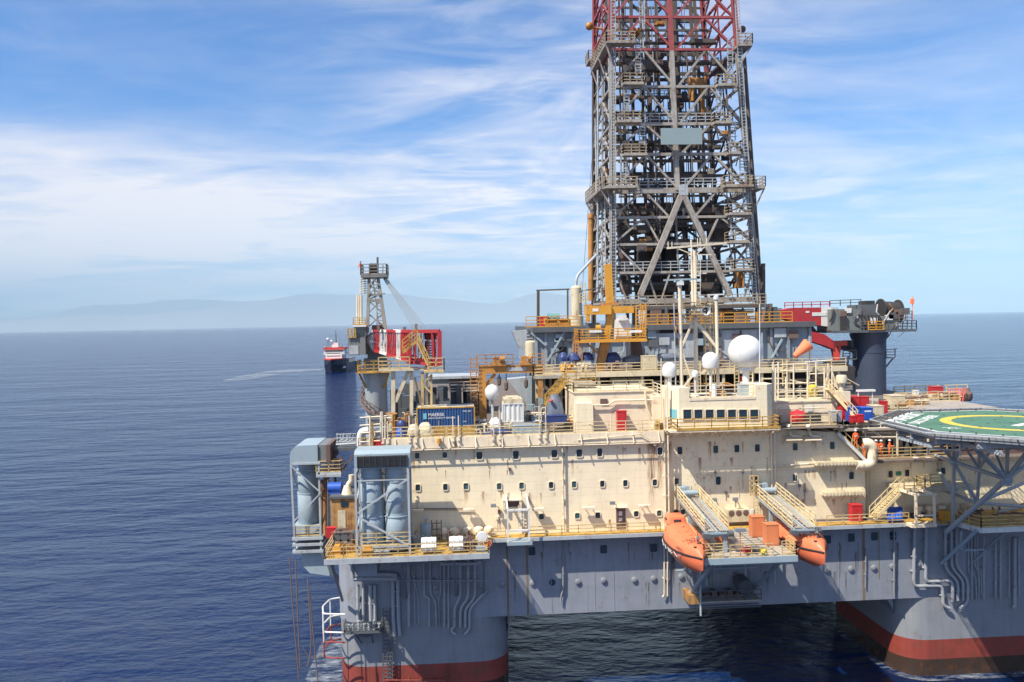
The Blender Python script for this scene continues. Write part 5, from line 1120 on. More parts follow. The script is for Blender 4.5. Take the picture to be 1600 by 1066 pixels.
# loads on the pipe deck
for i,(x0,y0,x1,y1,Y,mt,lb) in enumerate(((874,551,888,565,14,'tarp','leftmost navy tarpaulin bundle on the pipe deck'),(889,551,907,565,14,'tarp','second navy tarpaulin bundle on the pipe deck, under the small roof'),(908,551,929,564,14.5,'tarp','third navy tarpaulin bundle on the pipe deck, left of the amber crane leg'),(946,551,972,567,14.5,'tarp','dark tarpaulin heap right of the amber crane leg'),(974,556,1004,569,14.6,'gtarp','low grey tarpaulin heap below the amber crane platform'),(1024,552,1066,562,15,'gtarp','dark grey tarpaulin heap behind the first bridge mast'))):
    tarp(x0,y0,x1,y1,Y,1.6,mt,lb,30+i)
crate(1006,556,1027,583,12.5,1.5,'cream2','pale grey cabinet on the pipe deck left of the bridge mast','cabinet','cabinet',bands=2,base=PZ)
for i,(px0,px1,py,Y,mt,lb) in enumerate(((876,900,574,12.5,'ocrane','amber pump frame on the left of the pipe deck'),(903,925,573,12.6,'cream2','cream valve frame on the pipe deck below the tarpaulins'),(945,975,574,12.8,'rope','brown pipe heap on the pipe deck below the amber crane'),(1100,1135,577,13,'rope','brown machinery heap on the pipe deck behind the white radomes'),(1205,1240,575,13,'dsteel','dark pipe heap on the pipe deck right of the big radome'))):
    k = M(); a = X_(px0,Y,PZ); b = X_(px1,Y,PZ); rnd = random.Random(60+i)
    k.box(a,b,Y,Y+1.4,PZ+.002,PZ+.2)
    for j in range(9):
        x = a+rnd.random()*(b-a-.5); h = rnd.uniform(.3,.95); k.tube((x,Y+rnd.random(),PZ+.2),(x+rnd.uniform(-.2,.4),Y+rnd.random(),PZ+.2+h),rnd.uniform(.08,.28),8)
    for j in range(4): z = PZ+.35+rnd.random()*.7; k.tube((a,Y+rnd.random(),z),(b,Y+rnd.random(),z),.07,6)
    solo('pump_skid', k, MT[mt], lb, 'machinery')
# tan landing and yellow stairs at the left of the pipe deck
t = thing('stair_landing', 'tan landing with pale rails over a yellow stair at the left of the pipe deck', 'landing', P(850,9,UZ))
a, b = X_(834,8.5,PZ), X_(878,8.5,PZ); obj('floor', M().box(a,b,8.5,10.84,PZ-.35,PZ-.02), MT['grating'], t)
obj('handrail', M().rail([(a,10.6,PZ),(a,8.55,PZ),(a+2.2,8.55,PZ)],1.1,3,.04,1.2), MT['cyellow'], t)
s0, s1 = W(884,598,6), W(852,634,6)
k = M()
for y in (5.6,6.6): k.bar((s0.x,y,s0.z),(s1.x,y,s1.z),.1,.3)
for i in range(14): c = s0.lerp(s1,(i+.5)/14); k.box(c.x-.16,c.x+.16,5.6,6.6,c.z-.02,c.z+.03)
for y in (5.6,6.6):
    for h in (.55,1.1): k.bar((s0.x,y,s0.z+h),(s1.x,y,s1.z+h),.08)
    for i in range(6): c = s0.lerp(s1,i/5); k.bar((c.x,y,c.z),(c.x,y,c.z+1.1),.08)
obj('stair', k, MT['oyellow'], t)
obj('upper_floor', M().box(s0.x,s0.x+3.2,5.4,8.4,s0.z-.2,s0.z), MT['grating'], t)
obj('upper_rail', M().rail([(s0.x,5.45,s0.z),(s0.x+3.2,5.45,s0.z)],1.1,3,.04,1.), MT['oyellow'], t)
for px, w_, lb in ((827,.55,'slim pale blue column under the landing, left of the pair'),(845,.95,'broad pale blue column under the landing, right of the pair')):
    p = P(px,12.5,DK); solo('support_column', M().bar(p,P(px,12.5,PZ-.3),w_).box(p.x-w_*.8,p.x+w_*.8,11.8,13.2,DK,DK+.12), MT['duct'], lb, 'column', 'pale blue columns under the landing')
k = M().bar(W(836,592,10),W(872,622,10),.35); k.bar(W(905,590,10),W(868,600,10),.3); solo('knee_brace', k, MT['cream2'], 'tan diagonal brace below the landing', 'brace')
# ---------------------------------------------------------------- bridge roof: masts, radomes, rails
RZ = BZ1+.01
handrail('cream handrail along the bridge roof between its two turrets', [P(1078,-1.0,RZ+.2),P(1180,-1.0,RZ+.2)], 'cpipe', h=1.25, step=1.8)
handrail('cream handrail at the left side of the bridge roof', [P(1022,6.5,RZ+.2),P(1044,.3,RZ+.2)], 'cpipe', h=1.1, step=1.5)
crate(1112,612,1135,622,0,.8,'rustbox','rusty red chest behind the bridge roof rail','chest','chest',bands=0,base=RZ); crate(1157,600,1172,622,.5,1,'duct','pale grey cabinet on the bridge roof below the big radome','cabinet','cabinet',bands=1,base=RZ)
crate(1160,588,1166,606,3.5,.6,'ored','red cabinet on the roof behind the big radome post','cabinet','cabinet',bands=0)
crate(1098,618,1152,624,3,2,'dsteel','long dark box on the bridge roof','box','box',bands=3,base=RZ)
for i,(px,py0,py1,Y,r,mt,lb) in enumerate(((1116,600,622,-.2,.28,'white','small white post housing on the bridge roof, left of the red chest'),(1033,560,660,-.5,.06,'cpipe','thin cream whip pole at the left end of the bridge'),(1043,600,672,-.9,.09,'cpipe','cream vertical pipe at the bridge corner, nearer the wheelhouse'),(1039,610,672,-.9,.07,'cpipe','cream vertical pipe at the bridge corner, further from the wheelhouse'),(1187,475,605,0,.06,'white','tall thin white whip aerial on the right turret'),(1212,575,668,2,.09,'cpipe','cream pole right of the bridge'),(1176,585,622,1,.08,'cpipe','short cream pole under the big radome'),(1208,566,640,3,.13,'cpipe','thick cream pole right of the right turret'),(1230,574,625,6,.06,'cpipe','thin cream pole on the roof right of the bridge'))):
    solo('pole', M().tube(P(px,Y,W(px,py1,Y).z),P(px,Y,W(px,py0,Y).z),r,8,r*.8).box(X_(px,Y,30)-r*2,X_(px,Y,30)+r*2,Y-r*2,Y+r*2,W(px,py1,Y).z-.05,W(px,py1,Y).z+.08), MT[mt], lb, 'pole', smooth=True)
def radome(px, py, r, Y, kind, lb, post, pr=.25):
    c = W(px, py, Y); t = thing('radome', lb, 'radome', (c.x,Y,RZ), 'white radomes on the bridge')
    if kind == 's': obj('dome_shell', M().sph(c, r, 32), MT['white'], t, smooth=True)
    else: obj('dome_shell', M().lathe((c.x,Y,0),[(r*.55,c.z-r*1.05),(r*.9,c.z-r*.9),(r,c.z-r*.55)]+[(r*math.cos(R(a)),c.z+r*math.sin(R(a))) for a in range(0,86,12)]+[(.01,c.z+r)],24), MT['white'], t, smooth=True)
    obj('post', M().tube((c.x,Y,post),(c.x,Y,c.z-r*.9),pr,10).tube((c.x,Y,c.z-r*1.12),(c.x,Y,c.z-r*.92),pr*2.2,12), MT['white2'], t, smooth=True)
    return t, c
rt, c = radome(1164.5,550,1.78,2.0,'s','largest white radome, a full sphere with small blue lettering',RZ,.35)
for i_, ch in enumerate('intellian'):
    az = R(10+i_*4.6); text(ch, .36, MT['fblue'], rt, (c.x+1.712*math.sin(az)*.985, 2.0-1.712*math.cos(az)*.985, c.z-.2), (R(90),0,az), 'emblem_letter', bold=.02)
radome(1110,563,.86,2.0,'d','middle white capped radome between the masts',RZ,.14); radome(1046,577,.75,1.5,'d','left white capped radome near the bridge corner turret',BZ2,.22); radome(1086,584,.36,.8,'d','smallest white radome low on the main mast',RZ,.08)
# masts
def post(m_, px, py0, py1, Y, r, r2=None): return m_.tube(P(px,Y,W(px,py1,Y).z),P(px+(py1-py0)*.0,Y,W(px,py0,Y).z),r,10,r2)
t = thing('main_mast', 'tall cream lattice main mast with a wide crosstree above the bridge', 'mast', P(1088,3,RZ))
def MP(px, py, Y=3): return W(px,py,Y)
k = M().tube(MP(1088,612),MP(1085,392),.26,10,.16); k.tube(MP(1083,480),MP(1080,375),.18,10,.1); obj('mast_pole', k, MT['cpipe'], t, smooth=True)
k = M().bar(MP(1042,388),MP(1135,380),.16,.2); k.bar(MP(1058,388),MP(1082,398),.1); k.bar(MP(1085,400),MP(1103,384),.1); k.bar(MP(1075,398),MP(1112,398),.1); k.bar(MP(1085,428),MP(1104,427),.12)
for px in (1044,1050,1090,1094,1104): k.tube(MP(px,388),MP(px,378 if px < 1085 else 372),.05,6)
obj('crosstree', k, MT['cpipe'], t)
k = M().bar(MP(1084,500),MP(1064,545),.2); k.bar(MP(1088,505),MP(1119,543),.2); k.bar(MP(1064,490),MP(1084,513),.18); k.bar(MP(1083,586),MP(1066,608),.18); k.bar(MP(1066,552),MP(1080,592),.15); k.bar(MP(1092,505),MP(1122,545),.15); k.bar(MP(1092,585),MP(1112,575),.14)
parts('mast_brace', k, MT['cpipe'], t)
a, b = MP(1064,492), MP(1100,491)
obj('mast_platform', M().box(a.x,b.x,2.2,4.2,a.z-.1,a.z), MT['rope'], t); obj('platform_rail', M().rail([(a.x,2.25,a.z),(b.x,2.25,a.z),(b.x,4.1,a.z)],1.25,3,.04,1.), MT['yellow'], t)
k = M().ladder(MP(1091,500,2.8),MP(1091,400,2.8),(1,0,0),.45,.035,.4); obj('mast_ladder', k, MT['cpipe'], t)
p = MP(1102,486,2.4); solo('horn', M().lathe(p,[(.1,.5),(.18,.2),(.5,-.3),(.45,-.3),(.1,.1)],14,'y'), MT['steel'], 'grey loudhailer on the main mast platform', 'loudhailer', smooth=True)
t = thing('radar_mast', 'cream radar mast with a long dark scanner bar, left of the main mast', 'mast', P(1063,1.5,RZ))
obj('mast_pole', M().tube(W(1065,606,1.5),W(1062,444,1.5),.2,10), MT['cpipe'], t, smooth=True)
obj('scanner_bar', M().bar(W(1037,438,1.5),W(1088,436,1.5),.28,.18), MT['duct'], t); obj('scanner_gearbox', M().box(*[v for v in (W(1058,0,1.5).x,W(1066,0,1.5).x)],1.2,1.8,W(1062,446,1.5).z,W(1062,440,1.5).z) if False else M().box(W(1058,444,1.5).x,W(1067,444,1.5).x,1.15,1.85,W(1062,446,1.5).z,W(1062,440,1.5).z), MT['white2'], t)
t = thing('radar_mast', 'cream radar mast with a small pale scanner bar, right of the main mast', 'mast', P(1121,2.5,RZ))
obj('mast_pole', M().tube(W(1122,606,2.5),W(1119,464,2.5),.18,10), MT['cpipe'], t, smooth=True)
obj('scanner_bar', M().bar(W(1106,461,2.5),W(1131,460,2.5),.22,.14), MT['white'], t); obj('scanner_gearbox', M().lathe(W(1119,468,2.5),[(.3,0),(.3,.35),(.1,.45)],10), MT['white'], t)
k = M().ladder(W(1108,606,4),W(1105,470,4),(1,0,0),.6,.05,.45); k.ladder(W(1113,606,4.4),W(1111,472,4.4),(1,0,0),.5,.04,.45)
for i in range(9): c = W(1108,600,4).lerp(W(1105,475,4),i/8); k.path([c+V((-.4,0,0)),c+V((-.4,-.6,0)),c+V((.4,-.6,0)),c+V((.4,0,0))],.04,5)
solo('mast_ladder', k, MT['cyellow'], 'pale yellow caged ladder between the two right masts', 'ladder')
t = thing('flag_pole', 'thin pole flying a yellow, blue and red flag left of the radar mast', 'flag pole', P(1054,1,RZ))
obj('pole', M().tube(W(1056,606,1),W(1053,474,1),.06,6), MT['steel'], t)
def flagstrip(name, mt, x0, x1):
    k = M(); vs = []
    for i in range(7):
        yy = 500+i*3.4; wv = math.sin(i*1.1)*.08
        for x in (x0,x1): p = W(1053+x+i*.35, yy, 1); vs.append((p.x, p.y+wv+(.1*(x)/4), p.z))
    k.add(vs,[(2*i,2*i+1,2*i+3,2*i+2) for i in range(6)]); obj(name, k, MT[mt], t)
flagstrip('flag_yellow_band','fyellow',0,2.1); flagstrip('flag_blue_band','fblue',-1.6,0); flagstrip('flag_red_band','fred',2.1,3.4)
# ---------------------------------------------------------------- drill floor substructure
SY = 26.0; FZ = W(1000,508,SY).z; sx0, sx1 = X_(838,SY,34), X_(1268,SY,34)
t = thing('drill_floor', 'blue grey clad substructure carrying the drill floor and derrick', 'substructure', ((sx0+sx1)/2,42,UZ))
obj('cladding_wall', M().box(sx0,sx1,SY,58,PZ-.3,FZ-.7), MT['bluewall'], t)
obj('floor_beam', M().box(sx0-.5,sx1+.3,SY-.9,59,FZ-.698,FZ), MT['dsteel'], t)
k = M()
for px in (838,853,896,1000,1020,1127,1205,1232,1266): x = X_(px,SY-.3,34); k.box(x-.18,x+.18,SY-.35,SY-.004,PZ,FZ-.7)
parts('wall_post', k, MT['bluewall'], t)
k = M()
for a, b in (((882,518),(855,565)),((830,520),(853,540)),((1222,530),(1205,562)),((1190,520),(1190,560))): k.bar(W(*a,SY-.5),W(*b,SY-.5),.24)
parts('wall_brace', k, MT['duct'], t)
k = M()
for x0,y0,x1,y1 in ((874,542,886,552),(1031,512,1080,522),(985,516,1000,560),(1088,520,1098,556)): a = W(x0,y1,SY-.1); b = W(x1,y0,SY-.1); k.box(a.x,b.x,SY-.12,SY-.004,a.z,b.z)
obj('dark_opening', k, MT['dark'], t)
k = M()
for x0,y0,x1,y1 in ((1020,520,1083,560),(1128,515,1183,560)): a = W(x0,y1,SY-.1); b = W(x1,y0,SY-.1); k.box(a.x,b.x,SY-.25,SY-.004,a.z,b.z)
parts('wall_panel', k, MT['steel'], t)
rnd = random.Random(19)
for i in range(34):
    px = rnd.uniform(842,1262); y0 = rnd.uniform(512,545); x = X_(px,SY-.3,34); z = W(px,y0,SY).z; k = M()
    if rnd.random() < .6: k.path([(x,SY-.35,z),(x,SY-.35,z-rnd.uniform(1,3.5)),(x+rnd.uniform(-2.5,2.5),SY-.35,z-3.6)],rnd.uniform(.05,.12),6,.3)
    else: a_ = rnd.uniform(.3,.9); k.box(x-a_,x+a_,SY-.5,SY-.005,z-a_*1.5,z)
    obj('wall_service', k, MT[rnd.choice(['dsteel','steel','rope','duct','dark','brown'])], t)
handrail('amber handrail along the front edge of the drill floor, left part', [P(822,SY-.8,FZ),P(905,SY-.8,FZ)], 'ocrane', h=1.4, rails=3, r=.05, step=1.4)
handrail('amber handrail along the front edge of the drill floor, behind the masts', [P(1010,SY-.8,FZ),P(1182,SY-.8,FZ)], 'ocrane', h=1.4, rails=3, r=.05, step=1.5)
handrail('amber handrail along the front edge of the drill floor, below the right crane boom', [P(1184,SY-.8,FZ),P(1238,SY-.8,FZ)], 'ocrane', h=1.4, rails=3, r=.05, step=1.5)
c = W(865,497,SY+2); solo('tank', M().tube((c.x-.8,SY+2,c.z),(c.x+.8,SY+2,c.z),.65,14).box(c.x-.7,c.x+.7,SY+1.5,SY+2.5,FZ,c.z-.4), MT['teal'], 'teal tank on the left of the drill floor', 'tank', smooth=True)
crate(844,494,856,504,SY+1,1,'ored','small red cabinet left of the teal tank','cabinet','cabinet',bands=1,base=FZ)
for i,(x0,x1,mt,lb) in enumerate(((852,870,'rcrane','rusty orange pump set in front of the teal tank'),(874,892,'rcrane','rusty orange pump set between the teal tank and the pale vessel'))):
    k = M(); a = X_(x0,SY+.3,FZ); b = X_(x1,SY+.3,FZ); k.box(a,b,SY+.2,SY+1.4,FZ,FZ+.3); rnd = random.Random(i)
    for j in range(5): x = a+(b-a)*(j+.5)/5; k.tube((x,SY+.8,FZ+.3),(x,SY+.8,FZ+.7+rnd.random()*.6),.2+.12*rnd.random(),8)
    k.tube((a,SY+.5,FZ+.9),(b,SY+.5,FZ+.9),.12,8); solo('pump_set', k, MT[mt], lb, 'pump set')
t = thing('pressure_vessel', 'tall pale vertical vessel with a bent pipe on top, left of the derrick', 'vessel', P(900,SY+3,FZ))
c = P(901,SY+3,FZ); zt_ = W(901,446,SY+3).z
obj('vessel_shell', M().lathe((c.x,c.y,0),[(.95,FZ),(.95,FZ+1.4),(.72,FZ+1.5),(.72,zt_-.35),(.5,zt_-.1),(.1,zt_)],20), MT['cream2'], t, smooth=True)
k = M().path([(c.x,c.y,zt_-.1),W(901,432,SY+3),W(932,398,SY+5)],.2,8,.8); obj('outlet_pipe', k, MT['steel'], t, smooth=True)
k = M()
for px,y0,y1 in ((840,455,505),(842,455,505),(887,453,503)): k.bar(P(px,SY+4,FZ),P(px,SY+4,W(px,y0,SY+4).z),.22)
k.bar(W(838,454,SY+4),W(890,452,SY+4),.2); k.bar(W(908,455,SY+4),W(935,450,SY+4),.16); k.bar(W(917,490,SY+4),W(940,445,SY+4),.2)
solo('goalpost', k, MT['dderrick'], 'dark goalpost frame on the left of the drill floor', 'frame')
k = M().ladder(P(913,SY+3.2,FZ),P(911,SY+3.2,W(911,440,SY+3).z),(1,0,0),.6,.05,.4); k.rail([P(906,SY+2,FZ+3.2),P(918,SY+2,FZ+3.2)],1.2,3,.05,.7); solo('ladder', k, MT['cyellow'], 'pale ladder beside the tall pale vessel', 'ladder')
k = M(); rnd = random.Random(12)
for i in range(26):
    px = 1010+rnd.random()*205; Y = SY+.5+rnd.random()*3; h = rnd.uniform(.5,2.0); x = X_(px,Y,FZ); k.box(x,x+rnd.uniform(.4,1.4),Y,Y+.8,FZ+.002,FZ+h)
solo('floor_machinery', k, MT['rope'], 'dark brown clutter of drill floor machinery behind the amber rail', 'machinery')['kind'] = 'stuff'
# ---------------------------------------------------------------- derrick
DY0, DY1 = 31.0, 47.0; GZ = W(1060,478,DY0).z
dt = thing('derrick', 'tall four legged lattice derrick, grey below and red at the top', 'derrick', P(1065,39,FZ))
def lerp(a,b,t): return a+(b-a)*t
def legx(side, py):   # front-plane pixel x of the legs at image height py
    return lerp(955.5, 957.5, (py-0)/470) if side < 0 else lerp(1151, 1184, py/470)
fl0, fl1 = W(957.5,470,DY0), W(957,0,DY0); fr0, fr1 = W(1184,470,DY0), W(1151,0,DY0)
def legp(side, z, back=0):
    a, b = (fl0,fl1) if side < 0 else (fr0,fr1)
    t_ = (z-a.z)/(b.z-a.z); x = lerp(a.x,b.x,t_); tp = lerp(0,1,t_)
    y = DY0+tp*1.2 if not back else DY1-tp*1.2
    return V((x,y,z))
def zf(py): return W(1060,py,DY0).z
ZTOP = zf(0)+14; ZRED = zf(76)
def leg(z0,z1,mt):
    for s in (-1,1):
        for bk in (0,1):
            a, b = legp(s,z0,bk), legp(s,z1,bk); k = M(); w_ = .55
            k.bar(a+V((-w_*.45,0,0)),b+V((-w_*.45,0,0)),.22,.5); k.bar(a+V((w_*.45,0,0)),b+V((w_*.45,0,0)),.22,.5)
            n = int((z1-z0)/.55)
            for i in range(n): c = a.lerp(b,(i+.5)/n); k.box(c.x-w_*.4,c.x+w_*.4,c.y-.1,c.y+.1,c.z-.05,c.z+.05)
            k.bar(a+V((0,.15,0)),b+V((0,.15,0)),w_*.8,.06)
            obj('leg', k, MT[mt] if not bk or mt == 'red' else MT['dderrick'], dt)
leg(FZ, ZRED, 'derrick'); leg(ZRED+.01, ZTOP, 'red')
levels = [-75,-29,22.5,74,133,192,240,297,339,381,425,470]
zl = [zf(y) for y in levels]
def fx(z, u, back=0): return legp(-1,z,back).lerp(legp(1,z,back),u)
for i, z in enumerate(zl):
    red = levels[i] < 76; big = levels[i] in (297,470)
    h = .75 if big else .42 if levels[i] in (192,240) else .34
    obj('front_girder', M().bar(fx(z,.01),fx(z,.99),.4,h), MT['red' if red else 'derrick'], dt)
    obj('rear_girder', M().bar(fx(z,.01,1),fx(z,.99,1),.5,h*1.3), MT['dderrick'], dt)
    for s in (-1,1): obj('side_girder', M().bar(legp(s,z),legp(s,z,1),.3,.34), MT['red' if red else 'derrick'], dt)
for i in range(len(zl)-1):
    z1, z0 = zl[i], zl[i+1]; red = levels[i] < 70; mt = 'red' if red else 'derrick'; low = levels[i] >= 297
    k = M(); w_ = .32
    if not low:
        for q, e in ((.25,0),(.25,.5),(.75,.5),(.75,1)): k.bar(fx(z1-.15,q+(.01 if e > q else -.01)),fx(z0+.2,e+(.02 if e < q else -.02)),w_,.3)
    elif levels[i] in (297,339):
        for q, e in ((.22,.01),(.24,.40 if levels[i]==297 else .33),(.78,.99),(.76,.60 if levels[i]==297 else .67)): k.bar(fx(z1-.15,q),fx(z0+.2,e),.24,.26)
    elif levels[i] == 381:
        k.bar(fx(z1,.02),fx(z0,.21),.24,.26); k.bar(fx(z1,.98),fx(z0,.82),.24,.26)
    else:
        k.bar(fx(z1,.02),fx(z0,.10),.24,.26); k.bar(fx(z1,.24),fx(z0,.30),.24,.26); k.bar(fx(z1,.98),fx(z0,.90),.24,.26); k.bar(fx(z1,.40),fx(z0,.33),.2,.2)
    parts('front_brace', k, MT[mt], dt)
    k = M()
    for q, e in ((.25,0),(.25,.5),(.75,.5),(.75,1)): k.bar(fx(z1,q,1),fx(z0,e,1),.3,.3)
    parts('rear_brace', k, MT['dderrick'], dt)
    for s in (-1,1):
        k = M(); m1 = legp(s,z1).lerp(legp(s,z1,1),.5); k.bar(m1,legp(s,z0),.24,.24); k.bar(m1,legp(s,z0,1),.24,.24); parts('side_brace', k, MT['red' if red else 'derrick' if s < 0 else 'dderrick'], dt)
# centre column + A frame
k = M().bar(fx(zl[7],.475)+V((0,-.05,0)),fx(ZRED,.475),.62,.5); obj('centre_column', k, MT['derrick'], dt)
k = M().bar(fx(ZRED+.02,.475),fx(ZTOP,.475),.62,.5); obj('centre_column', k, MT['red'], dt)
for px, e in ((1000,-1),(1141,1)):
    k = M().bar(W(1066+e*2,306,DY0-.3),W(px,462,DY0-.3),.75,.6); obj('a_frame_leg', k, MT['derrick'], dt)
obj('apex_plate', M().box(W(1060,308,DY0).x,W(1073,308,DY0).x,DY0-.6,DY0-.31,W(1066,306,DY0).z,W(1066,290,DY0).z), MT['steel'], dt)
# rear centre columns and inner guides
for u in (.10,.33,.42,.56,.66,.74,.88):
    k = M().bar(fx(FZ,u,1)+V((0,-.4,0)),fx(ZTOP-1,u,1)+V((0,-.4,0)),.45,.5); obj('inner_guide', k, MT['dderrick'], dt)
for u,Y in ((.18,.5),(.40,.6),(.62,.5),(.82,.55)):
    a = legp(-1,FZ).lerp(legp(1,FZ),u)+V((0,(DY1-DY0)*Y,0)); b = fx(ZTOP-1,u)+V((0,(DY1-DY0-2.4)*Y,0)); k = M().bar(a,b,.4,.5); obj('inner_guide', k, MT['dderrick'], dt)
# fingerboard decks and dark machinery inside
rnd = random.Random(21)
for py, dens in ((40,6),(74,4),(115,3),(160,4),(205,4),(262,5),(318,9),(345,8),(370,7),(410,8),(440,6)):
    z = zf(py); k = M()
    for j in range(dens):
        u0 = rnd.uniform(.05,.8); w_ = rnd.uniform(.08,.28); Y = rnd.uniform(.25,.85); a = fx(z,u0)+V((0,(DY1-DY0-1)*Y,0)); b = fx(z,min(.95,u0+w_))+V((0,(DY1-DY0-1)*Y,0)); h = rnd.uniform(.2,1.3); k.box(a.x,b.x,a.y,a.y+1.2,z-h,z)
    k.bar(fx(z,.04)+V((0,6,0)),fx(z,.96)+V((0,6,0)),.3,.4); k.bar(fx(z,.04)+V((0,11,0)),fx(z,.96)+V((0,11,0)),.3,.5)
    obj('inner_deck', k, MT['dderrick'], dt)
    k = M(); k.rail([fx(z,.30)+V((0,12,0)),fx(z,.72)+V((0,12,0))],1.3,3,.05,1.2,toe=False); obj('inner_rail', k, MT['dderrick'], dt)
def inner_mass(x0,y0,x1,y1,Y,d,mt,nm): 
    k = M(); a = W(x0,y1,Y); b = W(x1,y0,Y); n = 4; h = (b.z-a.z)/n; r_ = random.Random(int(x0+y0))
    for i in range(n): e = r_.uniform(0,(b.x-a.x)*.18); f_ = r_.uniform(0,(b.x-a.x)*.18); k.box(a.x+e,b.x-f_,Y+r_.uniform(0,.4),Y+d,a.z+i*h+.01,a.z+(i+1)*h)
    k.tube((a.x+.3,Y-.1,a.z),(a.x+.3,Y-.1,b.z),.18,8); k.tube((b.x-.4,Y-.1,a.z),(b.x-.4,Y-.1,b.z),.14,8)
    obj(nm, k, MT[mt], dt)
for x0,y0,x1,y1,Y,d,mt,nm in ((1040,370,1062,420,38,2,'dark','top_drive'),(968,330,985,455,37,1.5,'dderrick','guide_dolly'),(1000,370,1022,465,40,2,'dderrick','pipe_handler'),(1112,320,1140,375,40,2,'dderrick','pipe_handler'),(1100,405,1122,462,38,2,'dderrick','iron_roughneck'),(1060,300,1075,360,42,2,'dderrick','travelling_block'),(1108,325,1120,360,37,1.2,'rcrane','orange_hoist'),(1074,120,1106,133,36,1.5,'rcrane','orange_trolley'),(1079,133,1085,158,36,.8,'rcrane','orange_trolley_leg'),(1093,133,1103,180,37,.8,'rcrane','orange_trolley_leg'),(988,44,1002,52,33,1.2,'rcrane','orange_sheave_box'),(1150,420,1165,450,36,1.5,'rcrane','rusty_winch'),(972,445,990,460,33,1,'rope','rusty_block'),(1030,235,1046,243,36,2,'dark','block_dolly')): inner_mass(x0,y0,x1,y1,Y,d,mt,nm)
# racked pipe
k = M()
for j in range(3):
    for i in range(16):
        u = .36+i*.012+.0*j; a = fx(FZ+.3,u)+V((0,9+j*.6,0)); b = fx(zf(300),u)+V((0,9+j*.6,0)); k.tube(a,b,.07,5)
obj('racked_pipe', k, MT['rope'], dt)
for px,r in ((1030,.05),(1034,.05),(1048,.04),(1052,.04),(1072,.05),(1076,.05),(1110,.05),(978,.06),(984,.05)):
    k = M().tube(W(px,470,40),W(px-8,-60,40),r,5); obj('hoist_wire', k, MT['wire'], dt)
# outside platforms with rails
def dplat(x0,x1,py,Y0,Y1,mt='derrick',rail='drail',h=1.3,br=True):
    z = W((x0+x1)/2,py,Y0).z; a, b = X_(x0,Y0,z), X_(x1,Y0,z)
    o = obj('platform', M().box(a,b,Y0,Y1,z-.25,z), MT[mt], dt)
    obj('platform_rail', M().rail([(a,Y1,z),(a,Y0+.05,z),(b,Y0+.05,z),(b,Y1,z)],h,3,.05,1.1), MT[rail], o)
    if br: 
        k = M().bar((a+.2,Y0+.3,z-.2),(a+.2+(.8 if x0 > 1050 else .9),Y1,z-2.2),.14); k.bar((b-.2,Y0+.3,z-.2),(b-.2,Y1,z-1.6),.12); parts('platform_knee', k, MT['derrick'], o)
for x0,x1,py,Y0,Y1 in ((974,1006,129,29.4,30.8),(1122,1150,131,29.4,31),(963,1003,188,29.2,30.8),(1117,1145,190,29.4,31),(974,1012,240,29.4,30.8),(1138,1158,238,29.4,31),(1138,1175,333,29.3,30.8),(1138,1172,377,29.3,30.8),(1148,1178,420,29.3,30.8),(946,998,291,29.,30.7),(1133,1178,289,29.,30.8)): dplat(x0,x1,py,Y0,Y1)
def wrap(py, xo, xi, Y0, Y1, side):
    z = W(xi,py,Y0).z; a, b = X_(xo,Y0,z), X_(xi,Y0,z); a, b = min(a,b), max(a,b)
    o = obj('platform', M().box(a,b,Y0,Y1,z-.3,z), MT['derrick'], dt)
    pts = [(b,Y0,z),(a,Y0,z),(a,Y1,z)] if side < 0 else [(a,Y0,z),(b,Y0,z),(b,Y1,z)]
    obj('platform_rail', M().rail(pts,1.4,3,.055,1.1), MT['drail'], o)
    k = M(); xx = a if side < 0 else b; xi_ = b if side < 0 else a
    for y in (Y0+.4,(Y0+Y1)/2,Y1-.4): k.bar((xx,y,z-.2),(lerp(xx,xi_,.8),y,z-2.6),.18); k.bar((xx,y,z-.2),(xi_,y,z-.2),.22,.3)
    parts('platform_knee', k, MT['derrick'], o)
wrap(64,947,958,29.6,42,-1); wrap(68,1154,1176,30,44,1); wrap(292,939,958,29.5,43,-1); wrap(291,1180,1196,29.5,44,1)
wrap(322,928,937,43,47,-1); dplat(948,994,64,29.2,31); dplat(920,930,92,42,45)
for i,(px,y0,y1) in enumerate(((997,62,116),(979,133,175),(1003,190,228),(974,240,290),(1141,60,118),(1123,132,180),(1145,190,228),(1160,238,285),(1165,292,325),(1146,334,370),(1170,378,412),(1167,420,465),(1003,0,40))):
    k = M().ladder(W(px,y1,30.3),W(px,y0,30.3),(1,0,0),.7,.06,.4)
    for j in range(max(2,int((y1-y0)/9))):
        c = W(px,y1,30.3).lerp(W(px,y0,30.3),(j+.5)/max(2,int((y1-y0)/9))); k.path([c+V((-.45,0,0)),c+V((-.45,-.6,0)),c+V((.45,-.6,0)),c+V((.45,0,0))],.04,5)
    obj('caged_ladder', k, MT['steel'], dt)
k = M().rail([fx(zl[7]+.4,.2),fx(zl[7]+.4,.80)],1.3,3,.05,1.3,toe=False); obj('girder_rail', k, MT['steel'], dt)
k = M().rail([fx(zl[5]+.2,.22),fx(zl[5]+.2,.78)],1.3,3,.05,1.3,toe=False); obj('girder_rail', k, MT['steel'], dt)
k = M().rail([fx(zl[10]+.2,.02),fx(zl[10]+.2,.98)],1.3,3,.05,1.3,toe=False); obj('girder_rail', k, MT['steel'], dt)
a, b = fx(GZ,-.01)+V((0,-1.4,0)), fx(GZ,1.02)+V((0,-1.4,0))
o = obj('base_gallery', M().box(a.x,b.x,DY0-2,DY0-.4,GZ-.5,GZ), MT['dderrick'], dt)
obj('gallery_rail', M().rail([(a.x,DY0-1.95,GZ),(b.x,DY0-1.95,GZ)],1.4,3,.05,1.2), MT['drail'], o)
k = M()
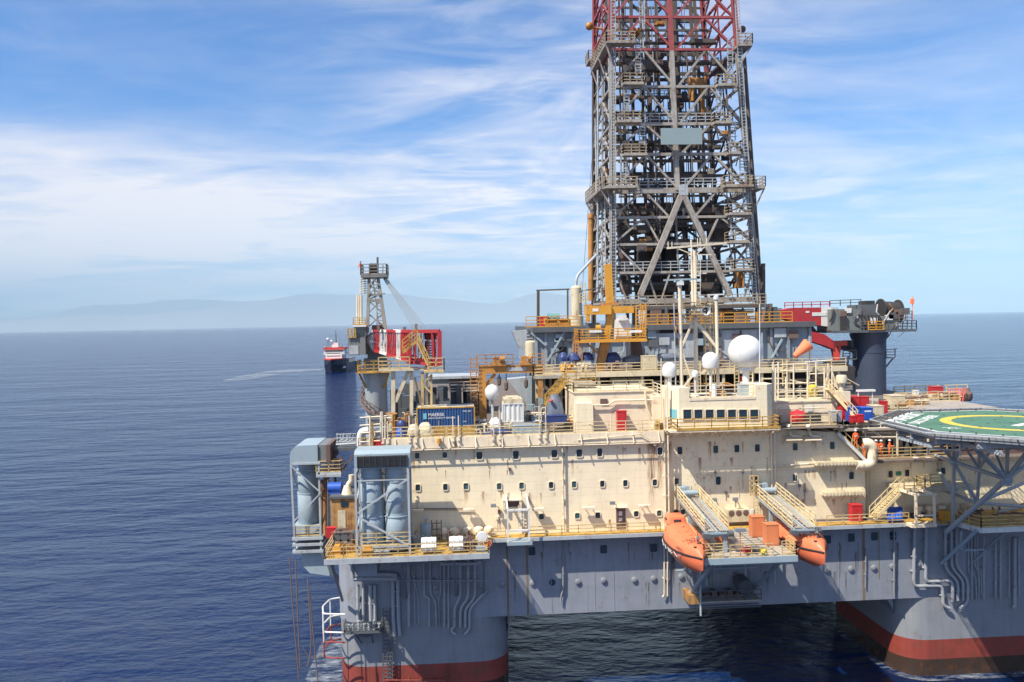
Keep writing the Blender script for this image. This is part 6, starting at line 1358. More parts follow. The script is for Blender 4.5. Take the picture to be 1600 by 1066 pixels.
for u in (.0,.14,.42,.55,.80,.98): c = fx(FZ,u); k.bar((c.x,DY0-.5,FZ),(c.x,DY0-.5,GZ),.5,.6)
k.bar(fx(GZ-.4,.62)+V((0,-.6,0)),fx(FZ,.70)+V((0,-.6,0)),.7,.5); parts('base_post', k, MT['dderrick'], dt)
a = W(1033,226,DY0-1); b = W(1097,200,DY0-1); o = obj('sign_board', M().box(a.x,b.x,DY0-1.0,DY0-.85,a.z,b.z), MT['sign'], dt)
k = M()
for x in (a.x+1,b.x-1): k.bar((x,DY0-.86,(a.z+b.z)/2),(x,DY0+.3,(a.z+b.z)/2),.2,.2)
obj('sign_arm', k, MT['steel'], o)
rnd = random.Random(55)
for i in range(34):     # service pipes and cable runs inside the tower
    u = rnd.uniform(.06,.94); Y = rnd.uniform(.06,.9); z0, z1 = sorted((rnd.uniform(FZ,zf(150)),rnd.uniform(zf(330),zf(-40)))); r_ = rnd.uniform(.05,.15)
    a = fx(z0,u)+V((0,(DY1-DY0)*Y,0)); b = fx(z1,u)+V((0,(DY1-DY0-1.5)*Y,0)); obj('service_pipe', M().tube(a,b,r_,6), MT[rnd.choice(['dderrick','dderrick','rope','derrick','steel'])], dt, smooth=True)
for i in range(60):     # small boxes, lamps and brackets
    py = rnd.uniform(-10,465); u = rnd.choice([rnd.uniform(.02,.2),rnd.uniform(.8,.98),rnd.uniform(.2,.8)]); c = fx(zf(py),u)+V((0,rnd.uniform(-.5,13),0)); s_ = rnd.uniform(.25,.8); h_ = rnd.uniform(.3,1.1)
    q = M().box(c.x-s_,c.x+s_,c.y,c.y+s_,c.z,c.z+h_); q.box(c.x-s_*.6,c.x+s_*.5,c.y-.1,c.y,c.z+h_*.2,c.z+h_*.8); obj('junction_box', q, MT[rnd.choice(['dderrick','rope','rcrane','brown','derrick','dark'])], dt)
for i in range(len(zl)-1):      # secondary cross bracing of the side and rear faces
    z1, z0 = zl[i], zl[i+1]
    for s in (-1,1):
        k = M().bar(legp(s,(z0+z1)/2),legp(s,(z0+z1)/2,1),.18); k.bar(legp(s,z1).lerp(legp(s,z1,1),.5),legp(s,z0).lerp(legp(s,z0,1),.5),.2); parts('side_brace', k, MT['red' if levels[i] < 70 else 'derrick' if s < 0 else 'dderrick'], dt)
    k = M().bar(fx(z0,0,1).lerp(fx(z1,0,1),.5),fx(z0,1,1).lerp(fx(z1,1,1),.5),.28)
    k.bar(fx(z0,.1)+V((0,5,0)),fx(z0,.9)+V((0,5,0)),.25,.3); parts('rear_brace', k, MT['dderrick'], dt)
k = M().ladder(W(959,475,30.6),W(958,-20,30.6),(1,0,0),.6,.06,.45); obj('leg_ladder', k, MT['steel'], dt)
k = M().ladder(W(1180,475,30.6),W(1150,-20,30.6),(1,0,0),.6,.06,.45); obj('leg_ladder', k, MT['steel'], dt)
# pipes up the left and right faces
for px0,y0,px1,y1,Y,r,mt in ((934,470,934,110,36,.14,'steel'),(940,470,942,100,40,.16,'steel'),(947,470,945,300,33,.1,'steel'),(1190,470,1163,90,38,.3,'dderrick'),(1178,470,1168,200,33,.1,'steel'),(932,300,930,185,32,.12,'steel')):
    k = M().tube(W(px0,y0,Y),W(px1,y1,Y),r,8); obj('riser_pipe', k, MT[mt], dt, smooth=True)
k = M().tube(W(923,470,34),W(923,342,34),.38,12); k.tube(W(923,342,34),W(924,334,34),.45,12); obj('standpipe', k, MT['rcrane'], dt, smooth=True)
k = M().bar(W(1192,480,36),W(1192,412,36),.45,.8); obj('guide_mast', k, MT['dderrick'], dt)
k = M().tube(W(919,42,38),W(945,46,38),.16,8); k.sph(W(921,41,38),.6,10); k.bar(W(928,42,38),W(932,56,38),.1); obj('lamp_arm', k, MT['rcrane'], dt, smooth=True)
k = M().path([W(908,478,30),W(916,370,30),W(921,300,30),W(934,130,30)],.035,5); obj('slack_wire', k, MT['wire'], dt)
k = M().sph(W(1160,46,34),.5,10); k.bar(W(1160,46,34),W(1152,50,34),.15); obj('lamp_arm', k, MT['rope'], dt)
# ---------------------------------------------------------------- amber crane in front of the drill floor
AY = 15.0; t = thing('amber_crane', 'amber yellow crane with a railed round platform and white cabin in front of the derrick', 'crane', P(945,AY,PZ))
k = M().loft([[W(936,590,AY)+V((-.5,dy,0)) if False else V((W(936,590,AY).x-.45,AY-.45,PZ)),V((W(936,590,AY).x+.45,AY-.45,PZ)),V((W(936,590,AY).x+.45,AY+.45,PZ)),V((W(936,590,AY).x-.45,AY+.45,PZ))] for dy in (0,)]+
             [[V((W(946,533,AY).x-.55,AY-.5,W(946,533,AY).z)),V((W(946,533,AY).x+.55,AY-.5,W(946,533,AY).z)),V((W(946,533,AY).x+.55,AY+.5,W(946,533,AY).z)),V((W(946,533,AY).x-.55,AY+.5,W(946,533,AY).z))]])
o = obj('pedestal', k, MT['rcrane'], t); fixn(o)
k = M().bar(W(1000,590,AY+3),W(992,533,AY+3),1.3,1.0); obj('rear_pedestal', k, MT['rope'], t)
zp = W(958,533,AY).z; a, b = X_(905,AY-1.5,zp), X_(1011,AY-1.5,zp)
obj('platform', M().box(a,b,AY-1.6,AY+2.4,zp-.1,zp+.15), MT['ocrane'], t)
obj('platform_rail', M().rail([(a,AY+2.3,zp+.15),(a,AY-1.55,zp+.15),(b,AY-1.55,zp+.15),(b,AY+2.3,zp+.15)],1.35,4,.05,1.1), MT['ocrane'], t)
k = M().bar(W(946,533,AY),W(954,490,AY),.75,.7); obj('kingpost', k, MT['ocrane'], t)
a = W(915,492,AY); b = W(989,477,AY); obj('main_beam', M().box(a.x,X_(953,AY,40),AY-.9,AY+1,a.z,b.z).box(X_(953,AY,40)+.002,b.x,AY-.6,AY+1,a.z+.1,b.z-.12), MT['ocrane'], t)
a2 = W(926,487,AY-.92); obj('name_plate', M().box(a2.x,a2.x+.7,AY-.95,AY-.905,a2.z,a2.z+.35), MT['white2'], t)
k = M().bar(W(953,477,AY),W(949.5,414,AY),.85,.7); k.box(W(946,416,AY).x,W(953,416,AY).x,AY-.3,AY+.3,W(949,416,AY).z,W(949,413,AY).z); obj('boom_post', k, MT['ocrane'], t)
k = M().box(X_(940,AY,42),X_(965,AY,42),AY-.5,AY+.6,b.z+.002,b.z+.35).box(X_(915,AY,42),X_(925,AY,42),AY+.2,AY+1,b.z+.002,b.z+.2); obj('beam_cap', k, MT['rcrane'], t)
obj('side_leg', M().box(X_(915,AY,40),X_(920,AY,40),AY-.85,AY+.2,W(915,503,AY).z,a.z-.002), MT['ocrane'], t)
a = W(962,530,AY-1); b = W(986,499,AY-1); obj('cabin', M().box(a.x,b.x,AY-1.1,AY+.8,zp+.16,b.z).box(a.x+.2,b.x-.3,AY-.8,AY+.4,b.z+.002,b.z+.15), MT['white2'], t)
a = W(966,501,AY-1.1); obj('air_unit', M().box(a.x,a.x+.9,AY-1.6,AY-1.102,a.z,a.z+.6), MT['white2'], t)
obj('grey_housing', M().box(X_(917,AY,38),X_(936,AY,38),AY-.4,AY+1.4,zp+.16,W(925,505,AY).z), MT['dsteel'], t)
obj('motor', M().tube(W(931,513,AY-.6),W(938,513,AY-.6),.4,12), MT['ocrane'], t, smooth=True)
k = M()
for x0,x1,py in ((921,940,520),(985,1003,520)): a = W(x0,py,AY-1.7); b = W(x1,py,AY-1.7); k.box(a.x,b.x,AY-1.75,AY-1.6,a.z,a.z+.28)
obj('pale_panel', k, MT['white2'], t)
k = M().ladder(W(999,531,AY-1),W(999,477,AY-1),(1,0,0),.8,.07,.4); k.ladder(W(1004,531,AY-1),W(1005,475,AY-1),(1,0,0),.6,.07,.4); k.bar(W(995,492,AY-1),W(1008,492,AY-1),.1); k.bar(W(995,477,AY-1),W(1008,477,AY-1),.1); obj('ladder', k, MT['ocrane'], t)
k = M().ladder(W(904,570,AY-.5),W(905,516,AY-.5),(1,0,0),.8,.07,.4); k.ladder(W(899,570,AY-.5),W(900,526,AY-.5),(1,0,0),.6,.06,.4); obj('side_ladder', k, MT['rcrane'], t)
k = M().bar(W(918,537,AY),W(935,553,AY),.22); parts('platform_knee', k, MT['rcrane'], t)
# ---------------------------------------------------------------- orange gantry left of it
GY = 9.0; t = thing('gantry_crane', 'rusty orange gantry crane spanning the upper deck beside the white box', 'gantry crane', P(797,GY,UZ))
x0, x1 = X_(753,GY,31), X_(846,GY,31); zb_ = W(800,583,GY).z; zt_ = W(800,571,GY).z
obj('girder', M().box(x0-.3,x1+.3,GY-.4,GY+.4,zb_,zt_), MT['rcrane'], t)
k = M().box(x0-.35,x0+.45,GY-.45,GY+.45,DK,zb_-.002); k.bar((x0+.3,GY,zb_-1.5),(x0+1.5,GY,zb_-.05),.35); parts('leg', k, MT['rcrane'], t)
k = M().box(x1-.4,x1+.1,GY-.4,GY+.4,DK+3,zb_-.002); parts('leg', k, MT['rcrane'], t)
obj('name_plate', M().box(X_(793,GY,32),X_(822,GY,32),GY-.44,GY-.402,zb_+.25,zt_-.2), MT['steel'], t)
for a_, b_ in ((768,790),(812,830)):
    a, b = X_(a_,GY,33), X_(b_,GY,33); k = M().box(a,b,GY-.7,GY+.7,zt_+.002,zt_+.35); k.box(a+.2,a+.8,GY-.5,GY+.5,zt_+.35,zt_+1.0); k.tube((a+.9,GY-.6,zt_+.75),(b-.1,GY-.6,zt_+.75),.35,10); obj('trolley', k, MT['rcrane'], t)
obj('girder_rail', M().rail([(x0-.5,GY-.5,zt_),(x0+3.5,GY-.5,zt_)],1.25,3,.045,1.0).rail([(x1-1,GY-.5,zt_),(x1+.3,GY-.5,zt_)],1.25,3,.045,1.0), MT['rcrane'], t)
k = M().ladder((x0-.9,GY-.2,DK),(x0-.9,GY-.2,zt_+1.2),(1,0,0),.7,.05,.4)
for i in range(14): z = DK+.6+i*.5; k.path([(x0-1.3,GY-.2,z),(x0-1.3,GY-.8,z),(x0-.5,GY-.8,z),(x0-.5,GY-.2,z)],.04,5)
obj('caged_ladder', k, MT['rcrane'], t)
for px, y1 in ((780,600),(791,608),(822,604)):
    k = M().tube(W(px,583,GY),W(px,y1-6,GY),.05,6); c = W(px,y1-4,GY); k.lathe(c,[(.05,.6),(.22,.4),(.22,-.3),(.05,-.5)],10); obj('hook_block', k, MT['dderrick'], t)
# big pale ducts and dark house behind the gantry
for i,(pts,Y,lb) in enumerate((([(800,518),(830,515),(830,548),(812,545)],33,'pale grey curved chute at the left side of the drill floor'),([(793,593),(826,590),(826,632),(815,622)],14,'pale grey curved chute behind the white cargo box'))):
    k = M().ext([W(x,y,Y) for x,y in pts],(0,2.5,0)); o = solo('chute', k, MT['steel'], lb, 'chute'); fixn(o)
k = M()
for i in range(5): k.pb(824,515+i*5,838,518+i*5,29,1.2)
solo('louvre_stack', k, MT['dsteel'], 'dark louvre stack on the left corner of the drill floor', 'louvres'); 
c = W(829,545,28); solo('vessel', M().lathe((c.x,28,0),[(.4,c.z-1.3),(.75,c.z-1.1),(.75,c.z+.9),(.4,c.z+1.1)],16), MT['cream2'], 'short cream vessel below the louvre stack', 'vessel', smooth=True)
crate(702,592,748,606,22,4,'brown','brown slatted box house behind the gantry ladder','box_house','box house',bands=6)
rnd = random.Random(101)
for i,(x0,x1,y0,Y,lb) in enumerate(((1188,1222,498,SY+1.5,'dark winch machinery behind the amber rail left of the right crane boom'),(1100,1180,499,SY+3,'brown machinery row behind the amber rail below the derrick right leg'),(1012,1055,499,SY+3,'brown machinery row behind the amber rail right of the amber crane'))):
    t = thing('drill_floor_machinery', lb, 'machinery', P((x0+x1)/2,Y,FZ)); a, b = X_(x0,Y,FZ), X_(x1,Y,FZ)
    for mt in ('dderrick','rope','rcrane' if i % 2 else 'dsteel'):
        k = M()
        for j in range(7): x = a+rnd.random()*(b-a-.8); y = Y+rnd.uniform(-.5,2); h = rnd.uniform(.5,2.2); k.box(x,x+rnd.uniform(.3,1.0),y,y+.7,FZ+.003,FZ+h) if j % 2 else k.tube((x,y,FZ),(x+rnd.uniform(-.3,.3),y,FZ+h+.4),rnd.uniform(.1,.3),8)
        for j in range(3): z = FZ+rnd.uniform(.4,2); k.tube((a,Y+rnd.random(),z),(b,Y+rnd.random(),z),.08,6)
        obj('machine_block', k, MT[mt], t)
solo('roof_sheet', M().pb(668,588,748,592,21.5,6).pb(668,592,703,600,22.5,4), MT['steel'], 'pale grey roof sheet over the brown box house', 'roof')
k = M(); rnd = random.Random(77)
for i in range(24):
    px = 610+rnd.random()*135; Y = 14+rnd.random()*12; h = rnd.uniform(.8,4.0); x = X_(px,Y,UZ); k.box(x,x+rnd.uniform(.6,2.0),Y,Y+1.5,DK,DK+h)
solo('deck_machinery', k, MT['dsteel'], 'dark mass of deck machinery behind the blue container', 'machinery')['kind'] = 'stuff'
for px0,px1,y0,y1,Y,lb in ((684,699,604,628,20,'left dark square trunk behind the blue container'),(704,716,602,628,20,'middle dark square trunk behind the blue container'),(730,745,606,630,20,'right dark square trunk behind the blue container')):
    a = W(px0,y1,Y); b = W(px1,y0,Y); solo('duct_trunk', M().box(a.x,b.x,Y,Y+2,DK,b.z).box(a.x-.1,b.x+.1,Y-.1,Y+2.1,b.z-.5,b.z-.3), MT['dsteel'], lb, 'trunk')
handrail('cream handrail on the shelf under the brown box house', [P(702,19,W(720,612,19).z),P(748,19,W(720,612,19).z)], 'cpipe', h=1.2, step=1.5)
c = W(769,613,7.5); t = thing('satellite_dome', 'white egg shaped dome standing behind the orange gantry leg', 'dome', (c.x,7.5,DK))
obj('dome_shell', M().lathe((c.x,7.5,c.z),[(.01,-.95),(.5,-.8),(.8,-.3),(.78,.3),(.5,.7),(.01,.9)],20), MT['white'], t, smooth=True); obj('post', M().tube((c.x,7.5,DK),(c.x,7.5,c.z-.8),.16,10), MT['steel'], t)
# ---------------------------------------------------------------- left crane
LY = 13.0; t = thing('boom_crane', 'red and white striped lattice boom crane on a pale grey pedestal at the left', 'crane', P(590,LY,UZ))
pc = P(589,LY,UZ); zr = W(589,578,LY).z
obj('pedestal', M().lathe((pc.x,LY,0),[(1.28,UZ-7),(1.28,zr-1.2),(1.5,zr-.6),(1.5,zr+.5)],28), MT['ped2'], t, smooth=True)
obj('slew_ring', M().lathe((pc.x,LY,0),[(1.2,zr+.5),(1.35,zr+.55),(1.35,zr+1.3),(1.2,zr+1.35)],24), MT['cabin'], t, smooth=True)
x0, x1 = X_(558,LY-1.5,zr), X_(612,LY-1.5,zr)
obj('ring_platform', M().box(x0,x1,LY-2.2,LY+2.2,zr-.25,zr-.1), MT['oyellow'], t)
obj('ring_rail', M().rail([(x0,LY+2.1,zr-.1),(x0,LY-2.1,zr-.1),(x1,LY-2.1,zr-.1)],1.2,3,.05,1.0), MT['oyellow'], t)
k = M().bar((x0+.3,LY-2,zr-.3),(pc.x-1,LY-1,zr-2),.18); k.bar((x1-.3,LY-2,zr-.3),(pc.x+1,LY-1,zr-2),.18); parts('platform_knee', k, MT['oyellow'], t)
k = M(); c0 = 2*math.pi*.55
pts = [V((pc.x+1.75*math.cos(a),LY+1.75*math.sin(a),UZ+.8+(zr-UZ-3.4)*(i/10))) for i,a in enumerate([R(300-16*j) for j in range(11)])]
for dz in (0,.5,1.05): k.path([p+V((0,0,dz)) for p in pts],.06 if dz else .14,6)
for p in pts: k.bar(p,p+V((0,0,1.05)),.07); k.bar(p,V((pc.x+(p.x-pc.x)*.75,LY+(p.y-LY)*.75,p.z)),.1)
obj('spiral_stair', k, MT['rope'], t)
# house and cab
def LB(nm,x0,y0,x1,y1,Y,d,mt): return obj(nm, M().pb(x0,y0,x1,y1,Y,d), MT[mt], t)
LB('machinery_house',544,528,571,555,LY-2.5,4,'cabin'); LB('turntable',574,536,603,560,LY-.1,2.8,'cabin'); LB('operator_cab',553,511,571,527.6,LY-2.4,2.6,'cabin')
LB('cab_window',555,515,569,525,LY-2.46,.05,'glass'); LB('house_plate',545.5,540,560,554,LY-2.56,.05,'steel'); LB('cab_roof',552,508.5,572,510.8,LY-2.6,3,'white2')
obj('cab_rail', M().rail([W(544,528,LY-2.7),W(556,528,LY-2.7)],1.0,3,.06,.5).rail([W(552,508,LY-2.4),W(571,508,LY-2.4)],.8,3,.04,.6), MT['oyellow'], t)
k = M()
for px in (558.5,561.5,564.5): k.tube(W(px,506,LY-1.5),W(px,461,LY-1.5),.14,8)
parts('exhaust_pipe', k, MT['cpipe'], t, smooth=True)
k = M()
for a, b in (((574,520),(577,430)),((603,516),(590,430))):
    for dY in (-1.2,1.2): k.bar(W(*a,LY+dY*1.3),W(*b,LY+dY*.7),.34,.34)
for y, xa, xb in ((470,573,598),(461,575,597)): k.bar(W(xa,y,LY-1.2),W(xb,y,LY-1.2),.3,.3)
k.bar(W(577,468,LY-1.2),W(592,461,LY-1.2),.16); k.bar(W(577,445,LY-1),W(594,460,LY-1.1),.16); k.bar(W(577,452,LY-1),W(588,434,LY-1),.16); k.bar(W(590,460,LY-1.2),W(602,459,LY-1.2),.12)
for ya,yb in ((512,490),(490,470),(461,445),(445,432)):
    fa, fb = (520-ya)/90, (520-yb)/90; k.bar(W(574+3*fa,ya,LY-1.4),W(603-13*fb,yb,LY-1.2),.12); k.bar(W(603-13*fa,ya,LY-1.4),W(574+3*fb,yb,LY-1.2),.12)
k.ladder(W(596,512,LY-1.6),W(586,434,LY-1.),(1,0,0),.5,.05,.4)
obj('a_frame', k, MT['mast'], t)
za = W(584,432,LY).z; a, b = X_(564,LY-1.2,za), X_(604,LY-1.2,za)
obj('top_platform', M().box(a,b,LY-1.4,LY+1.4,za-.2,za+.15), MT['cabin'], t); obj('top_rail', M().rail([(a,LY+1.3,za+.15),(a,LY-1.35,za+.15),(b,LY-1.35,za+.15),(b,LY+1.3,za+.15)],1.15,3,.045,.9), MT['mast'], t)
k = M()
for i in range(5): c = W(579+i*2.6,420,LY); k.tube(c+V((-.07,0,0)),c+V((.07,0,0)),.62,14)
obj('sheave_block', k, MT['dark'], t)
k = M().bar(W(590,430,LY),W(590,402,LY),.22); k.tube(W(598,430,LY),W(598.5,414,LY),.05,6); k.tube(W(563.5,430,LY),W(563.5,408,LY),.06,6); obj('aerial', k, MT['dsteel'], t)
k = M(); vs = [W(563.4,409,LY),W(563.4,414,LY),W(560,420,LY)+V((0,.15,0)),W(559.6,415,LY)+V((0,.1,0))]; k.add(vs,[(0,1,2,3)]); obj('flag', k, MT['windsock'], t)
k = M()
for j in range(7): c = W(567.5,458-j*3.6,LY-.5); k.lathe(c,[(.5,-.03),(.5,.03)],10)
for dx in (-2.8,2.8): k.bar(W(567.5+dx,460,LY-.7),W(567.5+dx,434,LY-.7),.08)
obj('ladder_cage', k, MT['cpipe'], t)
# boom: red and white lattice, heel at the turntable, tip resting towards the right front
stA = [(573.6,529,531,12.4),(584.4,517,548,11.3),(594,517,550.5,10.2),(605,517.5,554,8.9),(612.5,517.7,556,7.8),(620,518,558.5,6.8),(628,518,561,5.7),(634,518,563,4.9),(640,518.3,565.5,4.0)]
bands = ['boomwhite','boomred','boomwhite','boomred','boomred','boomwhite','boomred','boomred','boomred','boomred','boomred']
BW = W(687,548,2.4)-W(640,541,4.0); BW.z = 0
def bwf(i): return BW*(.35+.65*min(1,i/8))
def bsec(s): px,y0,y1,Y = s; return W(px,y1,Y), W(px,y0,Y)
grp = []
for i in range(len(stA)-1):
    if grp and grp[-1][0] == bands[i]: grp[-1][1].append(i)
    else: grp.append((bands[i],[i]))
for mt, idx in grp:
    k = M()
    for i in idx:
        (l0,u0_),(l1,u1_) = bsec(stA[i]), bsec(stA[i+1])
        for off in (V((0,0,0)),bwf(i)):
            k.bar(l0+off,l1+off,.26); k.bar(u0_+off,u1_+off,.26); n = 2 if i else 1
            for j in range(n):
                ta, tb = j/n, (j+1)/n; k.bar(l0.lerp(l1,ta)+off,u0_.lerp(u1_,tb)+off,.075); k.bar(l0.lerp(l1,ta)+off,u0_.lerp(u1_,ta)+off,.085)
        bw = bwf(i)
        for j in (0,.5): k.bar(u0_.lerp(u1_,j),u0_.lerp(u1_,j)+bw,.12); k.bar(l0.lerp(l1,j),l0.lerp(l1,j)+bw,.12); k.bar(u0_.lerp(u1_,j),u0_.lerp(u1_,min(1,j+.5))+bw,.09)
    if mt == 'boomwhite' or len(idx) <= 2:
        for i in idx:
            (l0,u0_),(l1,u1_) = bsec(stA[i]), bsec(stA[i+1]); m_ = bwf(i)*.3; 
            for j in range(4): tj = (j+.5)/4; k.bar(l0.lerp(l1,tj)+m_*.1,u0_.lerp(u1_,tj)+m_*.1,.10)
    parts_ = obj('boom_section', k, MT[mt], t)
(l1,u1_) = bsec(stA[-1]); (l0,u0_) = bsec(stA[-3]); bw = BW; l1b = l1+bw+V((0,0,-.35))
k = M().bar(l1,u1_,.4); k.bar(l1,l1b,.35); k.bar(u1_,u1_+bw,.35); k.bar(l1b,u1_+bw,.45); k.bar(u1_.lerp(u1_+bw,.2),l1.lerp(l1b,.2),.2); k.bar(u1_.lerp(u1_+bw,.75),l1.lerp(l1b,.8),.25)
k.bar(l0,u0_,.3); k.bar(l0.lerp(u0_,.5),l1.lerp(u1_,.2),.2); obj('boom_tip_frame', k, MT['boomred'], t)
k = M()
for i in range(4): c = W(664+i*5,523,4.5-i*.4); k.tube(c+V((-.1,.8,0)),c+V((.1,.8,0)),.55,14)
k.pb(666,520,682,531,4.6,1.0); obj('tip_sheave', k, MT['dark'], t)
k = M()
for i in range(10): k.pb(665,535+i*4,682,537+i*4,4.9,.12)
k.pb(664,533,668,574,5.1,.2); k.pb(676,533,680,574,4.8,.2); obj('tip_ladder', k, MT['dsteel'], t)
k = M()
for i in range(7): k.tube(W(599+i*.5,436-i*.6,LY),W(648+i*3.6,517,5.2-i*.15),.028,5)
parts('boom_cable', k, MT['wire'], t)
k = M().tube(W(589,470,LY),W(589,512,LY),.05,5); obj('hoist_wire', k, MT['wire'], t)
k = M()
for px,y0 in ((591,508),(632,511),(650,506)): k.pb(px-2,y0,px+2,518,9 if px < 640 else 6.5,.5)
obj('boom_cable_guide', k, MT['rope'], t)
LB('boom_hoist_house',581,508,602,516.6,LY-1.,2,'rope')
k = M().sph(W(644,563,6.5),.75,10,.6); obj('hook_ball', k, MT['boomred'], t, smooth=True)
# boom rest with stair
t = thing('boom_rest', 'tan legged boom rest with a steep yellow stair under the crane boom', 'boom rest', P(640,4,UZ))
zr2 = W(620,575,5).z; a, b = X_(594,5,zr2), X_(668,5,zr2)
k = M()
for px,Y,w_ in ((614.5,4,.42),(643,4,.36),(660,5,.30),(667,5,.26)): k.bar(P(px,Y,DK),P(px,Y,zr2-.1 if px < 650 else W(px,582,Y).z),w_)
k.bar(W(618,628,4),W(638,580,4),.36); k.bar(W(660,640,5),W(648,590,5),.2)
parts('leg', k, MT['cream2'], t)
obj('walk_deck', M().box(a,b,3.4,6.2,zr2-.25,zr2), MT['cream2'], t); obj('walk_rail', M().rail([(a,3.45,zr2),(X_(640,3.4,zr2),3.45,zr2)],1.2,3,.05,1.1), MT['yellow'], t)
s0, s1 = W(651,533,2.6), W(672,579,2.0)
k = M()
for dy in (0,.8):
    o_ = V((0,dy,0)); k.bar(s0+o_,s1+o_,.14,.3); 
    for h in (.55,1.1): k.bar(s0+o_+V((0,0,h)),s1+o_+V((0,0,h)),.07)
    for i in range(5): c = s0.lerp(s1,i/4)+o_; k.bar(c,c+V((0,0,1.1)),.07)
for i in range(13): c = s0.lerp(s1,(i+.5)/13); k.box(c.x-.14,c.x+.14,c.y,c.y+.8,c.z-.03,c.z+.03)
obj('stair', k, MT['oyellow'], t)
k = M().rail([W(629,551,2.6),s0],1.25,3,.06,.9); k.bar(W(629,551,2.6),s0,.12,.3); obj('upper_landing', k, MT['oyellow'], t)
zz2 = s1.z; k = M().box(s1.x-.6,X_(694,2,zz2),1.6,3.4,zz2-.2,zz2); k.rail([(s1.x-.2,1.65,zz2),(X_(694,2,zz2),1.65,zz2),(X_(694,2,zz2),3.3,zz2)],1.25,3,.05,.9); obj('lower_landing', k, MT['yellow'], t)
k = M().bar(W(660,585,3),P(660,3,DK),.26); k.bar(W(674,585,3),P(674,3,DK),.22); k.bar(W(660,600,3),W(674,586,3),.15); k.bar(W(674,615,3),W(660,600,3),.15); parts('landing_post', k, MT['yellow'], t)
# ---------------------------------------------------------------- right roof house and its surroundings
t = thing('roof_house', 'shaded cream roof house right of the bridge with a yellow stair at its end', 'deckhouse', P(1252,6,UZ))
Yh = 4.5; za = W(1250,629,Yh).z; a, b = X_(1206,Yh,28), X_(1297,Yh,28)
obj('house_wall', M().box(a,b,Yh,10.8,DK,za), MT['wall2'], t)
obj('roof_curb', M().box(a-.1,b+.1,Yh-.1,10.84,za+.002,za+.14), MT['cream2'], t)
obj('end_block', M().box(X_(1300,6.5,28),X_(1329,6.5,28),6.5,10.8,DK,W(1314,612,6.5).z), MT['wall2'], t)
k = M().path([W(1196,640,Yh-.3),W(1290,637,Yh-.3)],.07,6); k.path([W(1205,648,Yh-.5),W(1222,648,Yh-.5),W(1222,670,Yh-.5)],.12,8); obj('wall_pipe', k, MT['cpipe'], t)
obj('wall_board', M().box(W(1262,640,Yh).x,W(1270,640,Yh).x,Yh-.05,Yh-.004,W(1266,643,Yh).z,W(1266,633,Yh).z), MT['white2'], t)
s0, s1 = W(1296,608,5.2), W(1340,657,3.6)
k = M()
for dy in (0,1.0):
    o_ = V((0,dy,0)); k.bar(s0+o_,s1+o_,.12,.32)
    for h in (.55,1.1): k.bar(s0+o_+V((0,0,h)),s1+o_+V((0,0,h)),.07)
    for i in range(7): c = s0.lerp(s1,i/6)+o_; k.bar(c,c+V((0,0,1.1)),.07)
for i in range(15): c = s0.lerp(s1,(i+.5)/15); k.box(c.x-.16,c.x+.16,c.y,c.y+1.0,c.z-.03,c.z+.03)
obj('stair', k, MT['cyellow'], t)
t = thing('pipe_scaffold', 'cream scaffold of posts and pipes on the roof right of the bridge', 'scaffold', P(1255,8,UZ)); zs_ = za+.15
k = M()
for px,y0 in ((1209,572),(1216,566),(1228,590),(1240,570),(1262,570),(1275,566),(1288,575),(1294,568),(1300,572)): k.tube(P(px,8,zs_),P(px,8,W(px,y0,8).z),.09 if px > 1212 else .16,8)
parts('post', k, MT['cpipe'], t, smooth=True)
k = M()
for (x0,y0,x1,y1) in ((1205,571,1262,568),(1205,600,1275,598),(1216,580,1262,578),(1260,606,1305,604),(1260,585,1290,583),(1200,612,1290,610),(1258,566,1300,563)): k.path([W(x0,y0,8.1),W(x1,y1,8.1)],.08,6)
k.bar(W(1288,608,8),W(1297,573,8),.16); k.bar(W(1308,606,8),W(1297,573,8),.16); k.bar(W(1305,604,8),W(1300,580,8),.1)
obj('cross_pipe', k, MT['cpipe'], t)
k = M()
for px,r in ((1222,.4),(1250,.35),(1280,.45)): c = P(px,8.6,zs_); k.lathe(c,[(r,0),(r,.9),(r*.5,1.3),(.02,1.35)],12)
obj('valve_drum', k, MT['dsteel'], t)
obj('scaffold_rail', M().rail([P(1205,7,zs_),P(1296,7,zs_)],1.1,3,.04,1.6), MT['cpipe'], t)
c = W(1270,599,7.5); solo('drum', M().lathe((c.x,7.5,zs_),[(.3,0),(.5,.3),(.5,1.3),(.2,1.5)],14), MT['hyel'], 'yellow drum in the scaffold right of the bridge', 'drum', smooth=True)
c = P(1315,7,W(1314,612,6.5).z); solo('mushroom_vent', M().lathe(c,[(.25,0),(.25,.9),(.6,.95),(.6,1.6),(.5,1.8),(.01,1.85)],16), MT['cream2'], 'cream mushroom vent on the block left of the dark crane pedestal', 'vent', smooth=True)
k = M(); rnd = random.Random(9)
for i in range(8): x = X_(1302+i*3,8,28); z = W(1314,612,6.5).z; k.tube((x,8+rnd.random(),z),(x,8+rnd.random(),z+rnd.uniform(.4,1.4)),.12,6)
solo('vent_cluster', k, MT['steel'], 'cluster of short grey vents behind the cream mushroom vent', 'vents')
c = P(1246.5,2.6,DK); t = solo('foam_tank', M().lathe((c.x,2.6,0),[(.3,DK+.2),(.78,DK+.3),(.85,DK+.5),(.85,DK+1.15),(.6,DK+1.4),(.2,DK+1.5),(.12,DK+1.6),(.01,DK+1.6)],20), MT['ored'], 'round red tank in front of the shaded roof house', 'tank', smooth=True)
crate(1264,646,1283,660,3.2,1,'dark','black bin in front of the shaded roof house','bin','bin',bands=2,base=DK)
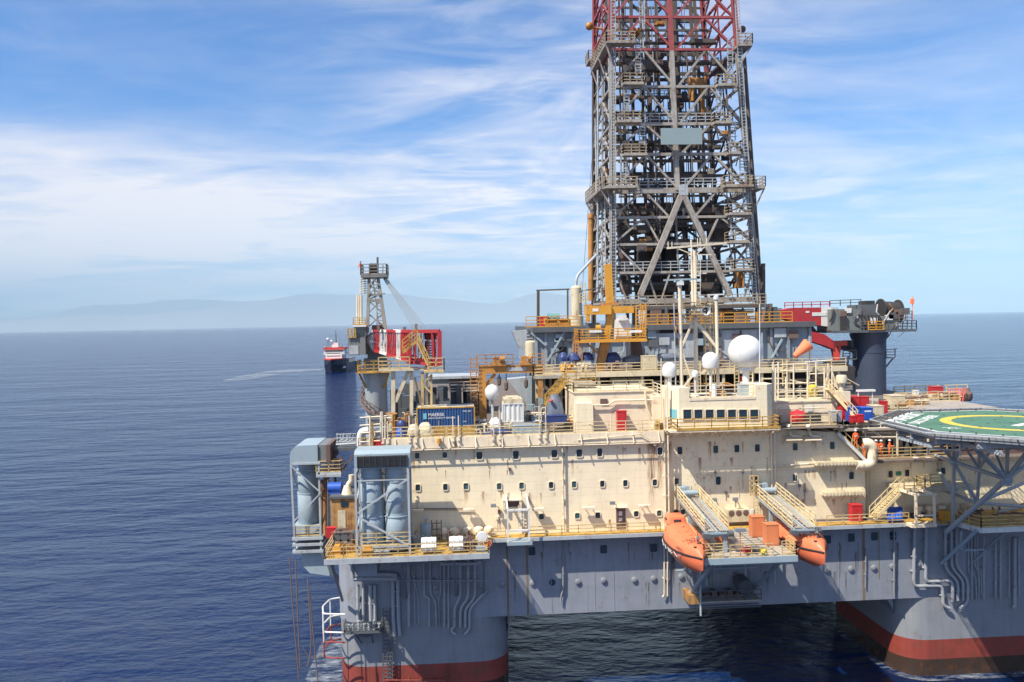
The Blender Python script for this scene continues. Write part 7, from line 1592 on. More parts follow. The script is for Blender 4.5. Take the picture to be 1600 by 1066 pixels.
for px0,py0,px1,py1,Y,d,mt,lb,nm,ct in ((1315,629,1327,652,4.6,1,'ored','tall red cabinet beside the two blue boxes','cabinet','cabinet'),(1331,620,1344,640,8.5,1.5,'ored','left of the two dark red skips in front of the crane pedestal','skip','skip'),(1345,620,1358,640,8.5,1.5,'ored','right of the two dark red skips in front of the crane pedestal','skip','skip'),
    (1325,636,1344,653,4.0,1.3,'bblue','left of the two bright blue boxes','box','box'),(1345,637,1364,654,4.0,1.6,'bblue','right of the two bright blue boxes','box','box'),(1366,634,1381,653,4.6,1.6,'cream2','cream chest right of the bright blue boxes','chest','chest'),(1379,627,1387,639,9,.8,'ored','small red cabinet behind the cream chest','cabinet','cabinet'),
    (1331,650,1339,668,2.6,.6,'ored','left of two slim red hydrants below the blue boxes','hydrant','hydrant'),(1341,648,1350,668,2.4,.7,'ored','right of two slim red hydrants below the blue boxes','hydrant','hydrant'),(1300,642,1315,652,3.4,.8,'steel','grey console left of the tall red cabinet','console','console')):
    crate(px0,py0,px1,py1,Y,d,mt,lb,nm,ct,bands=1,base=DK)
for x0 in (1327,1347): 
    a = W(x0+4,644,3.95); solo('box_label', M().box(a.x,a.x+.75,3.955,3.963,a.z,a.z+.16), MT['white2'], 'pale label strip on the %s bright blue box' % ('left' if x0 < 1340 else 'right'), 'label')
k = M().bar(W(1341,640,9.5),W(1341,611,9.5),.09); k.bar(W(1363,640,9.5),W(1363,611,9.5),.09); k.box(W(1346,611,9.5).x-.5,W(1364,611,9.5).x+.2,9.3,9.8,W(1352,612,9.5).z,W(1352,609,9.5).z)
solo('light_gantry', k, MT['white2'], 'white lamp bar on two posts in front of the dark pedestal', 'lamp bar')
handrail('yellow handrail on the roof edge between bridge and hydrants', [P(1236,1.6,DK),P(1296,1.6,DK)], 'cyellow', h=1.1, step=1.8)
handrail('yellow handrail around the stair head below the blue boxes', [P(1297,1.55,DK),P(1308,1.55,DK),P(1308,4,DK)], 'yellow', h=1.2, step=1.0)
handrail('pale handrail in front of the blue boxes', [P(1318,4.6,UZ-.9),P(1376,4.6,UZ-.9)], 'cpipe', h=1.5, step=1.6)
# awnings, elbow pipes and cable trays on the stair wall
for px, lb in ((1234,'left elbow vent on the roof edge above the stair wall'),(1265,'right elbow vent on the roof edge above the stair wall')):
    k = M().path([W(px-1,668,1.2),W(px,676,1.0),W(px+3,681,1.),W(px+16,681,1.)],.16,8,.3); k.tube(W(px-1,670,1.2),W(px-2.5,665,1.0),.22,8); solo('elbow_vent', k, MT['cpipe'], lb, 'vent', smooth=True)
for px, lb in ((1240,'left cream awning over the stair wall'),(1270,'right cream awning over the stair wall')):
    a = W(px-10,683,.3); b = W(px+10,689,.3); k = M().loft([[V((a.x,1.48,a.z)),V((a.x,.5,a.z-.35)),V((a.x,.5,a.z-.42)),V((a.x,1.48,a.z-.08))],[V((b.x,1.48,a.z)),V((b.x+.4,.5,a.z-.35)),V((b.x+.4,.5,a.z-.42)),V((b.x,1.48,a.z-.08))]])
    k.bar((a.x,.5,a.z-.4),(a.x,1.49,a.z-.9),.06); k.bar((b.x,.5,a.z-.4),(b.x,1.49,a.z-.9),.06); o = solo('awning', k, MT['wall2'], lb, 'awning'); fixn(o)
for (x0,x1,py,lb) in ((1274,1338,725,'upper ribbed cream cable tray on the stair wall'),(1286,1350,772,'lower ribbed cream cable tray on the stair wall')):
    a = W(x0,py+1.5,.9); b = W(x1,py-1.5,.9); k = M().box(a.x,b.x,.5,1.4,a.z-.06,a.z).box(a.x,b.x,.45,.5,a.z-.1,a.z+.12)
    for i in range(12): x = a.x+(b.x-a.x)*(i+.5)/12; k.box(x-.1,x+.1,.4,1.499,a.z+.002,a.z+.3)
    for i in range(3): x = a.x+(b.x-a.x)*(i+.5)/3; k.bar((x,.5,a.z-.1),(x,1.49,a.z-.8),.07)
    solo('cable_tray', k, MT['cream2'], lb, 'cable tray')
k = M().path([W(1210,729,1.2),W(1275,724,1.2)],.12,8); k.bar(W(1213,729,1.2),W(1213,729,1.2)+V((0,.3,0)),.1); solo('wall_pipe', k, MT['cpipe'], 'cream pipe across the stair wall left of the upper cable tray', 'pipe')
k = M().path([W(1336,727,.9),W(1350,728,.9),W(1363,724,.9),W(1364,700,.9),W(1358,692,.9),W(1349,693,1.1)],.52,14,1.0); solo('goose_neck_duct', k, MT['cpipe'], 'large cream goose neck duct in front of the workers', 'duct', smooth=True)
# sloping stair from the roof to the lower deck
t = thing('deck_stair', 'steel stair sloping from the roof edge down to the orange clad workers', 'stair', P(1330,1.2,ZD))
s0, s1 = W(1309,677,.9), W(1357,724,.9)
k = M().bar(s0,s1,.14,.3); k.bar(s0+V((0,.9,0)),s1+V((0,.9,0)),.14,.3); obj('stringer', k, MT['white2'], t)
k = M()
for i in range(18): c = s0.lerp(s1,(i+.5)/18); k.box(c.x-.16,c.x+.16,c.y+.05,c.y+.85,c.z+.1,c.z+.15)
obj('tread', k, MT['dsteel'], t)
k = M()
for dy in (.9,):
    for h in (.6,1.15): k.bar(s0+V((0,dy,h)),s1+V((0,dy,h)),.07)
    for i in range(6): c = s0.lerp(s1,i/5)+V((0,dy,0)); k.bar(c,c+V((0,0,1.15)),.08)
obj('stair_rail', k, MT['yellow'], t)
# lower deck behind the rail
t = thing('sheltered_deck_house', 'shaded cream wall with dark openings behind the orange clad workers', 'deckhouse', P(1420,8,ZD))
a, b = X_(1352,7.5,24), xd1
obj('rear_wall', M().box(a,b,7.52,9,ZD+.002,UZ+.003), MT['wall2'], t)
zr_ = UZ-.95
obj('roof_slab', M().box(X_(1314,3.8,25),b,3.8,7.51,zr_,zr_+.22), MT['grating'], t)
k = M()
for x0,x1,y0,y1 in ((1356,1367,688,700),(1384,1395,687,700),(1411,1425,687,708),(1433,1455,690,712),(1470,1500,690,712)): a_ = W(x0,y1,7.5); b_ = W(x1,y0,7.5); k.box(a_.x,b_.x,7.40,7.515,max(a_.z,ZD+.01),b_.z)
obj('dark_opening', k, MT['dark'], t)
k = M(); rnd = random.Random(2)
for (x0,y0,x1,y1,r) in ((1350,676,1470,677,.1),(1345,683,1420,683,.13),(1356,669,1380,684,.13),(1335,670,1440,668,.08),(1380,660,1440,672,.08)): k.path([W(x0,y0,4.2),W(x1,y1,4.2)],r,8)
for i in range(14): x = X_(1330+i*9,5,25); k.box(x,x+rnd.uniform(.3,.9),4.6+rnd.random()*2,6.6,zr_+.222,zr_+.3+rnd.random()*.6)
obj('roof_pipe', k, MT['cpipe'], t)
k = M()
for px in (1352,1402,1450,1490): k.bar(P(px,3.9,ZD),P(px,3.9,zr_),.16)
parts('roof_post', k, MT['cpipe'], t)
handrail('yellow handrail in front of the orange clad workers', [P(1366,2.65,ZD),P(1480,2.65,ZD)], 'yellow', h=1.1, step=2.2)
k = M(); 
for px in (1432,1451): a_ = W(px,722,2.3); k.box(a_.x-.25,a_.x+.25,2.2,2.59,a_.z-.1,a_.z+.5)
solo('wall_lamp', k, MT['white2'], 'pair of pale lamps under the edge of the workers deck', 'lamps')
k = M()
for px,mt in ((1418,0),(1437,0)): c = P(px,3.4,ZD); k.lathe(c,[(.35,0),(.35,.8),(.2,1.2),(.1,1.6),(.01,1.6)],10)
solo('gas_bottle_rack', k, MT['dark'], 'dark gas bottles standing on the workers deck', 'bottles', smooth=True)
# people
def person(pos, ang, arms, label, lean=0, scale=1.08):
    t = thing('person', label, 'person', pos, 'workers in orange coveralls')
    ca, sa = math.cos(ang), math.sin(ang)
    pts = [(0,0,.95),(0,0,1.12),(0,.02,1.38),(0,.01,1.50),(0,.01,1.56)]
    ed = [(0,1),(1,2),(2,3),(3,4)]; rad = [.155,.15,.165,.075,.07]
    def add(ch, root):
        last = root
        for p, r in ch: pts.append(p); rad.append(r); ed.append((last,len(pts)-1)); last = len(pts)-1
    for s in (-1,1):
        add([((.10*s,0,.88),.105),((.115*s,.03*s*lean,.50),.078),((.12*s,-.03+.05*s*lean,.10),.058),((.125*s,.10,.04),.05)],0)
        e, h = arms[0 if s < 0 else 1]
        add([((.20*s,.02,1.41),.075),((e[0]*s,e[1],e[2]),.055),((h[0]*s,h[1],h[2]),.042)],2)
    me = bpy.data.meshes.new('body'); me.from_pydata([((x*ca-y*sa)*scale,(x*sa+y*ca)*scale,z*scale) for x,y,z in pts], ed, []); 
    o = bpy.data.objects.new('body', me); col.objects.link(o)
    md = o.modifiers.new('skin','SKIN'); 
    for i, r in enumerate(rad): me.skin_vertices[0].data[i].radius = (r*scale,r*scale)
    me.skin_vertices[0].data[0].use_root = True
    o.modifiers.new('sub','SUBSURF').levels = 1
    bpy.context.view_layer.update()
    m2 = bpy.data.meshes.new_from_object(o.evaluated_get(bpy.context.evaluated_depsgraph_get())); bpy.data.objects.remove(o)
    m2.materials.clear(); m2.materials.append(MT['coverall'])
    o = bpy.data.objects.new('body', m2); col.objects.link(o); o.parent = t; BASE[o.name] = V(pos)
    def loc(x,y,z): return V(pos)+V((x*ca-y*sa,x*sa+y*ca,z))*scale
    k = M().sph(loc(0,.02,1.65),.105*scale,12,1.2); k.sph(loc(0,.13,1.64),.022*scale,6)
    for s in (-1,1):
        k.sph(loc(.11*s,.02,1.65),.025*scale,6)
    obj('head', k, MT['skin'], o, smooth=True)
    obj('hard_hat', M().lathe(loc(0,.01,1.70),[(.155*scale,0),(.13*scale,.01),(.125*scale,.06*scale),(.07*scale,.12*scale),(.01,.13*scale)],14), MT['white'], o, smooth=True)
    k = M()
    for s in (-1,1):
        e, h = arms[0 if s < 0 else 1]; hv = V(h)-V(e); hv.normalize(); b = V((h[0]*s,h[1],h[2])); hv = V((hv.x*s,hv.y,hv.z))
        k.sph(loc(*(b+hv*.05)),.045*scale,8)
        for f in range(4): q = b+hv*.07+V((.0,(f-1.5)*.02,0)); q2 = q+hv*(.07-.008*abs(f-1)); k.tube(loc(*q),loc(*q2),.011*scale,5)
        q = b+hv*.03+V((0,.03,0)); k.tube(loc(*q),loc(*(q+hv*.04+V((0,.035,0)))),.012*scale,5)
    obj('hand', k, MT['skin'], o, smooth=True)
    k = M()
    for s in (-1,1): k.box(*sorted((loc(.125*s,0,0).x-.06,loc(.125*s,0,0).x+.06)),loc(.125*s,.03,0).y-.13,loc(.125*s,.03,0).y+.15,pos[2],pos[2]+.1)
    obj('boots', k, MT['black'], o)
    k = M().box(-.17*scale,.17*scale,0,.01,0,.05) if False else M().lathe(loc(0,.01,1.18),[(.185*scale,-.03),(.19*scale,-.03),(.19*scale,.03),(.185*scale,.03)],14); obj('reflective_band', k, MT['white2'], o)
D_ = [((.30,.02,1.12),(.31,.10,.86)),((.30,.02,1.12),(.31,.10,.86))]; Fw = [((.30,.10,1.15),(.18,.36,1.18)),((.30,.10,1.15),(.18,.36,1.18))]; Hip = [((.36,-.05,1.15),(.20,.10,1.02)),((.30,.02,1.12),(.31,.10,.86))]
cs = s0.lerp(s1,.62)+V((0,.45,.13))
person(P(1337,2.6,ZD+1.25), R(180), Hip, 'worker in an orange coverall standing highest, beside the top of the stair')
t_ = solo('stair_landing', M().box(X_(1331,2.6,24),X_(1344,2.6,24),2.2,3.3,ZD+.002,ZD+1.25), MT['dsteel'], 'dark step block on which the highest worker stands', 'step')
person(P(1350,2.9,ZD), R(150), Fw, 'worker in an orange coverall half hidden behind the cream goose neck duct')
person(P(1369,3.2,ZD), R(120), D_, 'worker in an orange coverall facing sideways just right of the goose neck duct')
person(P(1377,3.0,ZD), R(190), Hip, 'worker in an orange coverall in the middle of the group at the yellow rail')
person(P(1390,3.1,ZD), R(230), Fw, 'worker in an orange coverall at the right end of the group, arms forward')
# ---------------------------------------------------------------- wall foot right of the lifeboats
crate(1332,789,1348,810,-.4,.9,'ored','red equipment cabinet on the walkway right of the lifeboats','cabinet','cabinet',bands=2,base=DZ)
k = M()
for i in range(5): 
    a_ = P(1388+i*4.4,-.9,DZ+.3); k.tube(a_,a_+V((.7,1.0,.9)),.2,10)
k.path([P(1388,-1,DZ+.25),P(1410,-1,DZ+.25)],.22,10); solo('blue_hose_bundle', k, MT['bblue'], 'bundle of blue hoses lying under the stair on the walkway', 'hoses', smooth=True)
t = thing('wing_stair', 'cream stair rising right from the walkway to a railed landing', 'stair', P(1390,-.4,DZ))
s0, s1 = W(1366,812,-.9), W(1413,765,-.9)
k = M()
for dy in (0,.95):
    o_ = V((0,dy,0)); k.bar(s0+o_,s1+o_,.12,.28)
    for h in (.55,1.1): k.bar(s0+o_+V((0,0,h)),s1+o_+V((0,0,h)),.065)
    for i in range(6): c = s0.lerp(s1,i/5)+o_; k.bar(c,c+V((0,0,1.1)),.07)
for i in range(14): c = s0.lerp(s1,(i+.5)/14); k.box(c.x-.15,c.x+.15,c.y,c.y+.95,c.z-.03,c.z+.03)
obj('stair', k, MT['cyellow'], t)
zl_ = W(1440,764,-.9).z; a, b = X_(1412,-.9,zl_), X_(1530,-.9,zl_)
obj('landing', M().box(a,b,-1.0,2.58,zl_-.3,zl_), MT['cream2'], t)
obj('landing_rail', M().rail([(a,-.95,zl_),(X_(1445,-.9,zl_),-.95,zl_),(X_(1445,-.9,zl_),.5,zl_+.0),(X_(1475,.5,zl_),.5,zl_)],1.15,3,.045,1.4), MT['yellow'], t)
t = thing('access_cage', 'cream open portal frame hung on the walkway beside the rising stair', 'access cage', P(1440,-2.4,DZ))
CY = -2.6; ax_, bx_ = X_(1431,CY,18), X_(1460,CY,18); zt_ = W(1446,773,CY).z; zb_ = W(1446,824,CY).z
k = M()
for x in (ax_,bx_): k.bar((x,CY,zb_),(x,CY,zt_),.22); k.bar((x,CY,zt_),(x-.7,-.9,zt_+.2),.2,.25)
k.bar((ax_-.1,CY,zt_),(bx_+.3,CY,zt_),.2); k.bar((ax_,CY,DZ+1),(bx_,CY,DZ+1),.16)
obj('cage_frame', k, MT['wall2'], t); obj('cage_floor', M().box(ax_-.5,bx_+.2,CY-.1,-1.64,zb_,zb_+.32), MT['wall2'], t)
for px,lb in ((1435,'leftmost cream bell vent by the right walkway'),(1452,'second cream bell vent by the right walkway'),(1471,'third cream bell vent by the right walkway, left of the grey post'),(1491,'fourth cream bell vent by the right walkway, right of the grey post'),(1508,'rightmost and largest cream bell vent by the right walkway')): copy_tree(mush, P(px,1.4,DZ), lb)['group'] = 'bell vents by the right walkway'
# right working platform
RY = -4.2; t = thing('side_platform', 'yellow floored working platform under the helideck at the right edge', 'platform', P(1560,-2,DZ))
q = [P(1465,-1.7,DZ),P(1500,-1.7,DZ),P(1533,RY,DZ),V((HX1,RY,DZ)),V((HX1,2.55,DZ)),P(1465,2.55,DZ)]
q[1] = P(1496,-1.7,DZ)
obj('floor', M().ext([p+V((0,0,.003)) for p in q],(0,0,-.2)), MT['oyellow'], t)
k = M().bar(q[1]+V((0,-.1,-.25)),q[2]+V((0,-.1,-.25)),.15,.5); k.bar(q[2]+V((0,-.1,-.25)),q[3]+V((0,-.1,-.25)),.15,.5); obj('edge_beam', k, MT['white2'], t)
obj('handrail', M().rail([q[1],q[2],q[3]],1.1,3,.045,1.5), MT['yellow'], t)
k = M(); rnd = random.Random(31)
for i in range(16): x = q[1].x+.6+rnd.random()*12; y = -1.5+rnd.random()*3.5; k.bar((x,y,DZ+.15+rnd.random()*.4),(x+rnd.uniform(-1.5,2.5),y+rnd.uniform(-1.5,1.0),DZ+.2+rnd.random()*.7),.14)
obj('loose_pipe', k, MT['rope'], t)
k = M().tube((q[2].x+1.2,-.4,DZ+.9),(q[2].x+3.2,.2,DZ+1.4),.22,10); k.box(q[2].x-2.0,q[2].x-1.2,-1.2,-.4,DZ+.004,DZ+1.0); obj('orange_gear', k, MT['ocrane'], t)
k = M(); 
for x in (q[2].x+5.0,q[2].x+6.2): k.bar((x,RY-.05,DZ-.4),(x,RY-.05,DZ+3.4),.1)
obj('tall_post', k, MT['cpipe'], t)
k = M(); a_ = W(1471,880,-.1); k.tube((q[2].x-.3,RY+.2,DZ-.3),a_,.2,10); k.tube(W(1502,830,-2.6),W(1502,858,-2.2),.12,8); k.tube(W(1506,860,-2.),W(1537,859,-2.),.1,8); k.tube(W(1540,862,-1.5),W(1521,878,-.2),.14,8); k.tube((q[2].x+3,RY+.3,DZ-.4),(q[2].x+3,-.1,DZ-3.6),.18,8)
parts('knee_brace', k, MT['duct'], t, smooth=True)
# ---------------------------------------------------------------- helideck
HZ = 28.0; hc = WZ(1580,660.5,HZ); HR = 10.2
t = thing('helideck', 'green octagonal helideck with a yellow circle and white letter on grey tubular trusses', 'helideck', (hc.x,hc.y,HZ))
def oct_(r, z): return [V((hc.x+r*math.cos(R(22.5+45*i)), hc.y+r*math.sin(R(22.5+45*i)), z)) for i in range(8)]
o = obj('deck_plate', M().loft([oct_(HR,HZ-.5),oct_(HR,HZ)]), MT['hdeck'], t); fixn(o)
def ring(r0_, r1_, z, n, ph=0): 
    k = M(); A = [V((hc.x+r0_*math.cos(ph+2*math.pi*i/n),hc.y+r0_*math.sin(ph+2*math.pi*i/n),z)) for i in range(n)]; B = [V((hc.x+r1_*math.cos(ph+2*math.pi*i/n),hc.y+r1_*math.sin(ph+2*math.pi*i/n),z)) for i in range(n)]
    return k.add(A+B,[(i,(i+1)%n,n+(i+1)%n,n+i) for i in range(n)])
o = obj('landing_circle', ring(4.75,5.7,HZ+.006,72), MT['hyel'], t); fixn(o)
o = obj('border_line', ring(HR-.28,HR-.02,HZ+.006,8,R(22.5)), MT['hwhite'], t); fixn(o)
k = M()
for i in range(-4,5):
    for j in range(-4,5):
        x_, y_ = hc.x+i*2.2, hc.y+j*2.2
        if abs(i*2.2)+abs(j*2.2) < 13: k.lathe((x_,y_,HZ+.003),[(.13,0),(.13,.012),(.01,.012)],10)
obj('tie_down_point', k, MT['dark'], t)
Hh = (R(0),0,R(-8)); text('H', 4.4, MT['hwhite'], t, (hc.x-1.3,hc.y-1.5,HZ+.010), (0,0,R(-60)), 'landing_letter', ext=.001, bold=.03)
text('MAERSK', 2.1, MT['hwhite'], t, (hc.x-8.9,hc.y+2.4,HZ+.010), (0,0,R(45)), 'deck_lettering', ext=.001, bold=.03)
text('DISCOVERER', 1.25, MT['hwhite'], t, (hc.x-8.1,hc.y+.9,HZ+.010), (0,0,R(45)), 'deck_lettering', ext=.001, bold=.03)
text('22', 1.3, MT['hwhite'], t, (hc.x-7.6,hc.y-2.6,HZ+.010), (0,0,R(0)), 'deck_lettering', ext=.001)
netr = HR+1.45
k = M(); o8a, o8b = oct_(HR+.1,HZ-.12), oct_(netr,HZ+.05)
for i in range(8):
    j = (i+1)%8
    for n_s in range(1,4): tt = n_s/4; k.bar(o8a[i].lerp(o8b[i],tt),o8a[j].lerp(o8b[j],tt),.05)
    for n_s in range(16): tt = n_s/16; k.bar(o8a[i].lerp(o8a[j],tt),o8b[i].lerp(o8b[j],tt),.04 if n_s%4 else .10)
obj('safety_net', k, MT['net'], t)
k = M()
for i in range(8): k.bar(o8b[i],o8b[(i+1)%8],.10)
obj('net_frame', k, MT['steel'], t)
k = M()
for i in range(8): k.bar(oct_(HR+.08,HZ-.3)[i],oct_(HR+.08,HZ-.3)[(i+1)%8],.14,.6)
obj('rim_beam', k, MT['lamp'], t)
k = M()
for i in range(8):
    a_, b_ = oct_(HR-.2,HZ+.01)[i], oct_(HR-.2,HZ+.01)[(i+1)%8]
    for j in range(4): c = a_.lerp(b_,(j+.5)/4); k.lathe(c,[(.08,0),(.08,.07),(.04,.13),(.01,.13)],8)
parts('edge_lamp', k, MT['dark'], t)
k = M()
for i in range(-3,4): y = hc.y+i*3.0; w_ = math.sqrt(max(1,(HR*.92)**2-(i*3)**2)); k.bar((hc.x-w_,y,HZ-.85),(hc.x+w_,y,HZ-.85),.28,.68)
for i in range(-3,4): x = hc.x+i*3.0; w_ = math.sqrt(max(1,(HR*.92)**2-(i*3)**2)); k.bar((x,hc.y-w_,HZ-1.4),(x,hc.y+w_,HZ-1.4),.25,.4)
obj('under_beam', k, MT['steel'], t)
A_ = W(1572.5,749,-9.5); B_ = W(1490.5,722,-4.5); C_ = W(1530,733,-7); D2 = W(1527,786,-4)
def top_(px, Y): return V((X_(px,Y,HZ-1.5),Y,HZ-1.5))
k = M(); T = lambda a_, b_, r=.2: k.tube(a_, b_, r*.82, 10)
T(A_,W(1478,832,-2.2),.30); T(A_,top_(1517,-13),.27); T(A_,B_,.24); T(A_,top_(1620,-12),.27); T(A_,top_(1575,-9.5),.2); T(A_,V((A_.x+9,-3,A_.z+1.5)),.24)
T(B_,top_(1455,-6),.2); T(B_,top_(1513,-6),.2); T(B_,W(1489,822,-2.0),.22); T(B_,top_(1489,-4.5),.2); T(B_,D2,.2); T(B_,W(1462,712,2.5),.22)
T(C_,top_(1530,-7),.18); T(C_,D2,.18); T(C_,top_(1500,-10),.16); T(C_,top_(1556,-12),.16)
T(W(1464,762,2.4),D2,.2); T(D2,V((HX1-8,2.4,zl_+1)),.22); T(W(1466,735,2.5),W(1487,770,-2.5),.2); T(D2,V((D2.x+8,-1,D2.z-1.4)),.2); T(W(1492,770,-2.5),W(1512,758,2.4),.12)
T(top_(1455,-6),top_(1517,-13),.18); T(top_(1540,-4),A_,.16)
T(W(1600,792,1),W(1560,800,-1),.18)
parts('truss_tube', k, MT['ped2'], t, smooth=True)
k = M().sph(A_,.55,12); k.sph(B_,.42,12); k.tube(A_+V((0,0,-.55)),A_+V((0,0,.6)),.45,12); parts('truss_node', k, MT['duct'], t, smooth=True)
k = M().rail([top_(1450,-12.2)+V((0,0,-1.0)),top_(1500,-13.5)+V((0,0,-1.0))],1.1,2,.06,2.2,toe=False); obj('under_gallery_rail', k, MT['hwhite'], t)
# dark gallery behind the truss
solo('truss_gallery', M().box(X_(1462,3.2,24),HX1-1,3.0,3.8,ZD-.1,ZD+.3).rail([P(1480,3,ZD+.3),(HX1-1,3,ZD+.3)],1.1,3,.05,1.6), MT['brown'], 'rust brown gallery in the shade behind the helideck trusses', 'gallery')
# ---------------------------------------------------------------- far right deck behind the helideck
FY = 26; t = thing('stern_deck', 'pale cream deck with yellow rails behind the helideck', 'deck', P(1460,FY+4,UZ)); fz = W(1460,633,FY).z
a, b = X_(1388,FY,fz), X_(1522,FY,fz); obj('deck_plate', M().box(a,b,FY,FY+9,fz-.4,fz), MT['cream2'], t)
obj('side_skirt', M().box(a,b,FY+.3,FY+8.8,UZ-6,fz-.402), MT['dsteel'], t)
obj('handrail', M().rail([(a+.3,FY+.2,fz),(X_(1420,FY,fz),FY+.2,fz)],1.6,3,.06,1.0).rail([(X_(1400,FY+8,fz),FY+8.5,fz+.4),(X_(1515,FY+8,fz),FY+8.5,fz+.4)],1.5,3,.06,1.6).rail([(X_(1420,FY,fz),FY+2.2,fz),(X_(1490,FY,fz),FY+2.2,fz)],1.3,3,.05,1.2), MT['cyellow'], t)
k = M(); rnd = random.Random(8)
for i in range(12): x = a+1+rnd.random()*(b-a-3); y = FY+1+rnd.random()*6; k.box(x,x+rnd.uniform(.5,1.8),y,y+.9,fz+.002,fz+rnd.uniform(.2,.8))
obj('deck_fitting', k, MT['cream2'], t)
struct('rear_deck', M().box(X_(1395,18,UZ),HX1-8.2,12,FY-.1,DK+.002,DK+.05), MT['rearc'])
k = M()
for i in range(7): k.bar((X_(1480+i*4,FY+3,fz),FY+3,fz),(X_(1484+i*4,FY+5,fz),FY+5,fz+1.7),.12)
obj('striped_rail', k, MT['shipred'], t)
crate(1459,604,1474,622,FY+3,1.4,'ored','red cabinet on the pale deck behind the helideck','cabinet','cabinet',bands=2)
crate(1394,618,1414,640,14,2,'cream2','cream block left of the helideck rear edge','block','block',bands=1)
crate(1430,610,1436,624,FY+2,.8,'white2','slim white cabinet on the pale deck behind the helideck','cabinet','cabinet',bands=1)
c = W(1509,618,FY+6); solo('winch', M().lathe(c,[(.7,-.8),(.9,-.4),(.9,.3),(.6,.6),(.5,1.1),(.01,1.15)],14), MT['rope'], 'brown capstan at the far end of the pale rear deck', 'winch', smooth=True)
c = W(1378,632,18); solo('mooring_bitt', M().lathe(c,[(.2,-1.2),(.2,.2),(.4,.3),(.4,.7),(.1,.9)],10), MT['dsteel'], 'dark capped post right of the dark crane pedestal', 'post', smooth=True)
solo('rear_machinery', M().pb(1299,573,1336,602,20,8).pb(1308,566,1326,573,21,4), MT['dark'], 'black covered machinery left of the dark crane pedestal', 'machinery')
rnd = random.Random(202)
handrail('weathered yellow handrail on the roof left of the helideck net', [P(1384,11.9,DK),P(1440,11.9,DK)], 'cyellow', h=1.3, step=1.3)
handrail('weathered yellow handrail across the pale rear deck behind the helideck', [P(1398,20,DK),P(1500,20,DK)], 'cyellow', h=1.3, step=1.5)
for i,(x0,x1,Y,lb) in enumerate(((1384,1412,13,'cream and rust pipe tangle left of the helideck rear edge'),(1412,1450,17,'low pipe tangle on the pale rear deck behind the helideck'),(1450,1500,22,'far pipe tangle on the pale rear deck near the red cabinet'),(1300,1330,12,'brown pipe tangle below the dark crane pedestal'))):
    t = thing('pipework', lb, 'pipework', P((x0+x1)/2,Y,DK)); a, b = X_(x0,Y,DK), X_(x1,Y,DK)
    for mt in ('cream2','rope','rcrane'):
        k = M()
        for j in range(7):
            x = a+rnd.random()*(b-a); y = Y+rnd.uniform(-1,2); h = rnd.uniform(.2,1.2); x2 = min(b,max(a,x+rnd.uniform(-2,2))); k.path([(x,y,DK),(x,y,DK+h),(x2,y,DK+h)] if j % 2 else [(a,y,DK+h*.5),(b,y,DK+h*.5)],rnd.uniform(.05,.13),6,.2)
        for j in range(3): x = a+rnd.random()*(b-a-.5); y = Y+rnd.uniform(-1,1.5); k.box(x,x+rnd.uniform(.4,1.1),y,y+.6,DK+.003,DK+rnd.uniform(.3,1.0))
        obj('pipe_run', k, MT[mt], t)
# ---------------------------------------------------------------- right crane
KY = 32.0; t = thing('knuckle_crane', 'crane with a red and white box boom on a thick dark blue pedestal', 'crane', P(1358.5,KY,UZ)); pc = P(1358.5,KY,UZ)
zk_ = W(1358,519,KY).z; rp = (X_(1382,KY,30)-X_(1335,KY,30))/2
obj('pedestal', M().lathe((pc.x,KY,0),[(rp,DK),(rp,zk_-3.0),(rp+.05,zk_-2.95),(rp+.05,zk_-1.2),(rp+.35,zk_-.5),(rp+.35,zk_)],36), MT['pedestal'], t, smooth=True)
a, b = X_(1298,KY-2,zk_), X_(1426,KY-2,zk_)
obj('slew_platform', M().box(a,b,KY-3,KY+3,zk_+.002,zk_+.35), MT['dsteel'], t)
obj('platform_rail', M().rail([(a+3.9,KY-2.95,zk_+.35),(b,KY-2.95,zk_+.35),(b,KY+2.9,zk_+.35)],1.2,3,.05,1.3,toe=False), MT['dsteel'], t)
k = M().rail([P(1357,KY-3.1,zk_+.35),P(1381,KY-3.1,zk_+.35)],1.2,3,.06,1.1); obj('amber_rail', k, MT['ocrane'], t)
def KB(nm,x0,y0,x1,y1,Y,d,mt): return obj(nm, M().pb(x0,y0,x1,y1,Y,d), MT[mt], t)
zp = zk_+.36
def kb2(nm,x0,x1,y0,Y,d,mt):
    return obj(nm, M().box(X_(x0,Y,37),X_(x1,Y,37),Y,Y+d,zp,W((x0+x1)/2,y0,Y).z), MT[mt], t)
kb2('winch_house',1299,1346,483,KY-2.4,4.6,'cabin'); kb2('control_cab',1314,1324,494,KY-2.75,.34,'dark'); kb2('gear_house',1346,1372,476,KY-2.2,4.2,'dsteel'); kb2('panel_house',1379,1402,494,KY-2.4,3.8,'cabin')
k = M().tube(P(1376,KY,W(1388,484,KY).z),P(1404,KY,W(1388,486,KY).z),1.25,20); k.tube(P(1375,KY,W(1388,484,KY).z),P(1377,KY,W(1388,484,KY).z),1.6,20); k.tube(P(1402,KY,W(1388,486,KY).z),P(1404,KY,W(1388,486,KY).z),1.6,20); obj('winch_drum', k, MT['dark'], t, smooth=True)
k = M()
for x0,y0,x1,y1 in ((1352,470,1367,477),(1335,487,1346,500),(1366,478,1372,490),(1404,486,1412,505)): k.pb(x0,y0,x1,y1,KY-1.5,2)
for i in range(6): k.tube(W(1344+i*6,492,KY-2.5),W(1350+i*5,508,KY-2.5),.14,6)
obj('hydraulic_gear', k, MT['dark'], t)
rnd = random.Random(71)
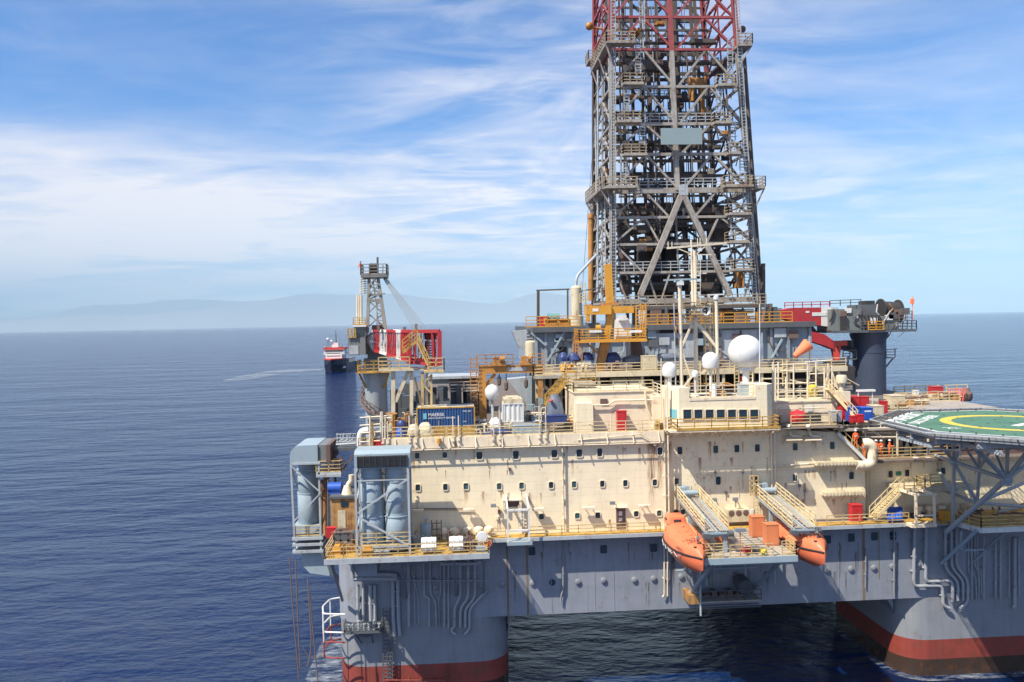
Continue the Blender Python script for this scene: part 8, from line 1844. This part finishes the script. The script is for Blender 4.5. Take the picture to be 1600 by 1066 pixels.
for i in range(22):
    px = rnd.uniform(1300,1420); y = rnd.uniform(474,508); c = W(px,y,KY-2.6); q = M()
    if i % 2: q.path([c,c+V((rnd.uniform(-.8,.8),0,-rnd.uniform(.4,1.6))),c+V((rnd.uniform(-1.2,1.2),.1,-1.8))],rnd.uniform(.05,.12),6)
    else: a_ = rnd.uniform(.2,.6); q.box(c.x-a_,c.x+a_,c.y,c.y+.5,c.z-a_,c.z+a_*.6)
    obj('service_box' if i % 2 == 0 else 'hose', q, MT[rnd.choice(['dark','steel','rope','dsteel','rcrane','white2'])], t)
BY = KY-1.2
def boomseg(nm,x0,x1,ya,yb,mt): return obj(nm, M().loft([[W(x0,yb[0],BY),W(x0,ya[0],BY),W(x0,ya[0],BY)+V((0,2.2,0)),W(x0,yb[0],BY)+V((0,2.2,0))],[W(x1,yb[1],BY),W(x1,ya[1],BY),W(x1,ya[1],BY)+V((0,2.2,0)),W(x1,yb[1],BY)+V((0,2.2,0))]]), MT[mt], t)
fixn(boomseg('boom_section',1241,1283,(481,480.5),(503,509),'boomred')); fixn(boomseg('boom_section',1283.1,1298.5,(480.5,480),(509,511),'boomwhite')); fixn(boomseg('boom_root',1298.6,1310,(480,481),(511,512),'steel')); fixn(boomseg('boom_end',1226,1240.9,(484,481),(498,503),'boomred'))
a_ = W(1269,494,BY); b_ = W(1291,488,BY); obj('name_board', M().box(a_.x,b_.x,BY-.06,BY-.01,a_.z,b_.z), MT['white2'], t); a_ = W(1259,489,BY); obj('name_board', M().box(a_.x,a_.x+.5,BY-.06,BY-.01,a_.z,a_.z+.25), MT['white2'], t)
zb2 = W(1270,480.5,BY).z; k = M().rail([P(1226,BY,zb2),P(1296,BY,zb2+.05)],.75,2,.05,1.2,toe=False); obj('boom_rail', k, MT['ored'], t); k = M().rail([P(1297,BY,zb2+.1),P(1345,BY,zb2+.2)],.8,2,.05,1.3,toe=False); obj('boom_rail', k, MT['dsteel'], t)
k = M().loft([[W(1266,533,BY),W(1266,518,BY),W(1266,518,BY)+V((0,1.6,0)),W(1266,533,BY)+V((0,1.6,0))],[W(1288,540,BY),W(1288,522,BY),W(1288,522,BY)+V((0,1.6,0)),W(1288,540,BY)+V((0,1.6,0))],[W(1303,546,BY),W(1303,533,BY),W(1303,533,BY)+V((0,1.6,0)),W(1303,546,BY)+V((0,1.6,0))]]); o = obj('jib', k, MT['boomred'], t); fixn(o)
k = M().bar(W(1301,538,BY+.5),W(1307,563,BY+.5),.7,.6); k.bar(W(1311,536,BY+.5),W(1308,563,BY+.5),.5,.5); k.bar(W(1300,537,BY+.5),W(1322,536,BY+.5),.7); obj('grab_claw', k, MT['shipred'], t)
k = M().bar(W(1305,540,BY+.8),W(1336,548,BY+.8),.8,.7); k.tube(W(1268,512,BY+.8),W(1276,522,BY+.8),.3,8); k.pb(1322,532,1331,545,BY+.4,1); obj('hydraulic_ram', k, MT['dark'], t)
k = M()
for sx,x0,x1 in ((-1,1315,1336),(1,1382,1396)):
    z = W(x0,560 if sx < 0 else 558,KY).z; a_, b_ = X_(x0,KY-1,z), X_(x1,KY-1,z); k.box(a_,b_,KY-1.5,KY+1.5,z-.15,z); k.rail([(a_ if sx < 0 else b_,KY-1.45,z),(b_ if sx < 0 else a_,KY-1.45,z)],1.15,3,.05,.9,toe=False); k.bar((a_ if sx < 0 else b_,KY-1,z-.1),(b_ if sx < 0 else a_,KY-1,z-1.6),.16)
k.ladder(W(1321,585,KY-1.2),W(1321,556,KY-1.2),(1,0,0),.8,.07,.4); k.bar(W(1393,546,KY-1),W(1402,545,KY-1),.1); obj('service_gallery', k, MT['dsteel'], t)
k = M().tube(P(1426,KY-2.9,zk_+1.4),W(1426,463,KY-2.9),.06,6); k.bar(W(1425,475,KY-2.9),W(1425.5,467,KY-2.9),.45,.3); obj('wind_vane', k, MT['windsock'], t)
k = M().rail([P(1405,KY-2.9,zk_+1.6),P(1425,KY-2.9,zk_+1.6)],1.3,3,.05,.8,toe=False); obj('end_rail', k, MT['rope'], t)
# windsock
t = thing('windsock', 'orange windsock hanging on a thin pole in front of the right crane jib', 'windsock', P(1264,9,PZ))
a_, b_ = W(1263,538,9), W(1241,557,9); obj('sock', M().tube(a_,b_,.75,16,.26), MT['windsock'], t, smooth=True)
obj('pole', M().tube(P(1265,9,za+.1),W(1264.5,525,9),.07,8).bar(W(1264.5,530,9),W(1256,531,9),.06), MT['steel'], t)
